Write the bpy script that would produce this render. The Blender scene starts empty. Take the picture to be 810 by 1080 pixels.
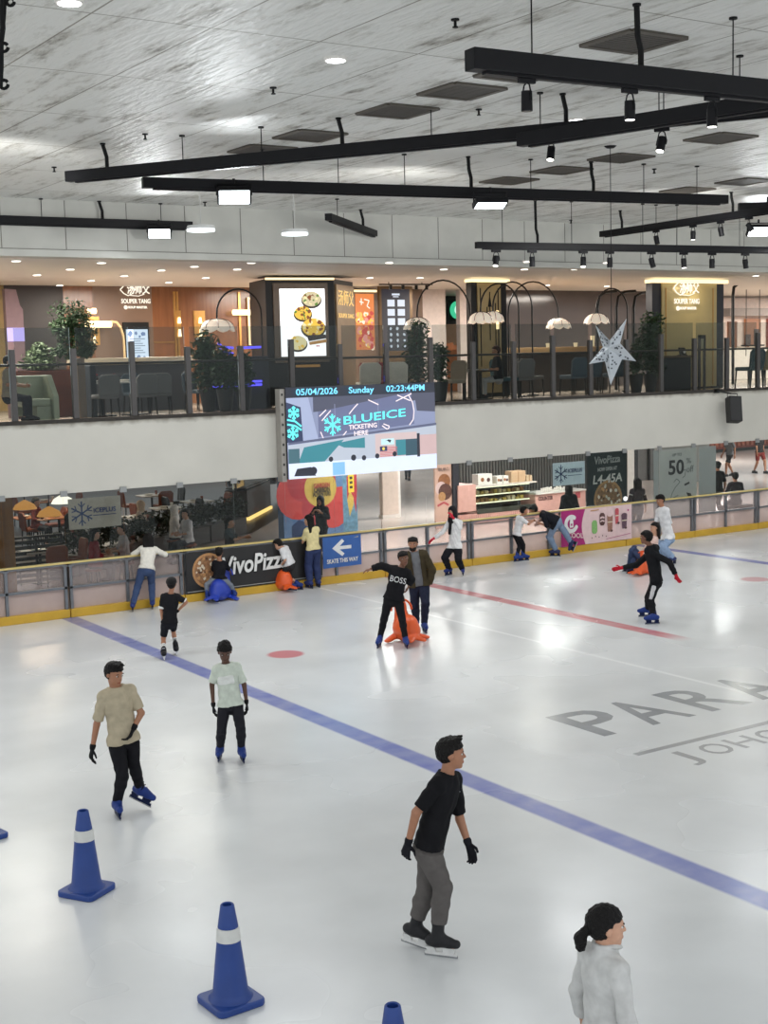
import bpy, bmesh, math, random
import numpy as np
from mathutils import Vector, Matrix
random.seed(7)
SC = bpy.context.scene
COL = SC.collection
# ---------------------------------------------------------------- camera and survey helpers
FPX = 1426.0          # focal length in pixels of an 810x1080 frame
EYE = np.array([0.0, 0.0, 4.8])
_dx = np.array([2195.0, -214.0, FPX]); _dx /= np.linalg.norm(_dx)
_dy = np.array([-940.0, -135.0, FPX]); _dy -= _dx * (_dx @ _dy); _dy /= np.linalg.norm(_dy)
_dz = np.cross(_dx, _dy)
CAMM = np.array([_dx, _dy, _dz])      # world = CAMM @ cam(x right, y down, z forward)
def ray(u, v):
    d = CAMM @ np.array([u - 405.0, v - 540.0, FPX]); return d / np.linalg.norm(d)
def onz(u, v, z=0.0):
    d = ray(u, v); return EYE + d * ((z - EYE[2]) / d[2])
def ony(u, v, y):
    d = ray(u, v); return EYE + d * (y / d[1])
def XU(u, y, v=380): return float(ony(u, v, y)[0])
def onvert(u, v, P, off=0.0):
    """point seen at (u, v) on the upright plane through P facing the viewer, off metres nearer"""
    t = np.array([EYE[0] - P[0], EYE[1] - P[1], 0.0]); t /= np.linalg.norm(t)
    Q = np.array([P[0], P[1], 0.0]) + t * off
    d = ray(u, v); return EYE + d * (((Q - EYE) @ t) / (d @ t))

cam = bpy.data.cameras.new('camera'); cam_o = bpy.data.objects.new('camera', cam); COL.objects.link(cam_o)
cam.sensor_fit = 'VERTICAL'; cam.sensor_height = 36.0; cam.sensor_width = 27.0
cam.lens = FPX / 1080.0 * 36.0; cam.clip_start = 0.1; cam.clip_end = 300
R3 = Matrix([[CAMM[i][0], -CAMM[i][1], -CAMM[i][2]] for i in range(3)])
cam_o.matrix_world = Matrix.Translation(Vector(EYE)) @ R3.to_4x4()
SC.camera = cam_o

# ---------------------------------------------------------------- materials
def lin(c):
    return tuple((x / 255 / 12.92) if x / 255 <= 0.04045 else ((x / 255 + 0.055) / 1.055) ** 2.4 for x in c)
MATS = {}
def mat(name, rgb, rough=0.5, metal=0.0, var=0.06, scale=8.0, bump=0.0, emit=0.0, spec=0.5, alpha=1.0):
    """principled material with a little procedural noise in its colour"""
    if name in MATS: return MATS[name]
    m = bpy.data.materials.new(name); m.use_nodes = True
    nt = m.node_tree; b = nt.nodes['Principled BSDF']
    c = lin(rgb)
    tc = nt.nodes.new('ShaderNodeTexCoord')
    nz = nt.nodes.new('ShaderNodeTexNoise'); nz.inputs['Scale'].default_value = scale; nz.inputs['Detail'].default_value = 3
    nt.links.new(tc.outputs['Object'], nz.inputs['Vector'])
    rp = nt.nodes.new('ShaderNodeValToRGB')
    rp.color_ramp.elements[0].position = 0.3; rp.color_ramp.elements[1].position = 0.7
    rp.color_ramp.elements[0].color = tuple(max(0, x * (1 - var)) for x in c) + (1,)
    rp.color_ramp.elements[1].color = tuple(min(1, x * (1 + var)) for x in c) + (1,)
    nt.links.new(nz.outputs['Fac'], rp.inputs['Fac'])
    nt.links.new(rp.outputs['Color'], b.inputs['Base Color'])
    b.inputs['Roughness'].default_value = rough; b.inputs['Metallic'].default_value = metal
    b.inputs['Specular IOR Level'].default_value = spec
    if emit:
        if emit >= 0.5:
            for l in list(b.inputs['Base Color'].links): nt.links.remove(l)
            b.inputs['Base Color'].default_value = (0.03, 0.03, 0.03, 1)
        nt.links.new(rp.outputs['Color'], b.inputs['Emission Color']); b.inputs['Emission Strength'].default_value = emit
    if bump:
        bp = nt.nodes.new('ShaderNodeBump'); bp.inputs['Strength'].default_value = bump; bp.inputs['Distance'].default_value = 0.02
        nt.links.new(nz.outputs['Fac'], bp.inputs['Height']); nt.links.new(bp.outputs['Normal'], b.inputs['Normal'])
    if alpha < 1: b.inputs['Alpha'].default_value = alpha
    MATS[name] = m; return m
def glow(name, rgb, strength):
    return mat(name, rgb, 0.5, 0, 0.02, 3, 0, strength)
def glass(name, rgb=(235, 242, 242), refl=0.09, tint=0.94, rough=0.02):
    if name in MATS: return MATS[name]
    m = bpy.data.materials.new(name); m.use_nodes = True; nt = m.node_tree; nt.nodes.clear()
    o = nt.nodes.new('ShaderNodeOutputMaterial'); mx = nt.nodes.new('ShaderNodeMixShader')
    t = nt.nodes.new('ShaderNodeBsdfTransparent'); g = nt.nodes.new('ShaderNodeBsdfGlossy')
    c = lin(rgb); t.inputs['Color'].default_value = tuple(x * tint for x in c) + (1,)
    g.inputs['Roughness'].default_value = rough; g.inputs['Color'].default_value = (0.9, 0.95, 0.95, 1)
    fr = nt.nodes.new('ShaderNodeFresnel'); fr.inputs['IOR'].default_value = 1.2
    ad = nt.nodes.new('ShaderNodeMath'); ad.operation = 'ADD'; ad.inputs[1].default_value = refl * 0.1
    nt.links.new(fr.outputs['Fac'], ad.inputs[0])
    nt.links.new(ad.outputs[0], mx.inputs['Fac']); nt.links.new(t.outputs[0], mx.inputs[1]); nt.links.new(g.outputs[0], mx.inputs[2])
    nt.links.new(mx.outputs[0], o.inputs['Surface']); MATS[name] = m; return m
def haze(name, rgb, opacity, rough=0.3):
    """scratched clear plastic: part see-through, part milky"""
    if name in MATS: return MATS[name]
    m = bpy.data.materials.new(name); m.use_nodes = True; nt = m.node_tree
    b = nt.nodes['Principled BSDF']; o = nt.nodes['Material Output']
    b.inputs['Base Color'].default_value = lin(rgb) + (1,); b.inputs['Roughness'].default_value = rough
    t = nt.nodes.new('ShaderNodeBsdfTransparent'); mx = nt.nodes.new('ShaderNodeMixShader')
    tc = nt.nodes.new('ShaderNodeTexCoord'); nz = nt.nodes.new('ShaderNodeTexNoise'); nz.inputs['Scale'].default_value = 2.5
    mr = nt.nodes.new('ShaderNodeMapRange'); mr.inputs['To Min'].default_value = opacity - 0.1; mr.inputs['To Max'].default_value = opacity + 0.1
    nt.links.new(tc.outputs['Object'], nz.inputs['Vector']); nt.links.new(nz.outputs['Fac'], mr.inputs['Value'])
    nt.links.new(mr.outputs[0], mx.inputs['Fac'])
    nt.links.new(t.outputs[0], mx.inputs[1]); nt.links.new(b.outputs[0], mx.inputs[2]); nt.links.new(mx.outputs[0], o.inputs['Surface'])
    MATS[name] = m; return m
def wood(name, a, b_, scale=3.0, rough=0.45, axis='Z'):
    if name in MATS: return MATS[name]
    m = mat(name, a, rough); nt = m.node_tree; b = nt.nodes['Principled BSDF']
    tc = nt.nodes.new('ShaderNodeTexCoord'); mp = nt.nodes.new('ShaderNodeMapping')
    mp.inputs['Scale'].default_value = (4, 4, 0.3) if axis == 'Z' else (0.3, 4, 4)
    nz = nt.nodes.new('ShaderNodeTexNoise'); nz.inputs['Scale'].default_value = scale; nz.inputs['Detail'].default_value = 6
    rp = nt.nodes.new('ShaderNodeValToRGB'); rp.color_ramp.elements[0].position = .3; rp.color_ramp.elements[1].position = .7
    rp.color_ramp.elements[0].color = lin(a) + (1,); rp.color_ramp.elements[1].color = lin(b_) + (1,)
    nt.links.new(tc.outputs['Object'], mp.inputs['Vector']); nt.links.new(mp.outputs[0], nz.inputs['Vector'])
    nt.links.new(nz.outputs['Fac'], rp.inputs['Fac']); nt.links.new(rp.outputs['Color'], b.inputs['Base Color'])
    return m

# ---------------------------------------------------------------- objects
def tag(o, label=None, cat=None, group=None, kind=None):
    if label: o['label'] = label
    if cat: o['category'] = cat
    if group: o['group'] = group
    if kind: o['kind'] = kind
    return o
def thing(name, label, cat, loc=(0, 0, 0), group=None, kind=None):
    o = bpy.data.objects.new(name, None); COL.objects.link(o)
    o.empty_display_size = 0.1
    o.location = Vector([float(x) for x in loc]); tag(o, label, cat, group, kind); return o
def root_loc(o):
    p = Vector((0, 0, 0))
    while o is not None:
        p = p + o.location; o = o.parent
    return p
def dup(root, loc, label=None, group=None, rotz=None):
    r = root.copy(); COL.objects.link(r); r.location = Vector([float(x) for x in loc])
    if rotz is not None: r.rotation_euler = (0, 0, rotz)
    if label: r['label'] = label
    if group: r['group'] = group
    for ch in list(root.children):
        c = ch.copy(); COL.objects.link(c); c.parent = r
        for g in list(ch.children):
            d = g.copy(); COL.objects.link(d); d.parent = c
    return r
def basis(d):
    d = Vector(d).normalized()
    a = Vector((0, 0, 1)) if abs(d.z) < 0.95 else Vector((1, 0, 0))
    x = d.cross(a).normalized(); return x, d.cross(x).normalized(), d
class MB:
    """collects shapes in world coordinates, links them as ONE mesh object"""
    def __init__(s): s.v = []; s.f = []; s.mi = []; s.cur = 0
    def m(s, i): s.cur = i; return s
    def add(s, vs, fs):
        n = len(s.v); s.v += [tuple(float(c) for c in p) for p in vs]
        for f in fs: s.f.append(tuple(i + n for i in f)); s.mi.append(s.cur)
        return s
    def box(s, x0, x1, y0, y1, z0, z1):
        return s.add([(x, y, z) for z in (z0, z1) for y in (y0, y1) for x in (x0, x1)],
                     [(0, 2, 3, 1), (4, 5, 7, 6), (0, 1, 5, 4), (2, 6, 7, 3), (0, 4, 6, 2), (1, 3, 7, 5)])
    def obox(s, c, ax, ay, az):
        c, ax, ay, az = map(Vector, (c, ax, ay, az))
        return s.add([c + ax * i + ay * j + az * k for k in (-1, 1) for j in (-1, 1) for i in (-1, 1)],
                     [(0, 2, 3, 1), (4, 5, 7, 6), (0, 1, 5, 4), (2, 6, 7, 3), (0, 4, 6, 2), (1, 3, 7, 5)])
    def cyl(s, p0, p1, r0, r1=None, n=12, caps=True):
        r1 = r0 if r1 is None else r1
        p0, p1 = Vector([float(a) for a in p0]), Vector([float(a) for a in p1]); x, y, _ = basis(p1 - p0)
        vs = [p + (x * math.cos(2 * math.pi * i / n) + y * math.sin(2 * math.pi * i / n)) * r for p, r in ((p0, r0), (p1, r1)) for i in range(n)]
        fs = [(i, (i + 1) % n, n + (i + 1) % n, n + i) for i in range(n)]
        if caps: fs += [tuple(range(n - 1, -1, -1)), tuple(range(n, 2 * n))]
        return s.add(vs, fs)
    def tube(s, pts, r, n=8):
        pts = [Vector([float(a) for a in p]) for p in pts]; N = len(pts); vs = []
        px = None
        for i, p in enumerate(pts):
            d = (pts[min(i + 1, N - 1)] - pts[max(i - 1, 0)])
            x, y, dd = basis(d)
            if px is not None:
                x = (px - dd * px.dot(dd)).normalized(); y = dd.cross(x)
            px = x
            rr = r[i] if isinstance(r, (list, tuple)) else r
            vs += [p + (x * math.cos(2 * math.pi * k / n) + y * math.sin(2 * math.pi * k / n)) * rr for k in range(n)]
        fs = [(i * n + k, i * n + (k + 1) % n, (i + 1) * n + (k + 1) % n, (i + 1) * n + k) for i in range(N - 1) for k in range(n)]
        fs += [tuple(range(n - 1, -1, -1)), tuple(range((N - 1) * n, N * n))]
        return s.add(vs, fs)
    def lathe(s, c, prof, n=20):
        c = Vector([float(a) for a in c]); vs = []; K = len(prof)
        for r, z in prof:
            vs += [c + Vector((r * math.cos(2 * math.pi * k / n), r * math.sin(2 * math.pi * k / n), z)) for k in range(n)]
        fs = [(i * n + k, i * n + (k + 1) % n, (i + 1) * n + (k + 1) % n, (i + 1) * n + k) for i in range(K - 1) for k in range(n)]
        fs += [tuple(range(n - 1, -1, -1)), tuple(range((K - 1) * n, K * n))]
        return s.add(vs, fs)
    def ell(s, c, rx, ry, rz, n=14, m=8):
        c = Vector([float(a) for a in c]); vs = []; fs = []
        for j in range(1, m):
            t = math.pi * j / m
            vs += [c + Vector((rx * math.sin(t) * math.cos(2 * math.pi * k / n), ry * math.sin(t) * math.sin(2 * math.pi * k / n), rz * math.cos(t))) for k in range(n)]
        vs += [c + Vector((0, 0, rz)), c - Vector((0, 0, rz))]
        for j in range(m - 2):
            fs += [(j * n + k, (j + 1) * n + k, (j + 1) * n + (k + 1) % n, j * n + (k + 1) % n) for k in range(n)]
        a = len(vs) - 2
        fs += [(a, k, (k + 1) % n) for k in range(n)] + [(a + 1, (m - 2) * n + (k + 1) % n, (m - 2) * n + k) for k in range(n)]
        return s.add(vs, fs)
    def prism(s, poly, h, o=(0, 0, 0), ax=(1, 0, 0), ay=(0, 1, 0), az=(0, 0, 1)):
        """polygon (a, b) in the plane ax/ay through o, extruded by h along az"""
        o, ax, ay, az = map(Vector, (o, ax, ay, az)); n = len(poly)
        vs = [o + ax * a + ay * b for a, b in poly] + [o + ax * a + ay * b + az * h for a, b in poly]
        return s.add(vs, [tuple(range(n - 1, -1, -1)), tuple(range(n, 2 * n))] + [(i, (i + 1) % n, n + (i + 1) % n, n + i) for i in range(n)])
    def build(s, name, mats, parent=None, smooth=False, bevel=0.0, loc=None):
        L = root_loc(parent) if parent is not None else Vector(loc if loc is not None else (0, 0, 0))
        me = bpy.data.meshes.new(name)
        me.from_pydata([(x - L.x, y - L.y, z - L.z) for x, y, z in s.v], [], s.f)
        for mm in (mats if isinstance(mats, (list, tuple)) else [mats]): me.materials.append(mm)
        me.polygons.foreach_set('material_index', s.mi)
        bm = bmesh.new(); bm.from_mesh(me); bmesh.ops.recalc_face_normals(bm, faces=bm.faces); bm.to_mesh(me); bm.free()
        if smooth:
            me.polygons.foreach_set('use_smooth', [True] * len(me.polygons))
            try: me.set_sharp_from_angle(angle=math.radians(50))
            except Exception: pass
        o = bpy.data.objects.new(name, me); COL.objects.link(o)
        if parent is not None: o.parent = parent
        elif loc is not None: o.location = Vector(loc)
        if bevel:
            b = o.modifiers.new('bevel', 'BEVEL'); b.width = bevel; b.segments = 2; b.limit_method = 'ANGLE'
        return o
class Pic:
    """a flat picture: layered coloured shapes on a panel, u right 0..1, v up 0..1, one mesh"""
    def __init__(s, P0, right, up, out, aspect=None):
        s.P0, s.R, s.U = Vector(P0), Vector(right), Vector(up); s.O = Vector(out).normalized()
        s.b = MB(); s.mats = []; s.k = 0
        s.asp = s.R.length / s.U.length
    def _m(s, m):
        if m not in s.mats: s.mats.append(m)
        return s.mats.index(m)
    def poly(s, pts, m):
        s.k += 1; o = s.O * (0.0004 * s.k)
        s.b.m(s._m(m)).add([s.P0 + s.R * a + s.U * b + o for a, b in pts], [tuple(range(len(pts)))]); return s
    def rect(s, a0, b0, a1, b1, m): return s.poly([(a0, b0), (a1, b0), (a1, b1), (a0, b1)], m)
    def disc(s, a, b, r, m, ry=None, n=20, wob=0.0):
        """r in units of the panel height"""
        ry = r if ry is None else ry
        return s.poly([(a + (r * (1 + random.uniform(-wob, wob))) / s.asp * math.cos(2 * math.pi * i / n), b + ry * (1 + random.uniform(-wob, wob)) * math.sin(2 * math.pi * i / n)) for i in range(n)], m)
    def stroke(s, pts, w, m):
        for (a, b), (c, d) in zip(pts[:-1], pts[1:]):
            dx, dy = (c - a) * s.asp, d - b; l = math.hypot(dx, dy) or 1; nx, ny = -dy / l * w / 2 / s.asp, dx / l * w / 2
            s.poly([(a + nx, b + ny), (c + nx, d + ny), (c - nx, d - ny), (a - nx, b - ny)], m)
        return s
    def build(s, name, parent): return s.b.build(name, s.mats, parent)
def text(txt, name, size, P, right, up, m, parent, extrude=0.004, align='CENTER', width=None, bold=0.0, shear=0.0, font=None):
    c = bpy.data.curves.new('lettering', 'FONT'); c.body = txt; c.size = size; c.extrude = extrude; c.align_x = align; c.align_y = 'CENTER'
    c.offset = bold; c.shear = shear; c.resolution_u = 3
    o = bpy.data.objects.new('tmp', c); COL.objects.link(o)
    dg = bpy.context.evaluated_depsgraph_get(); me = bpy.data.meshes.new_from_object(o.evaluated_get(dg))
    bpy.data.objects.remove(o); bpy.data.curves.remove(c)
    r, u = Vector(right).normalized(), Vector(up).normalized(); n = r.cross(u)
    xs = [v.co.x for v in me.vertices]
    if not xs: print('EMPTY TEXT', txt); return None
    sx = 1.0
    if width: sx = width / max(1e-6, max(xs) - min(xs))
    L = root_loc(parent) if parent is not None else Vector((0, 0, 0)); P = Vector([float(a) for a in P])
    for v in me.vertices: v.co = P - L + r * (v.co.x * sx) + u * v.co.y + n * (v.co.z + extrude)
    me.materials.clear(); me.materials.append(m); me.name = name
    ob = bpy.data.objects.new(name, me); COL.objects.link(ob); ob.parent = parent
    return ob
def lamp(name, kind, loc, energy, color=(1, 1, 1), size=0.5, target=None, spot=None, shape=None, sy=None):
    l = bpy.data.lights.new(name, kind); l.energy = energy; l.color = color
    if kind == 'AREA':
        l.size = size; l.shape = shape or 'DISK'
        if sy: l.size_y = sy
    elif kind in ('POINT', 'SPOT'): l.shadow_soft_size = size
    if kind == 'SPOT' and spot: l.spot_size = math.radians(spot); l.spot_blend = 0.6
    o = bpy.data.objects.new(name, l); COL.objects.link(o); o.location = Vector([float(a) for a in loc])
    d = (Vector(target) - o.location) if target is not None else Vector((0, 0, -1))
    o.rotation_euler = d.to_track_quat('-Z', 'Y').to_euler(); return o
XR, ZU = (1, 0, 0), (0, 0, 1)
# ---------------------------------------------------------------- figures: one smooth surface grown round a posed skeleton
def sd_cone(P, a, b, r1, r2):
    ba = b - a; l2 = max(ba @ ba, 1e-9); pa = P - a
    t = np.clip((pa @ ba) / l2, 0, 1)
    return np.linalg.norm(pa - t[:, None] * ba, axis=1) - (r1 + (r2 - r1) * t)
def sd_flat(P, a, b, r1, r2, fw, fl):
    """round cone squashed along fw by factor fl"""
    c = (a + b) / 2
    def sq(q): return q + np.outer((q - c) @ fw, fw) * (1 / fl - 1)
    A = sq(np.array([a]))[0]; B = sq(np.array([b]))[0]
    return sd_cone(sq(P), A, B, r1, r2) * (0.5 + 0.5 * fl)
def sd_ell(P, c, axes, r):
    q = (P - c) @ axes.T
    k0 = np.linalg.norm(q / r, axis=1); k1 = np.linalg.norm(q / (r * r), axis=1)
    return k0 * (k0 - 1) / np.maximum(k1, 1e-6)
class Field:
    def __init__(s, lo, hi, h):
        s.h = h; s.lo = np.array(lo, float); s.n = np.maximum(4, np.ceil((np.array(hi) - s.lo) / h).astype(int) + 1)
        s.F = np.full(s.n, 1.0)
    def put(s, fn, lo, hi, k=0.0, sub=False):
        m = k + 2.5 * s.h
        i0 = np.maximum(0, np.floor((lo - m - s.lo) / s.h).astype(int)); i1 = np.minimum(s.n, np.ceil((hi + m - s.lo) / s.h).astype(int) + 1)
        if (i1 <= i0).any(): return
        g = np.stack(np.meshgrid(*[s.lo[a] + s.h * np.arange(i0[a], i1[a]) for a in range(3)], indexing='ij'), -1)
        sh = g.shape[:3]; d = fn(g.reshape(-1, 3)).reshape(sh)
        sl = tuple(slice(i0[a], i1[a]) for a in range(3)); F = s.F[sl]
        if sub: s.F[sl] = np.maximum(F, -d)
        elif k > 0:
            hh = np.clip(0.5 + 0.5 * (F - d) / k, 0, 1); s.F[sl] = np.where(F > 0.9, np.minimum(F, d), F * (1 - hh) + d * hh - k * hh * (1 - hh))
        else: s.F[sl] = np.minimum(F, d)
    def cone(s, a, b, r1, r2, k=0.02):
        r = max(r1, r2); s.put(lambda P: sd_cone(P, a, b, r1, r2), np.minimum(a, b) - r, np.maximum(a, b) + r, k)
    def flat(s, a, b, r1, r2, fw, fl, k=0.03):
        r = max(r1, r2); s.put(lambda P: sd_flat(P, a, b, r1, r2, fw, fl), np.minimum(a, b) - r, np.maximum(a, b) + r, k)
    def ell(s, c, axes, r, k=0.015):
        R = max(r); s.put(lambda P: sd_ell(P, c, axes, np.array(r)), c - R, c + R, k)
    def cut(s, fn, lo, hi): s.put(fn, lo, hi, 0, True)
    def mesh(s):
        F, n = s.F, s.n; S = F < 0
        c = [S[i:n[0] - 1 + i, j:n[1] - 1 + j, k:n[2] - 1 + k] for i in (0, 1) for j in (0, 1) for k in (0, 1)]
        cnt = sum(x.astype(np.int8) for x in c); act = (cnt > 0) & (cnt < 8)
        idx = -np.ones(act.shape, int); I = np.argwhere(act); idx[act] = np.arange(len(I))
        if not len(I): return np.zeros((0, 3)), np.zeros((0, 4), int)
        acc = np.zeros((len(I), 3)); w = np.zeros(len(I))
        cor = [(i, j, k) for i in (0, 1) for j in (0, 1) for k in (0, 1)]
        for a in range(8):
            for b in range(a + 1, 8):
                da = np.array(cor[b]) - np.array(cor[a])
                if np.abs(da).sum() != 1: continue
                fa = F[tuple((I + cor[a]).T)]; fb = F[tuple((I + cor[b]).T)]
                m = (fa < 0) != (fb < 0); t = np.where(m, fa / np.where(fa == fb, 1, fa - fb), 0)
                acc[m] += (np.array(cor[a]) + t[:, None] * da)[m]; w[m] += 1
        V = s.lo + s.h * (I + acc / w[:, None]); Q = []
        for ax in range(3):
            sl0 = [slice(None)] * 3; sl1 = [slice(None)] * 3; sl0[ax] = slice(0, n[ax] - 1); sl1[ax] = slice(1, n[ax])
            ch = S[tuple(sl0)] != S[tuple(sl1)]; E = np.argwhere(ch); o1, o2 = [(1, 2), (2, 0), (0, 1)][ax]
            E = E[(E[:, o1] > 0) & (E[:, o2] > 0) & (E[:, o1] < n[o1] - 1) & (E[:, o2] < n[o2] - 1)]
            if not len(E): continue
            u = np.zeros(3, int); v = np.zeros(3, int); u[o1] = 1; v[o2] = 1
            q = np.stack([idx[tuple((E - u - v).T)], idx[tuple((E - v).T)], idx[tuple(E.T)], idx[tuple((E - u).T)]], 1)
            fl = ~S[tuple(E.T)]; q[fl] = q[fl][:, ::-1]; Q.append(q)
        Q = np.concatenate(Q); return V, Q[(Q >= 0).all(1)]
def vnormals(V, Q):
    d = np.cross(V[Q[:, 2]] - V[Q[:, 0]], V[Q[:, 3]] - V[Q[:, 1]]); N = np.zeros_like(V)
    for c in range(4): np.add.at(N, Q[:, c], d)
    return N / np.maximum(np.linalg.norm(N, axis=1), 1e-9)[:, None]
def relax(V, Q, it=1):
    for _ in range(it):
        A = np.zeros_like(V); w = np.zeros(len(V))
        for a, b in ((0, 1), (1, 2), (2, 3), (3, 0)):
            np.add.at(A, Q[:, a], V[Q[:, b]]); np.add.at(A, Q[:, b], V[Q[:, a]]); np.add.at(w, Q[:, a], 1); np.add.at(w, Q[:, b], 1)
        V = np.where(w[:, None] > 0, 0.5 * V + 0.5 * A / np.maximum(w, 1)[:, None], V)
    return V
def link_mesh(name, V, F, mats, parent=None, loc=None, mi=None, smooth=True):
    L = np.array(root_loc(parent)) if parent is not None else np.array(loc)
    me = bpy.data.meshes.new(name); me.from_pydata((np.asarray(V) - L).tolist(), [], [tuple(int(i) for i in f) for f in F])
    for m in (mats if isinstance(mats, list) else [mats]): me.materials.append(m)
    if mi is not None: me.polygons.foreach_set('material_index', np.asarray(mi, dtype=np.int32))
    if smooth: me.polygons.foreach_set('use_smooth', [True] * len(me.polygons))
    o = bpy.data.objects.new(name, me); COL.objects.link(o)
    if parent is not None: o.parent = parent
    else: o.location = Vector(L.tolist())
    return o
def shell(V, Q, N, keep, off, lab=None):
    """cloth over the faces whose vertices are all in keep: pushed out by off, hems turned back in"""
    fm = keep[Q].all(1); q = Q[fm]
    if not len(q): return None
    used = np.unique(q); mp = -np.ones(len(V), int); mp[used] = np.arange(len(used)); q = mp[q]
    P = V[used].copy(); o = off[used] if hasattr(off, '__len__') else off; nn = N[used]
    e = np.concatenate([q[:, [a, b]] for a, b in ((0, 1), (1, 2), (2, 3), (3, 0))]); key = np.sort(e, 1)
    u, inv, cnt = np.unique(key, axis=0, return_inverse=True, return_counts=True); bd = e[cnt[inv.ravel()] == 1]
    for _ in range(6):                                   # even out the hem line
        A = np.zeros_like(P); w = np.zeros(len(P))
        np.add.at(A, bd[:, 0], P[bd[:, 1]]); np.add.at(A, bd[:, 1], P[bd[:, 0]]); np.add.at(w, bd[:, 0], 1); np.add.at(w, bd[:, 1], 1)
        m = w > 0; P[m] = 0.4 * P[m] + 0.6 * A[m] / w[m][:, None]
    inner = P - nn * 0.004
    P = P + nn * (o[:, None] if hasattr(o, '__len__') else o)
    bv = np.unique(bd); k = len(P); bi = -np.ones(k, int); bi[bv] = k + np.arange(len(bv))
    VV = np.concatenate([P, inner[bv]]); hem = [(b, a, bi[a], bi[b]) for a, b in bd]
    return VV, [tuple(f) for f in q] + hem
SKIN = {'fair': (196, 150, 124), 'tan': (168, 118, 90), 'brown': (122, 82, 62), 'dark': (92, 62, 48)}
def ruffle(V, Q, a=0.0035):
    N = vnormals(V, Q); p = V * 150
    return V + N * (a * (np.sin(p[:, 0] + 1.7 * np.sin(p[:, 2] * .6)) * np.cos(p[:, 1] * .8 + np.sin(p[:, 2] * .5))))[:, None]
def hand_geo(W, d, palm, side, s, h, curl=0.35, fist=False):
    """a palm, four unequal bent fingers and a thumb; d along the forearm, palm = palm normal, side = towards the thumb"""
    fo = Field(W - 0.22 * s, W + 0.22 * s, h); L = 0.105 * s
    K = W + d * L * 0.85
    fo.flat(W - d * 0.02 * s, W + d * L * 0.72, 0.026 * s, 0.036 * s, palm, 0.5, 0.01)
    for i, (off, ln) in enumerate(((0.030, .075), (0.010, .084), (-0.010, .078), (-0.029, .062))):
        c = curl * (2.6 if fist else 1.0) * (1 + 0.12 * i); a = K + side * off * s * 0.95
        f1 = d * math.cos(c) + palm * math.sin(c); f2 = d * math.cos(2.2 * c) + palm * math.sin(2.2 * c)
        b = a + f1 * ln * 0.55 * s; e = b + f2 * ln * 0.5 * s; r = max(0.0088 * s, h * 0.95)
        fo.cone(a - d * 0.012 * s, b, r * 1.1, r, 0.004); fo.cone(b, e, r, r * 0.85, 0.003)
    a = W + d * L * 0.22 + side * 0.026 * s; t = (d * 0.62 + side * 0.7 + palm * 0.35); t /= np.linalg.norm(t)
    b = a + t * 0.042 * s; e = b + (d * 0.85 + side * 0.25 + palm * 0.4) * 0.034 * s; r = max(0.0105 * s, h)
    fo.cone(a, b, r * 1.25, r, 0.008); fo.cone(b, e, r, r * 0.85, 0.003)
    return fo.mesh()
def unit(v): v = np.asarray(v, float); return v / max(np.linalg.norm(v), 1e-9)
def ik(a, c, l1, l2, pole):
    v = c - a; L = np.linalg.norm(v); k = max(1.0, L / (l1 + l2) * 1.001); l1, l2 = l1 * k, l2 * k
    v = v / L; x = (L * L + l1 * l1 - l2 * l2) / (2 * L); y = math.sqrt(max(0, l1 * l1 - x * x))
    p = pole - v * (pole @ v)
    return a + v * x + unit(p) * y
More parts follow.
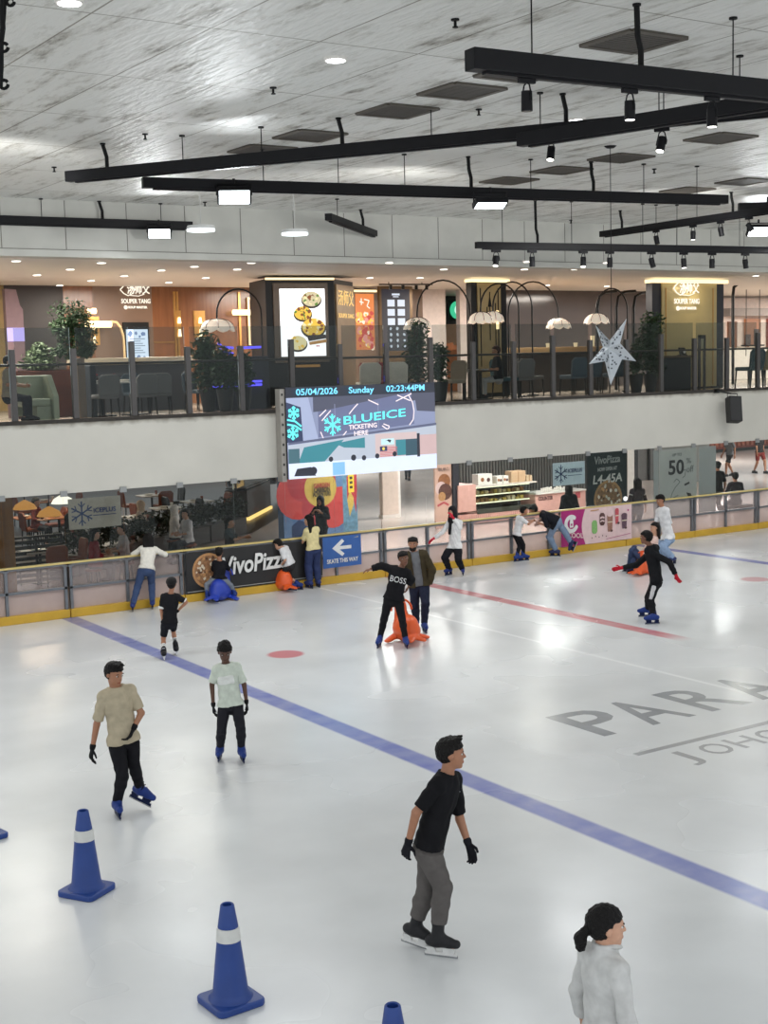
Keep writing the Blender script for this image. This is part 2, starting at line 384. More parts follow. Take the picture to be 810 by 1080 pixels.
def person(label, h=1.68, feet=None, pel=None, nk=None, hd=None, hl=None, hr=None, fa=0, fs=None, fh=None, skin='tan', dn=0.0, dp=0.0, dh=None,
           top=None, bottom=None, sleeve=0.9, leg=0.96, topoff=0.018, botoff=0.012, hem=-0.08, hair='short', hairc=(24, 21, 20), skate=(38, 62, 140),
           holder=None, glove=None, shoe=None, voxel=0.012, elbL=None, elbR=None, kneeL=None, kneeR=None, build=1.0, group=None, ground=0.0, base=None, headpitch=0.0, roll=0.0,
           jacket=None, print_=None, socks=None, curl=0.3, neckc=None, scarf=None, collar=None, sole=None, fist=False, stripes=None, tilt=0.0, bare=False, shaft=0.10):
    s = h / 1.72
    # ---- world frame of this figure
    gl = [f if isinstance(f, np.ndarray) else (onz(f[0], f[1], ground + (f[2] if len(f) > 2 else 0)) if len(f) < 4 or f[3] is None else None) for f in feet]
    def clamp(g):                                            # nobody stands inside the far boards
        if g is None or ground > 0 or base is not None or g[1] < YB - 0.27: return g
        return np.array([g[0] * (YB - 0.27) / g[1], YB - 0.27, g[2]])
    gl = [clamp(g) for g in gl]
    ok = [g for g in gl if g is not None]; B = np.mean(ok, axis=0) if base is None else np.array(base, float); B = np.array([B[0], B[1], ground])
    T = unit([EYE[0] - B[0], EYE[1] - B[1], 0]); U = np.array([0, 0, 1.0]); Rr = np.cross(U, T); Rr = unit(Rr)      # image right
    def FD(a): a = math.radians(a); return T * math.cos(a) + Rr * math.sin(a)
    def LD(a): a = math.radians(a); return Rr * math.cos(a) - T * math.sin(a)
    fs = fa if fs is None else fs; fh = fs if fh is None else fh
    F, Lf, FS, LS = FD(fa), LD(fa), FD(fs), LD(fs)
    def pt(p, off=0.0):
        if isinstance(p, np.ndarray): return p
        return onvert(p[0], p[1], B, off + (p[2] if len(p) > 2 else 0.0))
    PE = pt(pel, dp); NK = pt(nk, dn); HD = pt(hd, dn if dh is None else dh)
    spine = unit(NK - PE); LS = unit(LS + U * math.sin(math.radians(roll)))
    LS = unit(LS - spine * (LS @ spine)); FS = np.cross(LS, spine) * -1; FS = unit(FS if FS @ FD(fs) > 0 else -FS)
    swd = 0.152 * s * build; hw = 0.088 * s
    SH = {'l': NK + LS * swd - spine * 0.05 * s, 'r': NK - LS * swd - spine * 0.05 * s}
    HP = {'l': PE + Lf * hw - U * 0.02 * s, 'r': PE - Lf * hw - U * 0.02 * s}
    lift = (0.095 if skate else 0.045) * (0.5 + s / 2)
    foot = {}
    for k, f, g in zip('lr', feet, gl):
        fdir = FD(fa if len(f) < 5 else f[4]); pitch = math.radians(f[5]) if len(f) > 5 else 0.0
        if g is not None: an = g + U * (lift + 0.045 * s)
        else: an = pt((f[0], f[1]), f[3])
        fd = unit(fdir * math.cos(pitch) - U * math.sin(pitch)); fu = unit(U * math.cos(pitch) + fdir * math.sin(pitch))
        foot[k] = (an, fd, fu)
    KN = {}
    for k, kn in (('l', kneeL), ('r', kneeR)):
        KN[k] = pt(kn) if kn is not None else ik(HP[k], foot[k][0], 0.245 * h, 0.245 * h, foot[k][1] + F)
    HA = {}; EL = {}
    for k, hh, el in (('l', hl, elbL), ('r', hr, elbR)):
        sg = 1 if k == 'l' else -1
        HA[k] = pt(hh)
        if el is not None: EL[k] = pt(el)
        else: EL[k] = ik(SH[k], HA[k], 0.165 * h, 0.148 * h, -FS + LS * sg * 0.5 - U * 0.3)
    # ---- body surface
    allp = np.array([PE, NK, HD, *SH.values(), *HP.values(), *KN.values(), *HA.values(), *EL.values(), *[f[0] for f in foot.values()]])
    fd_ = Field(allp.min(0) - 0.3, allp.max(0) + 0.3, voxel); segs = []
    def seg(lab, a, b, r1, r2, k=0.02, fl=None, fw=None):
        if fl: fd_.flat(a, b, r1, r2, fw, fl, k)
        else: fd_.cone(a, b, r1, r2, k)
        segs.append((lab, a, b, r1, r2, fl, fw))
    ch = NK - spine * 0.15 * s; wa = PE + spine * 0.17 * s; g = build
    seg('t', PE - spine * 0.03 * s, wa, 0.148 * s * g, 0.128 * s * g, 0.03, 0.70, F)
    seg('t', wa, ch, 0.124 * s * g, 0.150 * s * g, 0.04, 0.68, FS)
    seg('t', ch, NK - spine * 0.085 * s, 0.150 * s * g, 0.112 * s * g, 0.04, 0.62, FS)
    for k in 'lr': seg('t', NK - spine * 0.03 * s, SH[k], 0.052 * s, 0.052 * s, 0.05)
    for k in 'lr': seg('th' + k, HP[k], KN[k], 0.086 * s * g, 0.055 * s * g, 0.025); seg('sh' + k, KN[k], foot[k][0], 0.056 * s, 0.036 * s, 0.015)
    for k in 'lr':
        mid = KN[k] * .7 + foot[k][0] * .3; seg('cf' + k, mid, mid - foot[k][1] * 0.012 * s, 0.053 * s, 0.05 * s, 0.02)
        seg('ua' + k, SH[k], EL[k], 0.049 * s * g, 0.037 * s * g, 0.018); seg('fa' + k, EL[k], HA[k], 0.040 * s * g, 0.026 * s, 0.012)
        an, fd, fu = foot[k]; seg('ft' + k, an - fd * 0.045 * s - fu * 0.02 * s, an + fd * 0.15 * s - fu * 0.035 * s, 0.036 * s, 0.026 * s, 0.015)
    hs = (0.5 + s / 2) * 1.05          # heads of children are relatively larger
    HF, HL = FD(fh), LD(fh); hp = math.radians(headpitch); HU = unit(U * math.cos(hp) + HF * math.sin(hp)); HF = unit(HF * math.cos(hp) - U * math.sin(hp))
    if tilt: a = math.radians(tilt); HU, HL = HU * math.cos(a) + HL * math.sin(a), HL * math.cos(a) - HU * math.sin(a)
    ax = np.array([HL, HF, HU])
    def hpnt(l, f, u): return HD + (HL * l + HF * f + HU * u) * hs
    seg('n', NK - spine * 0.02 * s, hpnt(0, -0.015, -0.07), 0.056 * s, 0.054 * s, 0.025)
    def he(c, r, k=0.012): fd_.ell(c, ax, [x * hs for x in r], k)
    he(hpnt(0, -0.008, 0.03), (0.076, 0.097, 0.087)); segs.append(('h', hpnt(0, 0, 0), hpnt(0, 0.0, 0.05), 0.085 * hs, 0.085 * hs, None, None))
    he(hpnt(0, 0.028, -0.035), (0.062, 0.068, 0.082), 0.02)                                  # face and jaw
    he(hpnt(0, 0.066, -0.098), (0.026, 0.022, 0.02), 0.02)                                   # chin
    fd_.cone(hpnt(0, 0.090, 0.012), hpnt(0, 0.107, -0.026), 0.008 * hs, 0.0125 * hs, 0.01)    # nose
    he(hpnt(0, 0.088, 0.028), (0.05, 0.012, 0.010), 0.012)                                   # brow
    he(hpnt(0, 0.088, -0.064), (0.025, 0.014, 0.011), 0.008)                                 # mouth
    for sg in (1, -1): he(hpnt(0.080 * sg, -0.008, 0.0), (0.010, 0.022, 0.033), 0.006)       # ears
    V, Q = fd_.mesh(); V = relax(V, Q, 1); N = vnormals(V, Q)
    # ---- which bone each vertex belongs to
    best = np.full(len(V), 9.0); lab = np.zeros(len(V), int); tt = np.zeros(len(V)); names = []
    for i, (nm, a, b, r1, r2, fl, fw) in enumerate(segs):
        d = sd_flat(V, a, b, r1, r2, fw, fl) if fl else sd_cone(V, a, b, r1, r2)
        t = ((V - a) @ (b - a)) / max((b - a) @ (b - a), 1e-9); m = d < best
        best[m] = d[m]; lab[m] = i; tt[m] = t[m]; names.append(nm)
    nm = np.array(names)[lab]; sp = ((V - PE) @ (NK - PE)) / ((NK - PE) @ (NK - PE))
    isin = lambda *k: np.isin(nm, k)
    torso, ua, fo, th, sh = isin('t'), isin('ual', 'uar'), isin('fal', 'far'), isin('thl', 'thr'), isin('shl', 'shr', 'cfl', 'cfr')
    skm = mat('skin ' + skin, SKIN[skin], 0.5, 0, 0.05, 30); drk = mat('dark eyes and brows', (28, 22, 20), 0.4); wht = mat('eye white', (225, 222, 216), 0.3)
    lip = mat('lips ' + skin, tuple(int(c * f) for c, f in zip(SKIN[skin], (0.86, 0.68, 0.68))), 0.45)
    mi = np.zeros(len(Q), int); cen = V[Q].mean(1); q = (cen - HD) @ ax.T / hs
    mi[(np.abs(q[:, 0]) < 0.024) & (q[:, 1] > 0.08) & (q[:, 2] < -0.056) & (q[:, 2] > -0.074)] = 3
    VV = [V]; FF = [tuple(x) for x in Q]; MI = list(mi); n0 = len(V)
    def extra(c, rr, m):
        nonlocal n0
        b = MB(); b.ell((0, 0, 0), *[x * hs for x in rr], n=10, m=6); P = np.array([[a[0], a[1], a[2]] for a in b.v]) @ ax + c
        VV.append(P); FF.extend(tuple(i + n0 for i in f) for f in b.f); MI.extend([m] * len(b.f)); n0 += len(P)
    for sg in (1, -1):
        extra(hpnt(0.031 * sg, 0.083, 0.004), (0.013, 0.0095, 0.0065), 2); extra(hpnt(0.031 * sg, 0.0905, 0.004), (0.0075, 0.005, 0.0075), 1)
        extra(hpnt(0.032 * sg, 0.092, 0.027), (0.020, 0.007, 0.0045), 1)
    hands = {}
    for k in 'lr':
        d = unit(HA[k] - EL[k]); sg = 1 if k == 'l' else -1
        pn = -LS * sg; pn = unit(pn - d * (pn @ d) + 1e-6); sd = unit(np.cross(d, pn)) ; sd = sd if sd @ FS > 0 else -sd
        hv, hq = hand_geo(HA[k], d, pn, sd, s * (1.14 if glove else 1.0), max(0.005, voxel * 0.5), curl, fist)
        hands[k] = (hv, hq)
        if not glove:
            VV.append(hv); FF.extend(tuple(i + n0 for i in f) for f in hq); MI.extend([0] * len(hq)); n0 += len(hv)
    body = link_mesh('person', np.concatenate(VV), FF, [skm, drk, wht, lip], loc=B, mi=MI)
    tag(body, label, 'person', group)
    def cl(name, rgb, **kw):
        return mat(kw.pop('key', name) + ' %d %d %d' % tuple(rgb), rgb, kw.pop('rough', 0.85), 0, 0.10, 14, 0.25, spec=0.15)
    wr = 0.5 + 0.5 * np.sin(V[:, 2] * 38 + 5 * np.sin(V[:, 0] * 21) + 4 * np.sin(V[:, 1] * 17)); fold = wr * 0.006
    def arm_t():                                             # 0 shoulder .. 1 elbow .. 2 wrist
        a = np.full(len(V), 9.0); a[ua] = np.clip(tt[ua], 0, 1); a[fo] = 1 + np.clip(tt[fo], 0, 1.2); return a
    at = arm_t()
    lt = np.full(len(V), 9.0); lt[th] = np.clip(tt[th], 0, 1); lt[sh] = 1 + np.clip(tt[sh], 0, 1.3); lt[isin('cfl', 'cfr')] = 1.3      # 0 hip .. 2 ankle
    low = isin('t', 'thl', 'thr')
    if bottom:
        keep = (torso & (sp < 0.22)) | (th & (lt < 2 * leg)) | (sh & (lt < 2 * leg))
        bo_ = np.where(low & (sp > hem - 0.02) & bool(top), np.minimum(botoff + fold * 0.8, 0.006), botoff + fold * 0.8)
        r = shell(V, Q, N, keep, bo_)
        if r: link_mesh('shorts' if leg < 0.6 else 'trousers', r[0], r[1], cl('trousers', bottom), body)
        if stripes:
            side = np.zeros(len(V))
            for k in 'lr':
                m = isin('th' + k, 'sh' + k, 'cf' + k); side[m] = (N[m] @ (Lf * (1 if k == 'l' else -1)))
            for k in 'lr':
                r = shell(V, Q, N, isin('th' + k, 'sh' + k, 'cf' + k) & (lt > 0.15) & (lt < 1.85) & (side > 0.86), botoff + 0.010)
                if r: link_mesh('side_stripe', r[0], r[1], cl('stripe', stripes), body)
    if socks:
        r = shell(V, Q, N, sh & (lt > 1.38) & (lt < 1.95), 0.006); 
        if r: link_mesh('socks', r[0], r[1], cl('socks', socks), body)
        r = shell(V, Q, N, sh & (lt > 1.46) & (lt < 1.53), 0.010)
        if r: link_mesh('sock_band', r[0], r[1], cl('band', (30, 30, 32)), body)
    if top:
        keep = (torso & (sp > hem)) | (th & (sp > hem) & (lt < 0.45)) | (at < 2 * sleeve) | (isin('n') & (sp < (1.06 if not collar else 1.16)))
        keep &= (sp < 1.03) | (at < 2) | isin('n') | torso
        r = shell(V, Q, N, keep, topoff + fold)
        if r: link_mesh('shirt' if sleeve < 0.7 else 'long_sleeved_top', r[0], r[1], cl('shirt', top), body)
        if print_ and print_[0] == 'band':                   # sleeve stripes
            for k in 'lr':
                r = shell(V, Q, N, (at > print_[2]) & (at < print_[3]) & isin('ua' + k, 'fa' + k), topoff + 0.012)
                if r: link_mesh('sleeve_stripe', r[0], r[1], cl('stripe', print_[1]), body)
        elif print_ and print_[0] == 'patch':
            rgb, su, sl, wd, hg = print_[1:]
            c0 = PE + (NK - PE) * su; x = (V - c0) @ LS - sl; z = (V - c0) @ spine; 
            r = shell(V, Q, N, torso & (np.abs(x) < wd) & (np.abs(z) < hg) & (N @ FS > 0.2), topoff + 0.011)
            if r: link_mesh('shirt_print', r[0], r[1], cl('print', rgb), body)
    if jacket:
        fr = (V - PE) @ LS; keep = (torso & (sp > -0.12) & ~((np.abs(fr) < 0.062 * s) & (N @ FS > 0.15))) | (th & (sp > -0.12) & (lt < .3) & ~((np.abs(fr) < 0.062 * s) & (N @ FS > 0.15))) | (at < 1.93)
        r = shell(V, Q, N, keep, topoff + 0.022 + fold)
        if r: link_mesh('jacket', r[0], r[1], cl('jacket', jacket), body)
    if glove:
        for k in 'lr':
            hv, hq = hands[k]; hf = Field(HA[k] - 0.12, HA[k] + 0.12, max(0.006, voxel * 0.6)); d = unit(HA[k] - EL[k])
            hf.cone(HA[k] - d * 0.025 * s, HA[k], 0.036 * s, 0.032 * s, 0); cv, cq = hf.mesh()
            link_mesh('glove', np.concatenate([hv, cv]), [tuple(x) for x in hq] + [tuple(i + len(hv) for i in x) for x in cq], cl('glove', glove, rough=0.7), body)
    # ---- hair and head cover
    hm = mat('hair %d %d %d' % tuple(hairc), hairc, 0.55, 0, 0.35, 70, 0.8, spec=0.2)
    hf = Field(HD - 0.34 * hs - np.array([0, 0, 0.12]), HD + 0.27 * hs, min(voxel, 0.011))
    def hel(c, r, k=0.012): hf.ell(c, ax, [x * hs for x in r], k)
    face_c = lambda: hf.cut(lambda P: np.maximum(0.018 * hs - (P - HD) @ HF, ((P - HD) @ HU - (0.052 + 0.0) * hs + 0.22 * np.maximum(0, np.abs((P - HD) @ HL) - 0.045 * hs))), HD - 0.3, HD + 0.3)
    def skull(r=0.016, cutlow=-0.03):
        hel(hpnt(0, -0.012, 0.034), (0.077 + r, 0.097 + r, 0.088 + r))
        hel(hpnt(0, -0.05, -0.005), (0.060 + r * .6, 0.052 + r * .6, 0.066), 0.02); face_c()
        for sg in (1, -1): hf.cut(lambda P, sg=sg: sd_ell(P, hpnt(0.085 * sg, 0.02, -0.03), ax, np.array([0.04, 0.05, 0.052]) * hs), HD - 0.3, HD + 0.3)
    if hair in ('short', 'quiff', 'bun', 'tail', 'long', 'bob', 'curly'):
        skull(0.02 if hair == 'curly' else 0.015)
        if hair == 'quiff':
            for i in range(-3, 4): hf.cone(hpnt(0.02 * i, 0.0, 0.105), hpnt(0.021 * i + 0.004, 0.082 - 0.006 * abs(i) + 0.006 * ((i * 2) % 3), 0.112 + 0.012 * ((i * 5) % 3) - 0.004 * abs(i)), 0.027 * hs, 0.010 * hs, 0.012)
        if hair in ('short', 'curly'):
            for i in range(-3, 4): hf.cone(hpnt(0.022 * i, 0.02, 0.10), hpnt(0.021 * i, 0.078, 0.080 - 0.010 * (i % 2)), 0.022 * hs, 0.011 * hs, 0.01)
        if hair == 'curly':
            rng = random.Random(3)
            for i in range(40):
                a = rng.uniform(0, 6.28); e = rng.uniform(0.3, 1.5); hel(hpnt(0.09 * math.cos(a) * math.cos(e), -0.02 + 0.1 * math.sin(a) * math.cos(e), 0.04 + 0.1 * math.sin(e)), (0.018, 0.018, 0.018), 0.008)
            face_c()
        if hair in ('bun', 'tail'):
            hel(hpnt(0, -0.118, -0.01), (0.024, 0.024, 0.024), 0.01)
            pts = [hpnt(0, -0.125, -0.015), hpnt(0.005, -0.152, -0.06), hpnt(0.008, -0.150, -0.115)] + ([hpnt(0, -0.125, -0.19), hpnt(0, -0.11, -0.25)] if hair == 'tail' else [])
            for i in range(len(pts) - 1): hf.cone(pts[i], pts[i + 1], (0.022, 0.036, 0.034, 0.026)[i] * hs, (0.036, 0.03, 0.026, 0.012)[i] * hs, 0.012)
        if hair in ('long', 'bob'):
            lo = -0.12 if hair == 'bob' else -0.24
            for x in (-0.07, -0.035, 0, 0.035, 0.07): hf.cone(hpnt(x, -0.05 - 0.03 * (1 - abs(x) / 0.07), 0.03), hpnt(x * 1.15, -0.075, lo), 0.042 * hs, 0.03 * hs, 0.02)
        hv, hq = hf.mesh(); hv = ruffle(hv, hq); link_mesh('hair', hv, hq, hm, body)
    elif hair in ('cap', 'beanie'):
        skull(0.010); hv, hq = hf.mesh(); link_mesh('hair', hv, hq, cl('hair', (24, 21, 20)), body)
        hf = Field(HD - 0.3, HD + 0.3, min(voxel, 0.011)); hf.ell(hpnt(0, -0.012, 0.05), ax, [x * hs for x in (0.100, 0.122, 0.098)], 0)
        hf.cut(lambda P: (P - HD) @ HU - (0.028 + 0.25 * 0) * hs - 0.12 * ((P - HD) @ HF), HD - 0.3, HD + 0.3)
        if hair == 'cap': hf.ell(hpnt(0, 0.135, 0.048), ax, [0.072 * hs, 0.075 * hs, 0.014 * hs], 0.006)
        hv, hq = hf.mesh(); link_mesh(hair, hv, hq, hm, body)
    elif hair == 'hijab':
        hel(hpnt(0, -0.014, 0.03), (0.097, 0.117, 0.108)); hf.cone(hpnt(0, -0.02, -0.04), hpnt(0, -0.01, -0.20), 0.092 * hs, 0.115 * hs, 0.03)
        hf.cut(lambda P: sd_ell(P, hpnt(0, 0.11, -0.03), ax, np.array([0.058, 0.07, 0.078]) * hs), HD - 0.3, HD + 0.3)
        hv, hq = hf.mesh(); link_mesh('headscarf', hv, hq, hm, body)
        if scarf:
            b = Field(HD - 0.7, HD + 0.4, 0.014); k = LS * (0.09 * s)
            b.flat(hpnt(0, -0.05, -0.12), hpnt(0, -0.05, -0.12) + k * 1.3 - U * 0.42, 0.05, 0.055, FS, 0.5, 0.02); b.flat(hpnt(0, 0.07, -0.14), hpnt(0, 0.10, -0.14) - k * .3 - U * 0.34, 0.045, 0.04, FS, 0.5, 0.02)
            hv, hq = b.mesh(); link_mesh('scarf_end', hv, hq, hm, body)
    if neckc == 'beard':
        bf = Field(HD - 0.25, HD + 0.25, 0.009); bf.ell(hpnt(0, 0.034, -0.068), ax, [x * hs for x in (0.066, 0.066, 0.058)], 0)
        bf.cut(lambda P: sd_ell(P, hpnt(0, 0.12, -0.008), ax, np.array([0.06, 0.06, 0.05]) * hs), HD - 0.3, HD + 0.3); bv, bq = bf.mesh(); link_mesh('beard', bv, bq, hm, body)
    # ---- footwear
    for k in 'lr':
        if bare: break
        an, fd, fu = foot[k]; lf = unit(np.cross(fu, fd)); z = 0.5 + s / 2
        bf = Field(an - 0.34, an + 0.34, min(voxel, 0.011)); so = an - fu * 0.045 * s
        col = skate or shoe or (40, 40, 44)
        bf.cone(so - fd * 0.055 * z + fu * 0.036 * z, so + fd * 0.165 * z + fu * 0.026 * z, 0.046 * z, 0.036 * z, 0.01)
        bf.cone(so + fd * 0.05 * z + fu * 0.05 * z, so + fd * 0.10 * z + fu * 0.035 * z, 0.050 * z, 0.044 * z, 0.02)
        if skate:
            up = unit(KN[k] - an); bf.cone(an - fu * 0.01, an + up * shaft * z, 0.050 * z, 0.052 * z, 0.03); bf.cone(an + up * (shaft - .01) * z - fd * 0.015, an + up * (shaft + .05) * z - fd * 0.03, 0.048 * z, 0.032 * z, 0.01)
        bf.cut(lambda P: (P - so) @ fu + 0.012, an - 0.34, an + 0.34)
        bv, bq = bf.mesh()
        bo = link_mesh('skate_boot' if skate else 'shoe', bv, bq, cl('boot', col, rough=0.42), body)
        sb = MB()
        if skate:
            hc = holder or tuple(int(c * 0.55) for c in col)
            for f0, f1, g0, g1 in ((-0.09, -0.02, -0.08, 0.0), (0.06, 0.16, 0.05, 0.14)):
                sb.add([tuple(so + fd * a * z + fu * u * z + lf * w * z) for u, a0, a1, ww in ((-0.008, f0, f1, 0.024), (-0.068, g0, g1, 0.007)) for a, w in ((a0, -ww), (a1, -ww), (a1, ww), (a0, ww))],
                       [(0, 1, 2, 3), (7, 6, 5, 4), (0, 4, 5, 1), (1, 5, 6, 2), (2, 6, 7, 3), (3, 7, 4, 0)])
            sb.obox(so - fu * 0.066 * z + fd * 0.035 * z, fd * 0.135 * z, lf * 0.008 * z, fu * 0.012 * z)
            sb.build('blade_holder', cl('holder', hc, rough=0.4), bo)
            MB().obox(so - fu * 0.085 * z + fd * 0.035 * z, fd * 0.142 * z, lf * 0.003 * z, fu * 0.010 * z).build('blade', mat('skate blade steel', (170, 172, 175), 0.25, 0.9), bo)
            lc = MB()
            for i in range(5):
                c = an + fd * (0.105 - 0.028 * i) * z + fu * (0.004 + 0.022 * i - 0.0) * z; lc.cyl(c - lf * 0.03 * z, c + lf * 0.03 * z, 0.006 * z, n=6)
            lc.build('laces', cl('laces', (200, 200, 205) if sum(col) < 200 else (40, 42, 60)), bo)
        else:
            MB().obox(so - fu * 0.016 * z + fd * 0.055 * z, fd * 0.145 * z, lf * 0.042 * z, fu * 0.012 * z).build('sole', cl('sole', sole or (60, 60, 62)), bo)
    body['_frame'] = [list(map(float, x)) for x in (B, T, Rr)]
    del body['_frame']
    return dict(body=body, PE=PE, NK=NK, FS=FS, LS=LS, spine=spine, s=s, B=B, T=T, R=Rr, HD=HD)
def chest_text(p, txt, size, up, m, along=0.0, off=0.16, width=None):
    c = p['PE'] + (p['NK'] - p['PE']) * up + p['LS'] * along + p['FS'] * off
    return text(txt, 'shirt_print', size, c, p['LS'], p['spine'], m, p['body'], 0.004, width=width)

def std_person(label, B, h, fa, pose='stand', ground=0.0, **kw):
    """a figure posed in metres at B: standing, sitting or walking"""
    B = np.array([B[0], B[1], ground], float); T = unit([EYE[0] - B[0], EYE[1] - B[1], 0]); U = np.array([0, 0, 1.0]); R = unit(np.cross(U, T)); a = math.radians(fa)
    F = T * math.cos(a) + R * math.sin(a); L = R * math.cos(a) - T * math.sin(a); s = h / 1.72; k = 0.06 if kw.get('skate') else 0.0
    sit = kw.pop('seat', 0.46)
    if pose == 'sit':
        pz = sit + 0.09 * s; pe = B + U * pz; nk = pe + U * 0.53 * s + F * 0.04; feet = [B + F * 0.42 * s + L * 0.12 + U * 0, B + F * 0.40 * s - L * 0.12]
        hl, hr = pe + F * 0.34 * s + L * 0.16 + U * 0.20 * s, pe + F * 0.34 * s - L * 0.16 + U * 0.20 * s
    else:
        st = 0.22 if pose == 'walk' else 0.03
        pe = B + U * (0.525 * h + k); nk = B + U * (0.838 * h + k); feet = [B + L * 0.10 * s + F * st, B - L * 0.10 * s - F * st]
        hl, hr = pe + L * 0.27 * s + F * (0.05 - st * .5) - U * 0.02, pe - L * 0.27 * s + F * (0.05 + st * .5) - U * 0.02
    up = kw.pop('arms', None)
    if up == 'front': hl, hr = nk + F * 0.42 * s + L * 0.12 - U * 0.22 * s, nk + F * 0.42 * s - L * 0.12 - U * 0.18 * s
    if up == 'phone': hl, hr = nk + F * 0.30 * s + L * 0.10 - U * 0.10 * s, nk + F * 0.30 * s - L * 0.10 - U * 0.10 * s
    hd = nk + U * 0.105 * h + F * 0.02
    kw.setdefault('skate', None)
    return person(label, h=h, feet=feet, pel=pe, nk=nk, hd=hd, hl=hl, hr=hr, fa=fa, base=B, ground=ground, **kw)
# ================================================================ the rink and the hall
YB = 25.16                 # line of the far boards, fascia and gallery rail
ZF, ZC = 3.78, 8.0         # gallery floor, rink ceiling
def setting(o): o['kind'] = 'structure'; return o
# ---- ice
def ice_mat():
    m = bpy.data.materials.new('ice'); m.use_nodes = True; nt = m.node_tree; N = nt.nodes; L = nt.links
    b = N['Principled BSDF']; tc = N.new('ShaderNodeTexCoord'); sx = N.new('ShaderNodeSeparateXYZ'); L.new(tc.outputs['Object'], sx.inputs[0])
    def mt(op, a, b_=None, c=None):
        n = N.new('ShaderNodeMath'); n.operation = op
        for i, x in enumerate((a, b_, c)):
            if x is None: continue
            if isinstance(x, (int, float)): n.inputs[i].default_value = x
            else: L.new(x, n.inputs[i])
        return n.outputs[0]
    def smooth(d, lo, hi):
        n = N.new('ShaderNodeMapRange'); n.interpolation_type = 'SMOOTHSTEP'; L.new(d, n.inputs['Value'])
        n.inputs['From Min'].default_value = lo; n.inputs['From Max'].default_value = hi; n.inputs['To Min'].default_value = 1; n.inputs['To Max'].default_value = 0
        return n.outputs[0]
    def noise(sc, det=3, mp=None):
        n = N.new('ShaderNodeTexNoise'); n.inputs['Scale'].default_value = sc; n.inputs['Detail'].default_value = det
        if mp:
            q = N.new('ShaderNodeMapping'); q.inputs['Scale'].default_value = mp[0]; q.inputs['Rotation'].default_value = (0, 0, mp[1]); L.new(tc.outputs['Object'], q.inputs['Vector']); L.new(q.outputs[0], n.inputs['Vector'])
        else: L.new(tc.outputs['Object'], n.inputs['Vector'])
        return n.outputs['Fac']
    rp = N.new('ShaderNodeValToRGB'); rp.color_ramp.elements[0].position = .35; rp.color_ramp.elements[1].position = .65
    rp.color_ramp.elements[0].color = lin((212, 214, 215)) + (1,); rp.color_ramp.elements[1].color = lin((224, 226, 227)) + (1,)
    L.new(noise(0.6, 5), rp.inputs['Fac']); col = rp.outputs['Color']
    wear = noise(3.0, 4)
    def over(col, fac, rgb):
        n = N.new('ShaderNodeMix'); n.data_type = 'RGBA'; L.new(fac, n.inputs[0]); L.new(col, n.inputs[6]); n.inputs[7].default_value = lin(rgb) + (1,); return n.outputs[2]
    X, Y = sx.outputs[0], sx.outputs[1]
    def line(x0, w, rgb, amt, y0=None):
        f = smooth(mt('ABSOLUTE', mt('SUBTRACT', X, x0)), w / 2 - 0.03, w / 2 + 0.035)
        f = mt('MULTIPLY', f, mt('MULTIPLY_ADD', wear, 0.5, amt - 0.25))
        if y0 is not None: f = mt('MULTIPLY', f, smooth(mt('SUBTRACT', y0, Y), -0.4, 0.4))
        return f, rgb
    for f, rgb in (line(9.0, 0.31, (84, 98, 180), 0.76), line(24.0, 0.31, (78, 92, 176), 0.8), line(16.5, 0.31, (196, 70, 84), 0.72, 16.3), line(14.5, 0.07, (245, 246, 246), 0.8)):
        col = over(col, f, rgb)
    def dot(x, y, r, rgb, amt, col):
        dx, dy = mt('SUBTRACT', X, x), mt('SUBTRACT', Y, y); d = mt('SQRT', mt('ADD', mt('MULTIPLY', dx, dx), mt('MULTIPLY', dy, dy)))
        return over(col, mt('MULTIPLY', smooth(d, r - 0.05, r + 0.05), amt), rgb)
    col = dot(10.66, 19.45, 0.30, (205, 80, 92), 0.75, col); col = dot(22.1, 19.5, 0.30, (205, 80, 92), 0.5, col)
    L.new(col, b.inputs['Base Color'])
    # skate scratches and polish
    sc = noise(9, 6, ((1.0, 0.10, 1), 0.35)); s2 = noise(7, 6, ((0.12, 1.0, 1), -0.5)); fine = noise(55, 2); big = noise(0.35, 3)
    hgt = mt('ADD', mt('ADD', mt('MULTIPLY', sc, 0.35), mt('MULTIPLY', s2, 0.35)), mt('MULTIPLY', fine, 0.12))
    bp = N.new('ShaderNodeBump'); bp.inputs['Strength'].default_value = 0.13; bp.inputs['Distance'].default_value = 0.012; L.new(hgt, bp.inputs['Height']); L.new(bp.outputs[0], b.inputs['Normal'])
    mr = N.new('ShaderNodeMapRange'); L.new(big, mr.inputs['Value']); mr.inputs['From Min'].default_value = .3; mr.inputs['From Max'].default_value = .7; mr.inputs['To Min'].default_value = 0.16; mr.inputs['To Max'].default_value = 0.32
    L.new(mr.outputs[0], b.inputs['Roughness']); b.inputs['Specular IOR Level'].default_value = 0.3
    return m
ICE = ice_mat()
floor = setting(MB().box(-9, 44, 3.0, YB, -0.3, 0.0).build('floor', ICE))
PAINT = mat('grey paint under ice', (154, 157, 161), 0.2, 0, 0.10, 3)
PAINT2 = mat('pale grey paint under ice', (166, 168, 171), 0.2, 0, 0.10, 3)
for ch, x in (('P', 11.78), ('A', 12.68), ('R', 13.72), ('A', 14.78)):
    o = text(ch, 'painted_letter', 1.66, (x, 13.05, 0.001), (1, 0, 0), (0, 1, 0), PAINT, floor, 0.0006, width=0.80, bold=0.018)
for i, ch in enumerate('JOHO'):
    text(ch, 'painted_letter', 0.60, (11.62 + 0.5 * i, 11.27, 0.001), (1, 0, 0), (0, 1, 0), PAINT2, floor, 0.0006, width=0.24 if ch == 'J' else 0.40, bold=0.004)
MB().box(11.18, 15.4, 11.66, 11.76, 0.0, 0.002).build('painted_stripe', PAINT2, floor)

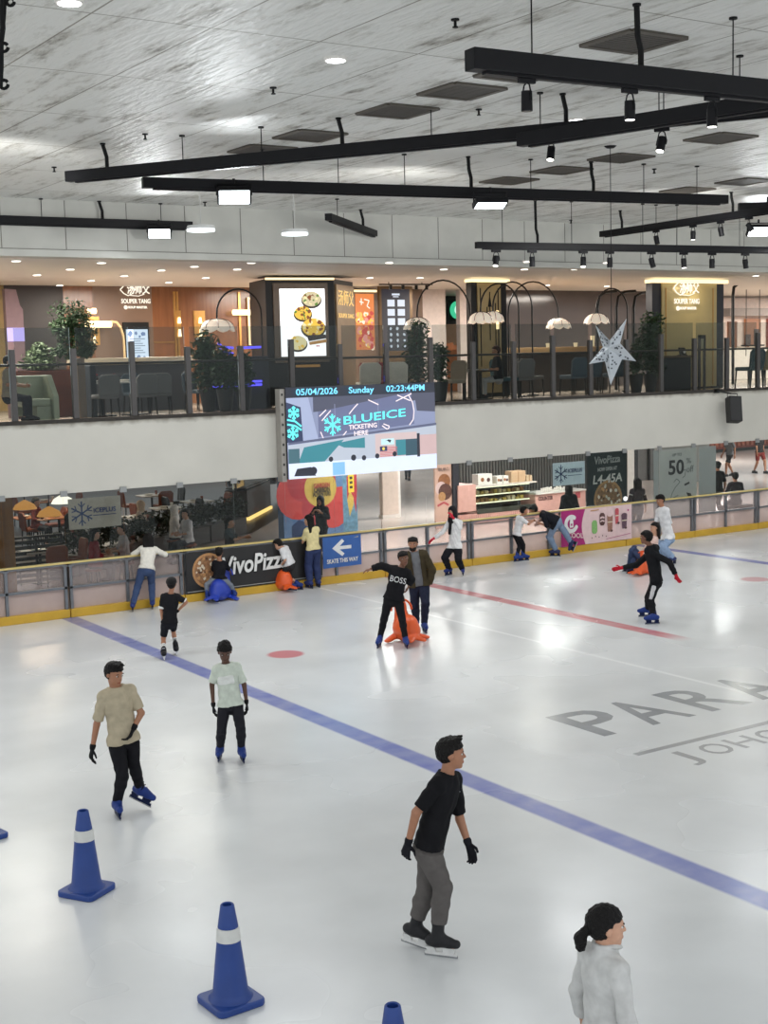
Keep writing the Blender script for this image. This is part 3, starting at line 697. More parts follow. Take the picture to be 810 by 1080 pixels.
# ---- ceiling of the rink: worn foil boards
def ceil_mat():
    m = mat('foil ceiling boards', (172, 172, 168), 0.42, 0, 0.05, 1.5); nt = m.node_tree; N = nt.nodes; L = nt.links; b = N['Principled BSDF']
    tc = N.new('ShaderNodeTexCoord'); mp = N.new('ShaderNodeMapping'); mp.inputs['Scale'].default_value = (1, 1, 1); L.new(tc.outputs['Object'], mp.inputs['Vector'])
    br = N.new('ShaderNodeTexBrick'); br.inputs['Scale'].default_value = 1.0; br.inputs['Brick Width'].default_value = 1.2; br.inputs['Row Height'].default_value = 2.4; br.inputs['Mortar Size'].default_value = 0.011; br.offset = 0.0
    br.inputs['Color1'].default_value = (1, 1, 1, 1); br.inputs['Color2'].default_value = (0.96, 0.96, 0.95, 1); br.inputs['Mortar'].default_value = (0.34, 0.32, 0.28, 1)
    L.new(mp.outputs[0], br.inputs['Vector'])
    st = N.new('ShaderNodeMapping'); st.inputs['Scale'].default_value = (2.4, 0.6, 1); L.new(tc.outputs['Object'], st.inputs['Vector'])
    nz = N.new('ShaderNodeTexNoise'); nz.inputs['Scale'].default_value = 1.7; nz.inputs['Detail'].default_value = 8; nz.inputs['Roughness'].default_value = 0.7; L.new(st.outputs[0], nz.inputs['Vector'])
    rp = N.new('ShaderNodeValToRGB'); e = rp.color_ramp.elements; e[0].position = 0.30; e[0].color = lin((112, 106, 96)) + (1,); e[1].position = 0.50; e[1].color = lin((226, 226, 222)) + (1,)
    e2 = rp.color_ramp.elements.new(0.42); e2.color = lin((204, 203, 197)) + (1,)
    L.new(nz.outputs['Fac'], rp.inputs['Fac'])
    mx = N.new('ShaderNodeMix'); mx.data_type = 'RGBA'; mx.blend_type = 'MULTIPLY'; mx.inputs[0].default_value = 1; L.new(rp.outputs['Color'], mx.inputs[6]); L.new(br.outputs['Color'], mx.inputs[7]); L.new(mx.outputs[2], b.inputs['Base Color'])
    n2 = N.new('ShaderNodeTexNoise'); n2.inputs['Scale'].default_value = 5.0; n2.inputs['Detail'].default_value = 8; L.new(st.outputs[0], n2.inputs['Vector'])
    bp = N.new('ShaderNodeBump'); bp.inputs['Strength'].default_value = 0.6; bp.inputs['Distance'].default_value = 0.06; L.new(n2.outputs['Fac'], bp.inputs['Height']); L.new(bp.outputs[0], b.inputs['Normal'])
    b.inputs['Specular IOR Level'].default_value = 0.45
    return m
ceiling = setting(MB().box(-9, 44, 3.0, YB + 0.12, ZC, ZC + 0.15).build('ceiling', ceil_mat()))
setting(MB().box(34.0, 34.3, 3.0, YB - 0.1, 0, ZC).build('wall_right', mat('pale light blocking wall', (186, 186, 182), .6)))  # unseen end wall, added to block world light from the right
# bulkhead of white panels over the gallery opening
PANEL = mat('white bulkhead panels', (196, 196, 190), 0.5, 0, 0.05, 2.0)
SEAM = mat('panel seam shadow gap', (120, 118, 112), 0.8)
b = MB().box(-4, 44, YB, YB + 0.35, 7.06, ZC); b.box(-4, 44, YB - 0.02, YB + 0.45, 6.93, 7.06)
x = 6.85
b.m(1)
while x < 34: b.box(x - 0.008, x + 0.008, YB - 0.004, YB, 7.07, ZC - 0.01); x += 1.245
b.box(-4, 44, YB - 0.003, YB, 7.055, 7.075)
setting(b.build('wall_back', [PANEL, SEAM]))
# fascia: white plaster band under the gallery rail, with grime along its top edge
def fascia_mat():
    m = mat('white fascia plaster', (194, 192, 184), 0.6, 0, 0.04, 1.2); nt = m.node_tree; N = nt.nodes; L = nt.links; b = N['Principled BSDF']
    src = b.inputs['Base Color'].links[0].from_socket
    tc = N.new('ShaderNodeTexCoord'); sx = N.new('ShaderNodeSeparateXYZ'); L.new(tc.outputs['Object'], sx.inputs[0])
    nz = N.new('ShaderNodeTexNoise'); nz.inputs['Scale'].default_value = 5; nz.inputs['Detail'].default_value = 6; L.new(tc.outputs['Object'], nz.inputs['Vector'])
    a = N.new('ShaderNodeMath'); a.operation = 'MULTIPLY_ADD'; L.new(nz.outputs['Fac'], a.inputs[0]); a.inputs[1].default_value = 0.16; L.new(sx.outputs[2], a.inputs[2])
    mr = N.new('ShaderNodeMapRange'); L.new(a.outputs[0], mr.inputs['Value']); mr.inputs['From Min'].default_value = 3.76; mr.inputs['From Max'].default_value = 3.88
    mx = N.new('ShaderNodeMix'); mx.data_type = 'RGBA'; L.new(mr.outputs[0], mx.inputs[0]); L.new(src, mx.inputs[6]); mx.inputs[7].default_value = lin((120, 115, 104)) + (1,); L.new(mx.outputs[2], b.inputs['Base Color']); return m
setting(MB().box(-4, 44, YB + 0.0, YB + 0.3, 2.42, ZF + 0.0).build('wall_back', fascia_mat()))
setting(MB().box(-4, 44, YB - 0.02, YB + 0.14, ZF, ZF + 0.07).build('trim_1', mat('dark grimy kerb', (48, 44, 40), 0.8, 0, 0.3, 14)))

# ---- dasher boards: eleven sections, 2.44 m each
STEEL = mat('brushed galvanised posts', (120, 124, 130), 0.38, 0.6, 0.08, 6)
YEL = mat('yellow kick board', (200, 160, 52), 0.45, 0, 0.08, 3, 0.1)
RAIL = mat('pale yellow cap rail', (214, 192, 122), 0.4, 0, 0.06, 4)
CLEAR = haze('scratched clear board panel', (190, 178, 176), 0.30)
MILK = haze('milky lower board panel', (206, 186, 180), 0.62)
SHG = glass('rink shield glass', (240, 245, 245), 0.07, 0.97)
CLIP = mat('grey glass clip', (150, 152, 152), 0.4, 0.5)
def where(k):
    return ['far left under the snowflake banner', 'where the girl in white leans', 'carrying the pizza banner', 'behind the girl in the yellow top', 'right of the blue arrow sign', 'left of the woman in the black headscarf',
            'in front of the pink bakery case', 'behind the pink drinks banner', 'behind the man in the white tee', 'by the two seated shoppers at right', 'at the far right end'][k]
for k in range(0, 11):
    x0 = 6.59 + 2.44 * k; x1 = x0 + 2.44; y0, y1 = YB - 0.04, YB + 0.04
    t = thing('dasher_board', 'rink board section with yellow kick board, ' + where(k), 'rink board', (x0 + 1.22, YB, 0), 'board sections along the far side of the rink')
    MB().box(x0 + 0.01, x1 - 0.01, YB - 0.08, YB + 0.06, 0, 0.165).build('kick_board', YEL, t, bevel=0.01)
    MB().box(x0, x1, YB - 0.06, YB + 0.06, 1.055, 1.09).build('cap_rail', RAIL, t, bevel=0.008)
    for px in (x0 + 0.055, x0 + 1.22, x1 - 0.055):
        p = MB().box(px - 0.028, px + 0.028, y0, y1, 0.165, 1.055).build('post', STEEL, t)
        MB().box(px - 0.06, px + 0.06, y0 - 0.006, y0, 1.0, 1.03).build('bracket', STEEL, p)
    MB().box(x0 + 0.03, x1 - 0.03, y0, y1, 0.565, 0.61).build('mid_rail', STEEL, t)
    MB().box(x0 + 0.03, x1 - 0.03, y0, y1, 1.02, 1.055).build('top_rail', STEEL, t)
    MB().box(x0 + 0.03, x1 - 0.03, YB + 0.012, YB + 0.022, 0.61, 1.02).build('clear_panel', CLEAR, t)
    MB().box(x0 + 0.03, x1 - 0.03, YB + 0.012, YB + 0.022, 0.165, 0.565).build('lower_panel', MILK, t)
    for j in range(2):
        a = x0 + 1.22 * j
        g = thing('glass_shield', ('left' if j == 0 else 'right') + ' shield pane, board section ' + where(k), 'glass panel', (a + .61, YB, 1.09), 'glass shields above the boards')
        MB().box(a + 0.006, a + 1.214, YB - 0.006, YB + 0.006, 1.09, 2.42).build('pane', SHG, g)
        MB().box(a - 0.07, a + 0.07, YB - 0.035, YB - 0.007, 2.36, 2.47).build('clip', CLIP, g)
# ---- banners and signs fixed to the boards and shields
BLK = mat('black banner vinyl', (34, 33, 34), 0.45); WHT = mat('white print', (226, 226, 224), 0.5); NEWS = mat('grey worn print', (160, 158, 152), 0.6)
CRUST = mat('baked crust print', (188, 140, 92), 0.6, 0, 0.15, 14); CHEESE = mat('pizza cheese print', (150, 108, 74), 0.6, 0, 0.35, 26); TOPP = mat('pizza topping print', (92, 62, 44), 0.6); MOZZ = mat('mozzarella print', (222, 208, 186), 0.6)
OUT = (0, -1, 0)
def banner(name, label, cat, x0, x1, z0, z1, m, y=YB - 0.09, th=0.012, corners=None):
    t = thing(name, label, cat, ((x0 + x1) / 2, y + th, z0))
    MB().box(x0, x1, y, y + th, z0, z1).build('sheet', m, t)
    return t, Pic((x0, y, z0), (x1 - x0, 0, 0), (0, 0, z1 - z0), OUT)
def pizza(p, a, b, r, seed=1, part=False):
    rg = random.Random(seed); p.disc(a, b, r, CRUST, n=30); p.disc(a, b, r * 0.86, CHEESE, n=30)
    for i in range(46):
        q, w = rg.uniform(0, 6.28), math.sqrt(rg.uniform(0, 0.62)) * r
        p.disc(a + w * math.cos(q) / p.asp, b + w * math.sin(q), r * rg.uniform(0.05, 0.11), rg.choice((TOPP, MOZZ, MOZZ, CRUST)), n=7, wob=0.3)
t, p = banner('pizza_banner', 'long black banner with a pizza and white script lettering on the boards', 'banner', 11.50, 14.72, 0.18, 1.02, BLK)
pizza(p, 0.155, 0.52, 0.43); p.rect(0.0, 0.03, 1, 0.05, NEWS); p.build('artwork', t)
text('VivoPizza', 'lettering', 0.52, (13.05, YB - 0.098 - 0.034, 0.66), (1, 0, 0.02), ZU, WHT, t, 0.004, width=1.55, bold=0.012, shear=0.15)
BLUE = mat('blue sign vinyl', (52, 96, 166), 0.45)
t, p = banner('arrow_sign', 'blue sign with a white left arrow and SKATE THIS WAY on the boards', 'sign', 14.74, 15.72, 0.36, 1.04, BLUE, y=YB - 0.10)
p.poly([(0.24, 0.62), (0.50, 0.90), (0.56, 0.82), (0.44, 0.68), (0.44, 0.56), (0.56, 0.42), (0.50, 0.34)], WHT); p.rect(0.36, 0.565, 0.74, 0.675, WHT); p.poly([(0.24, 0.62), (0.32, 0.70), (0.32, 0.54)], WHT)
p.poly([(0.80, 0.90), (0.93, 0.95), (0.93, 0.90)], NEWS); p.build('arrow', t)
text('SKATE THIS WAY', 'lettering', 0.13, (15.22, YB - 0.118, 0.50), XR, ZU, WHT, t, 0.003, width=0.80, bold=0.003)
PINK = mat('pale pink print', (224, 196, 196), 0.5); MAG = mat('magenta print', (168, 34, 112), 0.5); GRN = mat('green drink print', (130, 178, 106), 0.5, 0, .2, 20); TEA = mat('milk tea print', (150, 108, 92), 0.5, 0, .3, 20); CHOC = mat('chocolate print', (84, 54, 52), 0.5, 0, .3, 24); REDP = mat('red fruit print', (190, 84, 92), 0.5, 0, .3, 24); PUR = mat('purple drink print', (96, 70, 84), 0.5, 0, .3, 20)
t, p = banner('drinks_banner', 'pink and magenta banner of iced drinks on the boards', 'banner', 21.50, 23.84, 0.18, 1.06, PINK)
p.poly([(0, 0), (0.36, 0)] + [(0.335 - 0.05 * math.sin(math.pi * i / 8), i / 8) for i in range(9)] + [(0, 1)], MAG)
for i in range(26):
    a0 = math.radians(55 + i * 11)
    p.disc(0.14 + 0.075 * math.cos(a0), 0.62 + 0.20 * math.sin(a0), 0.062, WHT, n=8)
p.rect(0.115, 0.52, 0.165, 0.70, WHT); p.disc(0.14, 0.74, 0.06, WHT); p.rect(0.130, 0.57, 0.150, 0.63, MAG)
for x, y, w, h, m in ((0.46, 0.46, .075, .38, GRN), (0.57, 0.66, .075, .36, CHOC), (0.68, 0.52, .085, .48, TEA), (0.78, 0.68, .055, .40, REDP), (0.885, 0.52, .085, .40, PUR)):
    if m is CHOC or m is GRN:
        p.poly([(x - w / 2, y - h / 2 + .06), (x - w / 4, y - h / 2), (x + w / 4, y - h / 2), (x + w / 2, y - h / 2 + .06), (x + w / 2, y + h / 2 - .06), (x + w / 4, y + h / 2), (x - w / 4, y + h / 2), (x - w / 2, y + h / 2 - .06)], m)
        if m is CHOC: p.stroke([(x - .03, y + .03), (x, y + .06), (x + .03, y + .03)], 0.05, PINK); p.stroke([(x - .03, y - .07), (x, y - .04), (x + .03, y - .07)], 0.04, PINK)
    else:
        p.poly([(x - w * .36, y - h / 2), (x + w * .36, y - h / 2), (x + w / 2, y + h / 2), (x - w / 2, y + h / 2)], m); p.disc(x, y + h / 2, w * 1.2, PINK if m is TEA else m, ry=0.05)
        p.disc(x + 0.02, y - h / 2 + 0.02, 0.05, CHOC, ry=0.035); p.rect(x - w * .4, y + .02, x + w * .4, y + .05, MOZZ)
p.stroke([(0.40, 0.93), (0.52, 0.94)], 0.03, CRUST); p.stroke([(0.62, 0.08), (0.97, 0.16)], 0.015, MAG); p.disc(0.94, 0.84, 0.03, MAG)
for i in range(5): p.disc(0.42 + i * 0.05, 0.16 + 0.03 * (i % 2), 0.02, CHOC, n=6)
p.build('artwork', t); text('COOL', 'lettering', 0.17, (21.92, YB - 0.13, 0.43), (1, 0, -0.1), ZU, PINK, t, 0.003, width=0.50, bold=0.004)

def snowflake(p, a, b, r, m, w=0.05):
    for k in range(3):
        q = math.radians(90 + 60 * k); p.stroke([(a - r * math.cos(q) / p.asp, b - r * math.sin(q)), (a + r * math.cos(q) / p.asp, b + r * math.sin(q))], w, m)
    for k in range(6):
        q = math.radians(90 + 60 * k)
        for s in (-1, 1):
            c = (a + .52 * r * math.cos(q) / p.asp, b + .52 * r * math.sin(q)); q2 = q + s * 0.75
            p.stroke([c, (c[0] + .42 * r * math.cos(q2) / p.asp, c[1] + .42 * r * math.sin(q2))], w * .7, m)
TAUPE = mat('taupe banner', (166, 150, 136), 0.6); NAVY = mat('navy print', (48, 58, 96), 0.5); BAN = mat('pale blue banner', (226, 234, 238), 0.5)
for lab, bx0, bx1, bz0, bz1, bm in (('taupe banner with a navy snowflake hung inside the left shield glass', 9.12, 10.20, 1.70, 2.30, TAUPE), ('pale banner with a blue snowflake hung beside the black pizza poster', 21.35, 22.38, 1.68, 2.24, BAN)):
    t, p = banner('snowflake_banner', lab, 'banner', bx0, bx1, bz0, bz1, bm, y=YB + 0.02, th=0.006)
    snowflake(p, 0.25, 0.5, 0.40, NAVY); p.rect(0.46, 0.40, 0.90, 0.425, NAVY); p.build('artwork', t)
    text('ICEPLUS', 'lettering', 0.13, ((bx0 * .32 + bx1 * .68), YB + 0.008, bz0 + 0.34), XR, ZU, NAVY, t, 0.002, width=0.46, bold=0.002)
t, p = banner('pizza_poster', 'tall black poster with half a pizza and L4-45A behind the drinks banner', 'poster', 22.44, 23.80, 1.10, 2.42, mat('black poster board', (40, 44, 44), 0.4), y=YB + 0.02, th=0.02)
pizza(p, 0.52, 0.10, 0.36, 5); p.b.v = [(x, y, max(z, 1.10)) for x, y, z in p.b.v]; p.build('artwork', t)
for s, z, w, sz in (('VivoPizza', 2.22, 0.86, 0.26), ('NOW OPEN AT', 1.99, 0.66, 0.12), ('L4-45A', 1.74, 0.98, 0.30)):
    text(s, 'lettering', sz, (23.11, YB + 0.010, z), (1, 0, 0.02), ZU, NEWS if s[0] != 'L' else mat('cream print', (206, 200, 190), 0.5), t, 0.002, width=w, bold=0.006, shear=0.12)
MB().cyl((23.70, YB + 0.0, 1.20), (23.70, YB - 0.03, 1.20), 0.055, n=16).build('lamp_disc', glow('white lamp disc', (255, 255, 255), 1.5), t)
FILM = haze('frosted grey window film', (212, 204, 196), 0.9, 0.5); FILM2 = haze('frosted grey window strip', (196, 192, 188), 0.82, 0.5)
t, p = banner('sale_poster', 'frosted grey window poster reading 50% off on the shield glass', 'poster', 24.92, 26.28, 0.62, 2.36, FILM, y=YB + 0.028, th=0.004)
DK = mat('charcoal print', (64, 56, 58), 0.6); GR = mat('mid grey print', (120, 118, 116), 0.6)
for s, x, z, sz, m, w in (('UP TO', 25.55, 2.20, 0.11, GR, 0.34), ('50', 25.52, 1.86, 0.52, DK, 0.56), ('%', 25.98, 2.02, 0.20, GR, 0.18), ('off', 26.02, 1.80, 0.24, GR, 0.26)):
    text(s, 'lettering', sz, (x, YB + 0.020, z), XR, ZU, m, t, 0.002, width=w, bold=0.012 if s == '50' else 0.0)
p.poly([(0.66, 0.46), (0.80, 0.49), (0.81, 0.46), (0.68, 0.43)], DK); p.poly([(0.72, 0.33), (0.84, 0.31), (0.92, 0.18), (0.84, 0.17)], DK)
p.stroke([(0.38, 0.5), (0.46, 0.55), (0.55, 0.5), (0.42, 0.42), (0.33, 0.33), (0.3, 0.25), (0.5, 0.3)], 0.012, GR); p.stroke([(0.62, 0.66), (0.70, 0.68), (0.68, 0.58), (0.62, 0.56)], 0.012, GR); p.stroke([(0.25, 0.2), (0.5, 0.24), (0.7, 0.2)], 0.012, GR); p.build('artwork', t)
tag(MB().box(26.36, 27.0, YB + 0.028, YB + 0.032, 0.62, 2.36).build('window_film', FILM2), 'plain frosted film strip on the glass right of the 50% off poster', 'window film')
tag(MB().box(24.72, 24.90, YB + 0.028, YB + 0.032, 0.62, 2.36).build('window_film', FILM2), 'narrow frosted film strip on the glass left of the 50% off poster', 'window film')

# ---- LED screen hung on the fascia
t = thing('video_screen', 'large lit video wall showing date and an ice rink ticket counter', 'screen', (15.74, 24.95, 2.38))
SX0, SX1, SZ0, SZ1 = 13.86, 17.68, 2.38, 4.31
MB().box(SX0 - 0.02, SX1, 24.90, 25.13, SZ0, SZ1).build('casing', mat('dark screen casing', (30, 32, 38), 0.5), t)
c = MB().box(SX0 - 0.13, SX0 - 0.02, 24.93, 25.13, SZ0 - 0.05, SZ1 - 0.03)
sf = c.build('side_frame', mat('pale metal side frame', (160, 156, 150), 0.5, 0.3), t)
for i in range(9): MB().box(SX0 - 0.10, SX0 - 0.06, 24.922, 24.93, SZ0 + 0.08 + i * 0.21, SZ0 + 0.13 + i * 0.21).build('bolt_slot', mat('dark slots', (40, 40, 40)), sf)
E_ = lambda n, c, s=1.0: glow('screen ' + n, c, s * 1.22)
p = Pic((SX0, 24.898, SZ0), (SX1 - SX0, 0, 0), (0, 0, SZ1 - SZ0), OUT)
p.rect(0, 0, 1, 1, E_('haze grey', (150, 160, 196), 0.75)); p.rect(0, 0.885, 1, 1, E_('night band', (26, 34, 58), 0.6))
p.poly([(0.17, 0.72), (0.17, 0.885), (1, 0.885), (1, 0.66), (0.87, 0.68), (0.86, 0.80)], E_('dim soffit', (84, 88, 112), 0.7)); p.poly([(0.0, 0.30), (0, 0.885), (0.14, 0.885), (0.20, 0.40)], E_('white pier', (176, 188, 222), 0.8))
p.poly([(0.0, 0.40), (0.0, 0.84), (0.09, 0.78), (0.10, 0.40)], E_('navy side', (46, 60, 104), 0.7)); p.poly([(0.20, 0.44), (0.20, 0.72), (0.83, 0.90), (0.85, 0.53)], E_('sign wall', (112, 120, 160), 0.75))
for q in range(2): p.stroke([(0.31 + .29 * q, 0.50), (0.31 + .29 * q, 0.80)], 0.008, E_('joint', (150, 156, 190), 0.8))
cy = E_('cyan neon', (96, 232, 232), 1.2); wh = E_('white neon', (240, 226, 230), 1.05)
snowflake(p, 0.045, 0.72, 0.075, cy, 0.022); snowflake(p, 0.035, 0.50, 0.075, cy, 0.022)
p.stroke([(0.0, 0.65), (0.05, 0.63), (0.09, 0.57)], 0.02, cy); p.stroke([(0.0, 0.60), (0.05, 0.58), (0.09, 0.53)], 0.02, cy)
snowflake(p, 0.29, 0.57, 0.12, cy, 0.022)
for st in ([(0.205, 0.67), (0.25, 0.74)], [(0.22, 0.62), (0.28, 0.73)], [(0.21, 0.50), (0.23, 0.41)], [(0.53, 0.83), (0.60, 0.77)], [(0.72, 0.80), (0.83, 0.88)], [(0.73, 0.87), (0.82, 0.80)], [(0.40, 0.68), (0.43, 0.74), (0.46, 0.79)], [(0.35, 0.43), (0.38, 0.49)],
           [(0.81, 0.86), (0.835, 0.78), (0.845, 0.68), (0.838, 0.58), (0.81, 0.52)], [(0.63, 0.55), (0.67, 0.52), (0.66, 0.48), (0.62, 0.53)]): p.stroke(st, 0.013, wh)
p.rect(0, 0.0, 1, 0.17, E_('counter glow', (222, 232, 250), .95)); p.poly([(0.0, 0.17), (0, 0.37), (1, 0.50), (1, 0.17)], E_('back wall', (206, 216, 232), 0.72)); p.poly([(0.06, 0.17), (0.10, 0.34), (0.36, 0.40), (0.23, 0.17)], E_('teal panel', (60, 160, 176), 0.62)); p.poly([(0.30, 0.36), (0.50, 0.41), (0.50, 0.29), (0.36, 0.31)], E_('teal panel', (70, 186, 194)))
p.rect(0.0, 0.17, 0.07, 0.33, E_('grey door', (70, 116, 130), 0.7)); p.rect(0.57, 0.17, 0.86, 0.44, E_('menu wall', (232, 210, 210), 0.72)); p.rect(0.61, 0.31, 0.70, 0.38, E_('picture', (190, 226, 232), 1)); p.rect(0.71, 0.18, 0.78, 0.36, E_('teal panel', (70, 186, 194))); p.rect(0.78, 0.17, 0.86, 0.36, E_('dark menu', (52, 92, 110), 0.7)); p.rect(0.87, 0.17, 1, 0.40, E_('pink window', (232, 200, 200), 0.7)); p.rect(0.86, 0.15, 0.88, 0.42, E_('night band', (26, 34, 58)))
for i in range(7): p.rect(0.60, 0.18 + i * .016, 0.72, 0.187 + i * .016, E_('flag red', (206, 90, 100), 0.9))
p.rect(0.60, 0.24, 0.65, 0.295, E_('flag blue', (30, 44, 100), 0.8)); p.disc(0.625, 0.268, 0.018, E_('flag yellow', (240, 214, 90), 1)); p.poly([(0.63, 0.35), (0.65, 0.36), (0.67, 0.33), (0.68, 0.36), (0.66, 0.37)], E_('night band', (26, 34, 58)))
p.poly([(0.0, 0.375), (1, 0.505), (1, 0.53), (0, 0.40)], E_('ledge', (100, 108, 140), 0.7))
for x, y, r in ((0.27, 0.19, .03), (0.42, 0.19, .035), (0.49, 0.18, .03), (0.58, 0.19, .03), (0.70, 0.20, .03)): p.disc(x, y, r, E_('night band', (26, 34, 58)), n=9)
p.poly([(0.03, 0.03), (0.05, 0.11), (0.14, 0.12), (0.17, 0.02)], E_('night band', (26, 34, 58))); p.disc(0.155, 0.075, 0.045, E_('night band', (26, 34, 58))); p.rect(0.28, 0.01, 0.36, 0.15, E_('blue stand', (130, 186, 226), 1))
p.build('picture', t)
LC = E_('cyan digits', (120, 214, 255), 1.2)
for s, x, w in (('05/04/2026', 0.19, 0.27), ('Sunday', 0.48, 0.17), ('02:23:44PM', 0.785, 0.27)):
    text(s, 'lettering', 0.19, (SX0 + x * (SX1 - SX0), 24.845, SZ0 + 0.942 * (SZ1 - SZ0)), XR, ZU, LC, t, 0.002, width=w * 3.8, bold=0.003)
text('BLUEICE', 'lettering', 0.25, (SX0 + 0.565 * 3.82, 24.835, SZ0 + 0.635 * 1.93), (1, 0, 0.07), ZU, cy, t, 0.002, width=1.62, bold=0.003)
for s, x, z, w in (('TICKETING', 0.485, 0.535, 0.72), ('HERE', 0.47, 0.46, 0.36)): text(s, 'lettering', 0.14, (SX0 + x * 3.82, 24.835, SZ0 + z * 1.93), (1, 0, 0.03), ZU, wh, t, 0.002, width=w, bold=0.003)

# ---- wall speaker on the fascia
c = onvert(774, 432, (27.2, 24.8)); sx, sz = 27.62, float(ony(774, 432, 24.75)[2])
t = thing('wall_speaker', 'black loudspeaker on an arm below the gallery rail at right', 'loudspeaker', (XU(774, 24.75, 432), 24.75, sz - 0.3)); sx = XU(774, 24.75, 432)
BLKP = mat('black plastic', (22, 22, 24), 0.5); ca, sa = math.cos(-.12), math.sin(-.12)
r_, u_, f_ = Vector((0.93, -0.35, 0.06)), Vector((0.16, 0.22, 0.96)).normalized(), None
r_ = (r_ - u_ * r_.dot(u_)).normalized(); f_ = u_.cross(r_)
MB().obox((sx, 24.75, sz), r_ * 0.17, f_ * 0.15, u_ * 0.34).build('cabinet', BLKP, t, bevel=0.02)
MB().obox(Vector((sx, 24.75, sz)) - f_ * 0.155, r_ * 0.15, f_ * 0.008, u_ * 0.32).build('grille', mat('speaker grille', (34, 34, 36), 0.7, 0, .3, 60), t)
b = MB(); top = Vector((sx, 24.75, sz)) + u_ * 0.43; b.tube([top - r_ * 0.16 - u_ * 0.12, top - r_ * 0.16, top + r_ * 0.12, top + r_ * 0.12 - u_ * 0.12], 0.014); b.tube([top - r_ * .05, (sx - 0.22, YB, sz + 0.50)], 0.02); b.box(sx - 0.32, sx - 0.12, YB - 0.02, YB, sz + 0.44, sz + 0.56)
b.build('bracket', BLKP, t)
# ================================================================ the gallery floor with its restaurant
PST = mat('dark bronze post', (74, 72, 72), 0.45, 0.3); GG = glass('gallery rail glass', (232, 236, 236), 0.08, 0.93); HRL = mat('dark hand rail', (58, 54, 52), 0.4, 0.3)
lefts = ['beside the green booth sofa', 'in front of the planter box', 'left of the dining table', 'in front of the dining table', 'by the leafy pots', 'before the purple reflection streaks', 'left of the food lightbox', 'above the left edge of the video wall', 'above the video wall date', 'above the video wall clock',
         'left of the gold column', 'before the seated diner', 'in front of the long bar', 'left of the paper star', 'right of the paper star', 'in front of the leafy tree by the gold sign', 'before the dark host stand', 'below the gold sign at its right', 'before the teal armchair', 'at the far right edge']
for k in range(20):
    x0 = 6.98 + 1.203 * k
    t = thing('glass_balustrade', 'gallery rail glass bay ' + lefts[k], 'railing', (x0, YB + .06, ZF + .07), 'glass bays of the gallery rail')
    MB().box(x0 - 0.055, x0 + 0.055, YB + 0.01, YB + 0.11, ZF + 0.07, 5.20 if k % 3 else 5.32).build('post', PST, t, bevel=0.01)
    MB().box(x0 + 0.06, x0 + 1.143, YB + 0.055, YB + 0.067, ZF + 0.09, 5.60).build('pane', GG, t)
    MB().cyl((x0 + 0.055, YB + 0.13, 4.90), (x0 + 1.15, YB + 0.13, 4.90), 0.025).build('hand_rail', HRL, t)
DARKFL = mat('gallery floor tiles', (150, 138, 126), 0.25, 0, 0.1, 1.0)
setting(MB().box(-4, 52, YB + 0.3, 46, ZF - 0.25, ZF).build('floor', DARKFL))
setting(MB().box(-4, 52, YB + 0.45, 46, 6.98, 7.12).build('ceiling', mat('gallery ceiling paint', (228, 224, 220), 0.6, 0, 0.02, 1.0)))
YW = 34.5
WOODR = wood('glossy brown veneer', (112, 72, 48), (138, 92, 62), 2.0, 0.22); TAUW = mat('taupe lacquer wall', (118, 94, 78), 0.35, 0, 0.04, 2); DKW = mat('dark brown recess', (48, 38, 34), 0.4); GREYW = mat('dark taupe glass wall', (84, 74, 70), 0.12, 0, 0.05, 1.5); CREAM = mat('cream wall', (214, 200, 194), 0.5); OCH = mat('ochre wall', (146, 120, 70), 0.4)
GOLD = mat('warm gold trim', (196, 148, 84), 0.3, 0.7); BLKM = mat('black metal', (24, 23, 23), 0.4, 0.4)
def wallp(name, u0, u1, m, v0=None, v1=None, y=YW, th=0.2, z0=ZF, z1=6.98):
    if v0 is not None: um = (u0 + u1) / 2; z1 = float(ony(um, v0, y)[2]); z0 = float(ony(um, v1, y)[2])
    return MB().box(XU(u0, y), XU(u1, y), y, y + th, z0, z1).build(name, m)
for u0, u1, m in ((-60, 8, OCH), (8, 24, DKW), (24, 70, DKW), (70, 101, WOODR), (101, 163, TAUW), (163, 232, WOODR), (232, 300, WOODR), (300, 398, TAUW), (398, 447, TAUW), (447, 471, CREAM), (486, 496, CREAM), (533, 684, GREYW)):
    setting(wallp('wall_back', u0, u1, m))
setting(MB().box(XU(460, 38), XU(498, 38), 38, 38.2, ZF, 6.98).build('wall_back', mat('teal dark shop wall', (62, 72, 72), 0.4)))
setting(MB().box(XU(755, 40), XU(840, 40), 40, 40.2, ZF, 6.98).build('wall_back', mat('brown shop wall', (120, 86, 66), 0.4)))
b = MB()
for u in (186, 189, 254, 284): b.box(XU(u, YW) - 0.03, XU(u, YW) + 0.03, YW - 0.04, YW, ZF + 0.6, 6.85)
b.box(XU(163, YW), XU(187, YW), YW - .02, YW, 5.46, 5.49)
setting(b.build('trim_2', GOLD))
LED = glow('warm cove light', (255, 226, 170), 1.9)
def P(u, v, y): return ony(u, v, y)
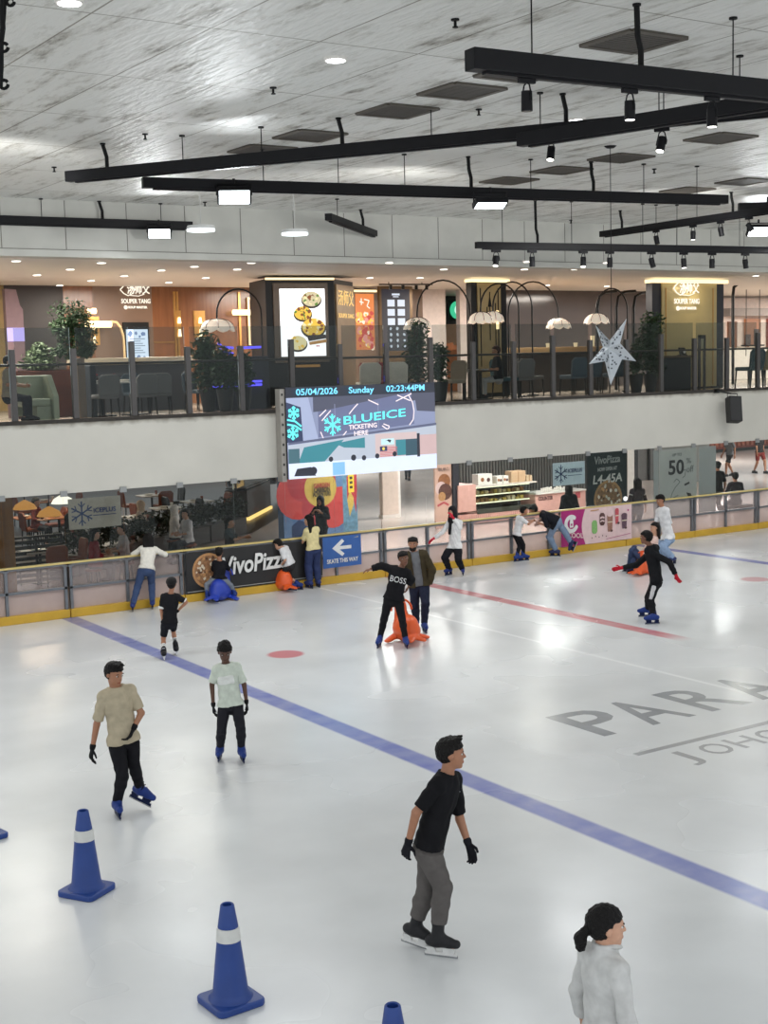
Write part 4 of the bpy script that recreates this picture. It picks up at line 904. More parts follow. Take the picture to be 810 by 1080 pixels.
# brand signs
SIGN = glow('lit white letters', (255, 244, 226), 1.15)
def souper(y, u, v, w, label, m, off=0.05):
    c = P(u, v, y); k = w / 1.0
    t = thing('lit_sign', label, 'sign', (c[0], y, c[2] - .5 * k))
    text('SOUPER TANG', 'lettering', 0.2 * k, (c[0], y - off, c[2] - 0.03 * k), XR, ZU, m, t, 0.006, width=w, bold=0.004)
    text('SOUP MASTER', 'small_lettering', 0.1 * k, (c[0] + .05 * k, y - off, c[2] - 0.22 * k), XR, ZU, m, t, 0.006, width=w * .66, bold=0.004)
    b = MB(); b.cyl((c[0] - .36 * k, y - off, c[2] - .22 * k), (c[0] - .36 * k, y - off - .02, c[2] - .22 * k), 0.065 * k, n=14); b.build('round_emblem', m, t); b = MB()
    q = [(-.52, .36), (-.40, .24), (-.26, .17), (-.10, .24), (-.02, .36), (-.10, .46), (-.26, .56), (-.40, .47), (-.52, .36)]
    b.tube([(c[0] + a * k, y - off, c[2] + (z - .02) * k) for a, z in q], 0.018 * k, 6); b.build('swirl_emblem', m, t); b = MB(); b.tube([(c[0] - .18 * k, y - off, c[2] + .16 * k), (c[0] + .1 * k, y - off, c[2] + .14 * k), (c[0] + .3 * k, y - off, c[2] + .2 * k)], 0.014 * k, 6)
    b.build('underline', m, t)
    text('汤师父', 'character_lettering', 0.34 * k, (c[0] + 0.10 * k, y - off, c[2] + .34 * k), XR, ZU, m, t, 0.006, width=w * .78, bold=0.006)
souper(YW, 142.5, 317, 0.84, 'lit white restaurant sign on the taupe wall above the menu screen', SIGN)
# menu screen
c = P(146, 354, YW - .1); t = thing('menu_screen', 'bright upright menu screen under the lit sign on the taupe wall', 'screen', (c[0], YW - .1, ZF + .9)); x0, x1 = XU(132, YW - .1), XU(158.5, YW - .1)
MB().box(x0, x1, YW - .1, YW, 4.9, 6.02).build('casing', BLKM, t)
p = Pic((x0 + .06, YW - .102, 4.95), (x1 - x0 - .1, 0, 0), (0, 0, .88), OUT); p.rect(0, 0, 1, 1, E_('menu white', (214, 228, 246), 1.3))
for a, z, r in ((.18, .86, .08), (.45, .88, .05), (.8, .86, .07), (.62, .78, .04), (.3, .12, .06), (.55, .14, .07), (.8, .13, .06)): p.disc(a, z, r, E_('menu blue', (120, 150, 200), .9), n=9, wob=.3)
for i in range(7): p.rect(.15, .28 + .07 * i, .85 - .1 * (i % 3), .30 + .07 * i, E_('menu lines', (110, 130, 160), .8))
p.build('display', t)
# lilac lit glass column
t = thing('glass_column', 'frosted glass column with a lilac lit band beside the booth', 'column', (XU(18, 33.), 33., ZF)); x0, x1 = XU(9, 33.), XU(27, 33.)
MB().prism([(0, 0), (x1 - x0, 0), (x1 - x0, 2.52), (.36, 2.62), (.28, 3.0), (0, 3.02)], .2, (x0, 33.2, ZF), XR, ZU, (0, -1, 0)).build('body', mat('greyish lilac glass', (132, 108, 112), .15), t)
MB().box(x0, x1, 32.98, 33.0, 5.52, 5.85).build('lit_band', glow('lilac light', (196, 178, 255), 1.4), t)
# tube lamps
TUBE = glow('warm tube light', (255, 226, 176), 3.5)
def zv(u, v, y): return float(P(u, v, y)[2])
t = thing('arch_tube_lamp', 'glowing tube lamp bent over like an arch left of the menu screen', 'lamp', (XU(130, 34), 34, ZF))
MB().cyl(P(90, 342, 34), P(117, 342, 34), .085).build('glass_tube', TUBE, t, smooth=True)
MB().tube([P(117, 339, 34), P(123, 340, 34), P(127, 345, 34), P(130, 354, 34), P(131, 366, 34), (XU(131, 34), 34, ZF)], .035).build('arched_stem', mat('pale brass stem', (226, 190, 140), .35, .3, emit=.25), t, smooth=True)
for u0, u1, v, lab in ((93, 101, 328, 'short glowing pill lamp on the brown wall above the arch lamp'), (246, 268, 329.5, 'long glowing pill lamp on the brown wall by the gold frame')):
    t = thing('pill_lamp', lab, 'lamp', P((u0 + u1) / 2, v, 34.3)); MB().cyl(P(u0, v, 34.3), P(u1, v, 34.3), .075).build('glass_tube', TUBE, t, smooth=True)
    MB().cyl(P((u0 + u1) / 2, v, 34.3), (XU((u0 + u1) / 2, 34.5, v), 34.5, zv((u0 + u1) / 2, v, 34.3)), .03).build('wall_arm', GOLD, t)
for u, v, lab in ((98, 352, 'gold wall light behind the cloud pruned tree'), (210, 345, 'gold plaque wall light behind the leafy pots'), (188, 345, 'slim gold strip light left of the plaque')):
    t = thing('wall_light', lab, 'lamp', P(u, v, YW)); x, z = XU(u, YW, v), zv(u, v, YW); w = .07 if u == 188 else .17
    MB().box(x - w, x + w, YW - .05, YW, z - .3, z + .45).build('plate', GOLD, t); MB().cyl((x, YW - .09, z - .26), (x, YW - .09, z - .06), .05, .03).build('bulb', TUBE, t); MB().cyl((x, YW - .09, z + .1), (x, YW - .09, z + .26), .05, .03).build('bulb', TUBE, t)
t = thing('lit_wall_frame', 'gold picture frame with a lit edge on the brown wall', 'frame', P(272, 340, YW)); x0, x1, z0, z1 = XU(262, YW), XU(290, YW), zv(272, 364, YW), zv(272, 314, YW)
MB().box(x0, x1, YW - .06, YW, z0, z1).build('panel', WOODR, t); b = MB()
for a in ((x0, x0 + .05, z0, z1), (x0, x1, z1 - .05, z1), (x0, x1, z0, z0 + .04)): b.box(a[0], a[1], YW - .09, YW - .06, a[2], a[3])
b.build('lit_edge', LED, t)
# furniture
def chair_mesh(t, x, y, z, a, sm, lm, s=1.0, round_=False):
    c_, s_ = math.cos(a), math.sin(a); X = Vector((c_, s_, 0)); Yv = Vector((-s_, c_, 0)); Z = Vector((0, 0, 1)); O = Vector((x, y, z))
    MB().obox(O + Z * .44 * s, X * .23 * s, Yv * .23 * s, Z * .045 * s).build('seat', sm, t, bevel=.03)
    b = MB(); q = [(-.23, 0), (.23, 0), (.24, .36), (.16, .44), (-.16, .44), (-.24, .36)]
    b.prism([(i * s, j * s) for i, j in q], .06 * s, O + Yv * .19 * s + Z * .46 * s, X, (Z + Yv * .12).normalized(), Yv); b.build('backrest', sm, t, bevel=.02)
    for i in (-1, 1):
        for j in (-1, 1): MB().cyl(O + X * .2 * i * s + Yv * .2 * j * s + Z * .41 * s, O + X * .22 * i * s + Yv * .22 * j * s, .022 * s, .014 * s, 8).build('leg', lm, t)
def chair(label, u, y, a, sm, lm=BLKM, group=None, floor_z=None, s=1.0, v=400):
    z = ZF if floor_z is None else floor_z
    t = thing('dining_chair', label, 'chair', (XU(u, y, v), y, z), group); chair_mesh(t, XU(u, y, v), y, z, a, sm, lm, s); return t
def table(label, u, y, w, d, m, lm=BLKM, z=None, v=400, h=.74, legs=True):
    z = ZF if z is None else z; x = XU(u, y, v)
    t = thing('dining_table', label, 'table', (x, y, z)); MB().box(x - w, x + w, y - d, y + d, z + h - .04, z + h).build('tabletop', m, t, bevel=.012)
    if legs:
        for q in (-.5, .5): MB().cyl((x + w * q, y, z + .03), (x + w * q, y, z + h - .04), .05).build('pedestal', lm, t); MB().box(x + w * q - .22, x + w * q + .22, y - .2, y + .2, z, z + .03).build('foot_plate', lm, t)
    return t
SAGE = mat('sage green leatherette', (158, 164, 140), .5); GREYF = mat('grey upholstery', (112, 110, 110), .8); SLATE = mat('slate blue upholstery', (78, 92, 104), .8); WTOP = mat('pale table top', (206, 200, 192), .3); DTOP = mat('dark table top', (50, 46, 46), .25); PLATEW = mat('white china', (228, 226, 220), .25); BEIGE = mat('beige upholstery', (156, 142, 124), .8); TEALU = mat('teal upholstery', (36, 70, 78), .8); REDU = mat('red upholstery', (150, 34, 40), .6); IVORY = mat('ivory plastic', (214, 206, 192), .5)
y = 26.6; x0, x1 = XU(19, y, 420), XU(56, y, 420)
t = thing('booth_sofa', 'sage green corner booth sofa behind the left gallery glass', 'sofa', ((x0 + x1) / 2, y, ZF))
MB().box(x0, x1 - .12, y - .25, y + .3, ZF + .3, ZF + .46).build('seat', SAGE, t, bevel=.04); MB().box(x0, x1, y + .22, y + .40, ZF + .1, ZF + .92).build('backrest', SAGE, t, bevel=.04)
MB().prism([(0, .0), (.75, 0), (.75, .92), (.35, .92), (0, .50)], .12, (x1 - .12, y - .35, ZF), (0, 1, 0), ZU, XR).build('armrest', SAGE, t, bevel=.02); MB().box(x0 + .3, x1 - .12, y - .22, y + .25, ZF, ZF + .3).build('base', SAGE, t)
PLW = wood('red brown planter wood', (94, 48, 34), (116, 62, 44), 3, .35, 'X'); y = 28.4; x0, x1 = XU(18, y, 410), XU(80, y, 410); PT = zv(50, 391, y)
t = thing('planter_box', 'red brown wooden planter box behind the booth sofa', 'planter', ((x0 + x1) / 2, y, ZF)); MB().box(x0, x1, y, y + .7, ZF, PT).build('box', PLW, t, bevel=.01); MB().box(x0 + .05, x1 - .05, y + .05, y + .65, PT, PT + .02).build('soil', mat('planter soil', (60, 48, 38), .9), t)
def leaves(b, c, rx, ry, rz, n, s, rg, hollow=.5):
    for _ in range(n):
        d = Vector((rg.gauss(0, 1), rg.gauss(0, 1), rg.gauss(0, 1))).normalized() * rg.uniform(hollow, 1)
        p = Vector(c) + Vector((d.x * rx, d.y * ry, d.z * rz)); a = Vector((rg.gauss(0, 1), rg.gauss(0, 1), rg.gauss(0, .6))).normalized(); q = a.cross(Vector((rg.gauss(0, 1), rg.gauss(0, 1), rg.gauss(0, 1)))).normalized()
        w = s * rg.uniform(.7, 1.3); b.add([p - a * w, p + q * w * .45, p + a * w, p - q * w * .45], [(0, 1, 2, 3)])
LEAF = mat('dark green leaves', (44, 68, 38), .6, 0, .35, 9); LEAF2 = mat('grey green leaves', (88, 104, 70), .6, 0, .3, 9); BARK = mat('brown bark', (74, 54, 40), .9, 0, .2, 12, .4); POT = mat('dark charcoal pot', (40, 40, 42), .5)
rg = random.Random(4)
t = thing('cloud_tree', 'cloud pruned small tree in the red brown planter', 'tree', (XU(74, 28.75, 375), 28.75, PT)); y = 28.75
cl = [(73, 330, .5, .34), (82, 338, .38, .24), (66, 345, .34, .22), (88, 350, .34, .2), (91, 364, .26, .2), (76, 356, .4, .22), (70, 370, .36, .2), (90, 372, .2, .14)]
MB().tube([(XU(76, y, 380), y, PT), P(77, 370, y), P(72, 358, y), P(76, 344, y), P(73, 330, y)], [.07, .06, .05, .04, .02]).build('trunk', BARK, t, smooth=True)
b = MB()
for u, v, rx, rz in cl: leaves(b, P(u, v, y), rx, rx * .8, rz, 420, .045, rg, .35)
b.build('foliage', LEAF, t)
t = thing('planter_shrub', 'grey green feathery shrub in the red brown planter', 'plant', (XU(42, y, 388), y, PT)); b = MB()
for u, v, rx, rz in ((42, 378, .42, .3), (38, 385, .4, .15), (48, 384, .34, .2), (42, 370, .2, .2)): leaves(b, P(u, v, y), rx, rx, rz, 300, .05, rg, .2)
b.build('foliage', LEAF2, t); b = MB()
for q in range(5): b.tube([(XU(42, y, 388), y, PT), P(34 + q * 4, 378, y)], .012, 5)
b.build('stems', BARK, t)
CTOP = mat('cream counter top', (218, 202, 176), .3); BARW = wood('tan bar front', (150, 120, 84), (172, 140, 100), 3, .4, 'X')
y = 30.; x0, x1, z1 = XU(80, y), XU(202, y), zv(140, 377, y)
t = thing('service_counter', 'long cream topped counter below the lit sign', 'counter', ((x0 + x1) / 2, y, ZF)); MB().box(x0, x1, y - .1, y + .6, z1 - .16, z1).build('worktop', CTOP, t, bevel=.01); MB().box(x0 + .05, x1 - .05, y, y + .55, ZF, z1 - .16).build('front', mat('dark slate counter front', (70, 72, 78), .5), t)
table('dark dining table with white plates in front of the cream counter', 124, 27.6, .72, .36, WTOP, v=400)
TT = ZF + .74; tx = XU(124, 27.6, 400)
for i, (dx, dy) in enumerate(((-.5, .1), (-.2, -.1), (.2, .1), (.5, -.1))):
    o = MB().lathe((tx + dx, 27.6 + dy, TT), [(.05, 0), (.11, .02), (.12, .035), (.10, .03), (.04, .012)]).build('plate', PLATEW, smooth=True)
    tag(o, ('white plate at the left end of the dining table', 'white plate left of centre on the dining table', 'white plate right of centre on the dining table', 'white plate at the right end of the dining table')[i], 'plate', 'plates on the dining table')
for i in range(3):
    t = thing('sauce_bottle', ('small dark sauce bottle left on the dining table', 'small dark sauce bottle between the plates', 'small dark sauce bottle right on the dining table')[i], 'bottle', (tx - .4 + .38 * i, 27.75, TT), 'bottles on the dining table')
    MB().lathe((tx - .4 + .38 * i, 27.75, TT), [(.03, 0), (.03, .09), (.012, .12), (.012, .14)], 10).build('bottle_body', BLKM, t, smooth=True); MB().cyl((tx - .4 + .38 * i, 27.75, TT + .14), (tx - .4 + .38 * i, 27.75, TT + .165), .015, n=8).build('cap', REDU, t)
for i, (u, y, a, m) in enumerate(((110, 26.9, math.pi, GREYF), (150, 26.8, math.pi, GREYF), (168, 27.0, math.pi * .9, GREYF), (143, 28.4, 0, SLATE), (208, 28.6, .4, SLATE))):
    chair(('grey chair with its back to the rink at the left of the dining table', 'grey chair with its back to the rink at the middle of the dining table', 'grey chair right of the dining table', 'slate chair on the far side of the dining table', 'slate chair behind the leafy pots')[i], u, y, a, m, group='chairs by the left dining table')
tag(MB().box(XU(92, 27.4, 410), XU(98.5, 27.4, 410), 27.2, 27.8, ZF, ZF + 1.1).build('booth_divider', mat('navy divider', (40, 46, 54), .6), bevel=.02), 'dark upright booth divider left of the dining table', 'divider')
tag(MB().box(XU(83, 26.9, 410), XU(91, 26.9, 410), 26.9, 27.1, ZF, ZF + 1.25).build('booth_divider', mat('brown grey divider', (120, 104, 92), .6), bevel=.02), 'taupe upright panel right of the planter box', 'divider')
# leafy pots
def potplant(label, u, y, vtop, vbase, rx, n, group='leafy pot plants along the gallery', m=LEAF, z=None, seed=1, ph=.5):
    rg = random.Random(seed); z = ZF if z is None else z; x = XU(u, y, 400); zt = zv(u, vtop, y)
    t = thing('potted_plant', label, 'plant', (x, y, z), group); MB().lathe((x, y, z), [(.13, 0), (.2, ph), (.17, ph), (.165, ph - .04)], 4 * 5).build('pot', POT, t, smooth=True)
    b = MB()
    for k in range(5): b.tube([(x, y, z + ph - .05), (x + rg.uniform(-.1, .1), y + rg.uniform(-.1, .1), z + (ph + zt - z) / 2), (x + rg.uniform(-rx, rx) * .6, y + rg.uniform(-.2, .2), zt - rg.uniform(.1, .5))], .012, 5)
    b.build('stems', BARK, t); b = MB(); hgt = (zt - z - ph) / 2
    for k in range(4): leaves(b, (x + rg.uniform(-.2, .2) * rx, y, z + ph + hgt * (.35 + .42 * k)), rx * (1 - .12 * k), rx * .8, hgt * .5, n // 4, .06, rg, .15)
    b.build('foliage', m, t)
potplant('tall leafy pot plant left of the purple reflection streaks', 219, 27.5, 350, 0, .48, 1500, seed=1)
potplant('shorter leafy pot plant in front of the purple reflection streaks', 237, 26.6, 366, 0, .36, 1000, seed=2)
potplant('leafy pot plant just left of the food lightbox', 256, 27.5, 372, 0, .34, 900, seed=3)
potplant('leafy tree in a pot right of the dark menu board', 440, 27.6, 340, 0, .42, 1500, seed=4)
potplant('low leafy plant left of the dining booth by the menu board', 464, 26.4, 362, 0, .34, 800, seed=5)
potplant('big leafy tree in a pot left of the gold sign pillar', 686, 27.2, 330, 0, .50, 2000, seed=6)
potplant('small potted shrub left of the gold pillar beneath the big tree', 671, 27.0, 362, 0, .3, 600, seed=7)
VIOREF = glow('violet blue reflection', (96, 88, 255), 2.0)  # violet reflection streaks, given shape as glowing tubes
for i, (q, lab) in enumerate((([(230, 362), (235, 366), (246, 367)], 'upper bent violet reflection streak behind the leafy pots'), ([(231, 368), (237, 372), (246, 373)], 'lower bent violet reflection streak behind the leafy pots'), ([(250, 367), (275, 366)], 'straight violet reflection streak right of the bent ones'), ([(225, 404), (276, 402)], 'long violet reflection streak low behind the pots, upper of two'), ([(225, 407.5), (276, 405.5)], 'long violet reflection streak low behind the pots, lower of two'))):
    tag(MB().tube([P(u, v, 27.9) for u, v in q], .028, 8).build('reflection_streak', VIOREF), lab, 'light streak', 'violet reflection streaks by the leafy pots')
tag(MB().box(XU(224, 28, 390), XU(284, 28, 390), 28.0, 28.4, ZF, ZF + 1.22).build('low_screen', mat('dark bar back', (44, 44, 54), .4), bevel=.02), 'dark low screen wall behind the violet reflection streaks', 'screen wall')
# pillar with the food lightbox
def onP(u, v, y): return Vector([float(a) for a in P(u, v, y)])
A0, A1, A2 = onP(281, 340, 29.6), onP(353, 340, 29.3), onP(373, 340, 30.3); A3 = Vector((A0.x + .3, 31., 0)); 
t = thing('lightbox_pillar', 'dark pillar carrying a bright food lightbox and a gold side face', 'pillar', (A0.x + .8, 29.8, ZF))
MB().prism([(q.x, q.y) for q in (A0, A1, A2, A3)], 3.1, (0, 0, ZF)).build('core', BLKM, t)
fr = (A1 - A0); fr.z = 0; W_ = fr.length; fr.normalize(); no = Vector((fr.y, -fr.x, 0)); B0 = Vector((A0.x, A0.y, ZF))
def fpanel(a0, a1, z0, z1, d, th): return MB().obox(B0 + fr * ((a0 + a1) / 2 * W_) + Vector((0, 0, (z0 + z1) / 2)) + no * (d + th / 2), fr * ((a1 - a0) / 2 * W_), no * (th / 2), Vector((0, 0, (z1 - z0) / 2)))
fpanel(.10, .90, 1.05, 3.0, 0, .05).build('bezel', mat('bronze bezel', (92, 78, 66), .3, .4), t, bevel=.01)
p = Pic(B0 + fr * (.19 * W_) + Vector((0, 0, 1.20)) + no * .052, fr * (.66 * W_), (0, 0, 1.66), no); p.rect(0, 0, 1, 1, E_('lightbox white', (250, 250, 252), 1.5))
BW, GRV, FD1, FD2, FD3, LFG = E_('bowl rim', (70, 60, 54), .6), E_('broth', (214, 200, 160), .9), E_('noodles', (232, 190, 70), 1), E_('meat', (150, 84, 40), .7), E_('pale noodle', (236, 222, 170), 1), E_('herb', (96, 140, 50), .8)
def bowl(a, b, r, base, bits, n=26, ry=.75, seed=2):
    rg = random.Random(seed); p.disc(a, b - .02, r, BW, ry=r * ry); p.disc(a, b, r * .92, base, ry=r * ry * .9)
    for i in range(n):
        q, w = rg.uniform(0, 6.28), math.sqrt(rg.random()) * r * .78; p.disc(a + w * math.cos(q) / p.asp, b + w * math.sin(q) * ry, r * rg.uniform(.08, .2), rg.choice(bits), n=6, wob=.4)
bowl(.70, .85, .165, GRV, (FD3, LFG, GRV, FD2), seed=3); bowl(.50, .64, .15, FD1, (FD1, FD2, LFG), seed=4); bowl(.72, .43, .20, FD1, (FD1, FD1, FD2, FD3), 34, seed=5); bowl(.36, .20, .155, FD3, (FD3, FD1, FD3), seed=6)
p.poly([(.56, .31), (.98, .32), (.99, .26), (.60, .22)], E_('stove', (60, 56, 56), .6)); p.poly([(.60, .21), (1, .25), (1, .20), (.62, .165)], E_('board', (190, 140, 80), .9)); p.disc(.78, .15, .012, E_('red seal', (200, 40, 50), 1)); p.disc(.82, .15, .012, E_('red seal', (200, 40, 50), 1))
for i in range(3): p.rect(.06 + .025 * i, .70, .075 + .025 * i, .92 - .03 * i, E_('fine print', (205, 205, 214), 1))
p.build('display', t)
fpanel(.40, .75, .93, .99, .0, .06).build('brass_plate', GOLD, t); fpanel(.0, 1., 3.08, 3.13, .0, .05).build('cove_light', LED, t)
sd = (A2 - A1); sd.z = 0; SL = sd.length; sd.normalize(); sn = Vector((sd.y, -sd.x, 0)); C0 = Vector((A1.x, A1.y, ZF))
MB().obox(C0 + sd * SL * .52 + sn * .02 + Vector((0, 0, 1.5)), sd * SL * .46, sn * .02, Vector((0, 0, 1.48))).build('side_face', mat('gold bronze panel', (150, 124, 92), .3, .4, .12, 3), t)
text('汤师父', 'side_lettering', .42, C0 + sd * SL * .5 + sn * .06 + Vector((0, 0, 2.62)), sd, ZU, glow('amber lit letters', (236, 196, 120), 1.2), t, .004, width=SL * .8); text('SOUPER TANG', 'side_lettering', .16, C0 + sd * SL * .5 + sn * .06 + Vector((0, 0, 2.2)), sd, ZU, glow('amber lit letters', (236, 196, 120), 1.2), t, .004, width=SL * .8)
# orange poster, dark menu board
y = 33.2; x0, x1, z0, z1 = XU(374, y, 340), XU(396, y, 340), zv(385, 369, y), zv(385, 308, y)
t = thing('food_poster', 'orange lit food poster between the pillar and the dark menu board', 'poster', ((x0 + x1) / 2, y, ZF)); MB().box(x0, x1, y, y + .15, ZF, z1).build('board', TAUW, t); p = Pic((x0 + .04, y - .002, z0), (x1 - x0 - .08, 0, 0), (0, 0, z1 - z0 - .05), OUT)
p.rect(0, 0, 1, 1, E_('orange print', (226, 128, 62), .9)); rg = random.Random(9)
for i in range(60): p.disc(rg.uniform(.1, .9), rg.uniform(.04, .66), rg.uniform(.02, .06), rg.choice((E_('red print', (206, 60, 50), .9), E_('cream bits', (246, 226, 200), 1), E_('pink print', (236, 150, 140), .9), E_('amber print', (244, 190, 80), 1))), n=7, wob=.3)
p.stroke([(.3, .92), (.3, .80)], .02, SIGN); p.stroke([(.45, .90), (.72, .88), (.6, .78), (.75, .74)], .02, SIGN); p.stroke([(.2, .86), (.42, .84)], .02, SIGN); p.build('artwork', t); MB().box(x0 - .05, x1 + .05, y - .04, y + .1, z1, z1 + .06).build('cove_light', LED, t)
x0, x1, z0, z1 = XU(403, y, 340), XU(432.5, y, 340), zv(418, 370, y), zv(418, 305, y)
t = thing('menu_board', 'dark lit menu board with rows of white dish pictures', 'board', ((x0 + x1) / 2, y, ZF)); MB().box(x0 - .06, x1 + .1, y, y + .12, ZF, z1 + .12).build('frame', mat('bronze frame', (120, 96, 70), .3, .4), t)
p = Pic((x0, y - .002, z0), (x1 - x0, 0, 0), (0, 0, z1 - z0), OUT); p.rect(0, 0, 1, 1, E_('menu navy', (32, 36, 54), .6)); MWH = E_('menu picture', (214, 222, 236), .9)
for j in range(3):
    for i in range(2): p.rect(.20 + .36 * i, .72 - .15 * j, .46 + .36 * i, .83 - .15 * j, MWH)
for j in range(4):
    for i in range(3): p.disc(.30 + .24 * i, .36 - .095 * j, .025, MWH, n=7, wob=.4)
p.rect(.36, .90, .64, .93, MWH); p.rect(.40, .87, .6, .885, MWH); p.build('display', t)
MB().box(x0 - .1, x1 + .1, y - .04, y + .1, z1 + .12, z1 + .17).build('cove_light', LED, t)
t = thing('small_spot_track', 'short ceiling track of little spots above the dark menu board', 'track light', P(427, 300, 31.5)); MB().cyl(P(400, 300, 31.5), P(456, 300, 31.5), .02).build('track', BLKM, t)
for u in (412, 425, 439, 450): MB().cyl(P(u, 301, 31.5), P(u, 305.5, 31.5), .045).build('spot', BLKM, t)
b = MB(); q = P(410, 300, 31.5); b.cyl(q, (q[0], q[1], 7.0), .012); q = P(445, 300, 31.5); b.cyl(q, (q[0], q[1], 7.0), .012); b.build('hanger', BLKM, t)
# green round shop sign and lit shelves behind the gap
y = 37.6; c = P(482, 327, y); t = thing('round_sign', 'green lit round sign behind the gap left of the gold column', 'sign', c); MB().cyl((c[0], y, c[2]), (c[0], y - .12, c[2]), .30, n=28).build('disc', glow('green light', (60, 190, 140), 1.1), t)
MB().cyl((c[0], y - .12, c[2]), (c[0], y - .14, c[2]), .19, n=24).build('inner_disc', glow('pale green light', (200, 246, 226), 1.1), t); MB().box(c[0] - .35, c[0] + .35, y, y + .06, c[2] - .34, c[2] + .34).build('backing', BLKM, t)
y = 36.5; x0, x1 = XU(471, y, 360), XU(488, y, 360); t = thing('back_bar', 'lit back bar of bottles seen through the gap by the green sign', 'shelf', ((x0 + x1) / 2, y, ZF)); MB().box(x0, x1, y, y + .3, ZF, ZF + 1.35).build('cabinet', wood('amber cabinet', (150, 90, 50), (180, 110, 60), 3), t); b = MB(); rg = random.Random(3)
for i in range(7): b.cyl((x0 + .06 + i * .065, y + .1, ZF + 1.35), (x0 + .06 + i * .065, y + .1, ZF + 1.35 + rg.uniform(.15, .3)), .025, n=8)
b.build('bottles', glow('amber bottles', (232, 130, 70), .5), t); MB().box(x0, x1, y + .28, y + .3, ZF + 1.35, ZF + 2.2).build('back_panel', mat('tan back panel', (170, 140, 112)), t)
# gold column in the middle
y = 29.4; x0, x1 = XU(498, y), XU(535, y)
t = thing('gold_column', 'gold panelled column with black corners and lit top', 'column', ((x0 + x1) / 2, y, ZF)); MB().box(x0, x1, y, y + .22, ZF, 6.86).build('core', BLKM, t); w = x1 - x0
MB().box(x0 + .16 * w, x1 - .18 * w, y - .03, y, ZF + .1, 6.84).build('gold_panel', mat('champagne gold panel', (168, 146, 104), .3, .4, .08, 3), t); b = MB()
for a in (.24, .74): b.box(x0 + a * w - .012, x0 + a * w + .012, y - .045, y - .03, 4.6, 6.7)
for a, z0, z1 in ((.50, 5.3, 6.6), (.42, 5.8, 6.2), (.66, 5.0, 6.3)): b.box(x0 + a * w - .008, x0 + a * w + .008, y - .05, y - .03, z0, z1)
b.prism([(-.06, 0), (0, .3), (.06, 0)], .02, (x0 + .5 * w, y - .03, 6.2), XR, ZU, (0, -1, 0)); b.build('black_ornament', BLKM, t)
MB().box(x0 - .05, x1 + .05, y - .1, y + .22, 6.86, 6.94).build('cove_light', LED, t); MB().box(x0 + .66 * w, x0 + .74 * w, y - .06, y - .03, 5.6, 6.1).build('light_strip', LED, t)
# arc lamps with flower shades
def arclamp(label, us, vs, upole, y, r=.36):
    c = P(us, vs, y); xp = XU(upole, y, 400); s = 1 if xp > c[0] else -1
    t = thing('arc_lamp', label, 'lamp', (xp, y, ZF), 'arc lamps with flower shades'); R = abs(xp - c[0]) / 2; zt = c[2] + .25
    pts = [(c[0], y, c[2] + .1)] + [(c[0] + s * R * (1 - math.cos(q)), y, zt + R * 1.0 * math.sin(q)) for q in [math.pi * i / 14 for i in range(15)]] + [(xp, y, ZF + .03)]
    MB().tube(pts, .022, 8).build('arched_pole', BLKM, t, smooth=True); MB().cyl((xp, y, ZF), (xp, y, ZF + .03), .17, n=20).build('base', BLKM, t)
    n = 48; vv = []; ff = []; K = 8
    for k in range(K + 1):
        q = k / K
        for i in range(n):
            a = 2 * math.pi * i / n; pet = abs(math.cos(4 * a)); rr = r * (math.sin(q * 1.50) * (.92 + .08 * pet)); zz = c[2] + .14 - .30 * q ** 2.2 * (.75 + .25 * pet); vv.append((c[0] + rr * math.cos(a), y + rr * math.sin(a), zz))
    for k in range(K):
        for i in range(n): ff.append((k * n + i, k * n + (i + 1) % n, (k + 1) * n + (i + 1) % n, (k + 1) * n + i))
    MB().add(vv, ff).build('flower_shade', mat('white petal shade', (236, 222, 206), .5, emit=.35), t, smooth=True); MB().ell((c[0], y, c[2]), .07, .07, .09).build('bulb', glow('warm bulb', (255, 224, 180), 4), t)
    b = MB()
    for i in range(8):
        a = math.pi / 8 + i * math.pi / 4; b.tube([(c[0] + r * math.sin(q * 1.5) * .95 * math.cos(a), y + r * math.sin(q * 1.5) * .95 * math.sin(a), c[2] + .15 - .30 * q ** 2.2 * .75) for q in (0, .25, .5, .75, 1)], .007, 5)
    b.build('ribs', BLKM, t)
arclamp('arc lamp with a white flower shade above the purple reflection streaks', 229, 343, 278, 28.6, .42)
arclamp('arc lamp with a white flower shade right of the dark menu board', 440, 341, 497, 28.6)
arclamp('arc lamp with a white flower shade hanging before the gold column', 507, 335, 548, 28.0, .34)
arclamp('second flower shade arc lamp just right in front of the gold column', 520, 334, 562, 28.7, .30)
arclamp('arc lamp with a pinkish flower shade above the bar', 589, 341, 537, 29.5, .36)
arclamp('arc lamp with a white flower shade left of the paper star tip', 629, 336, 662, 28.6, .36)
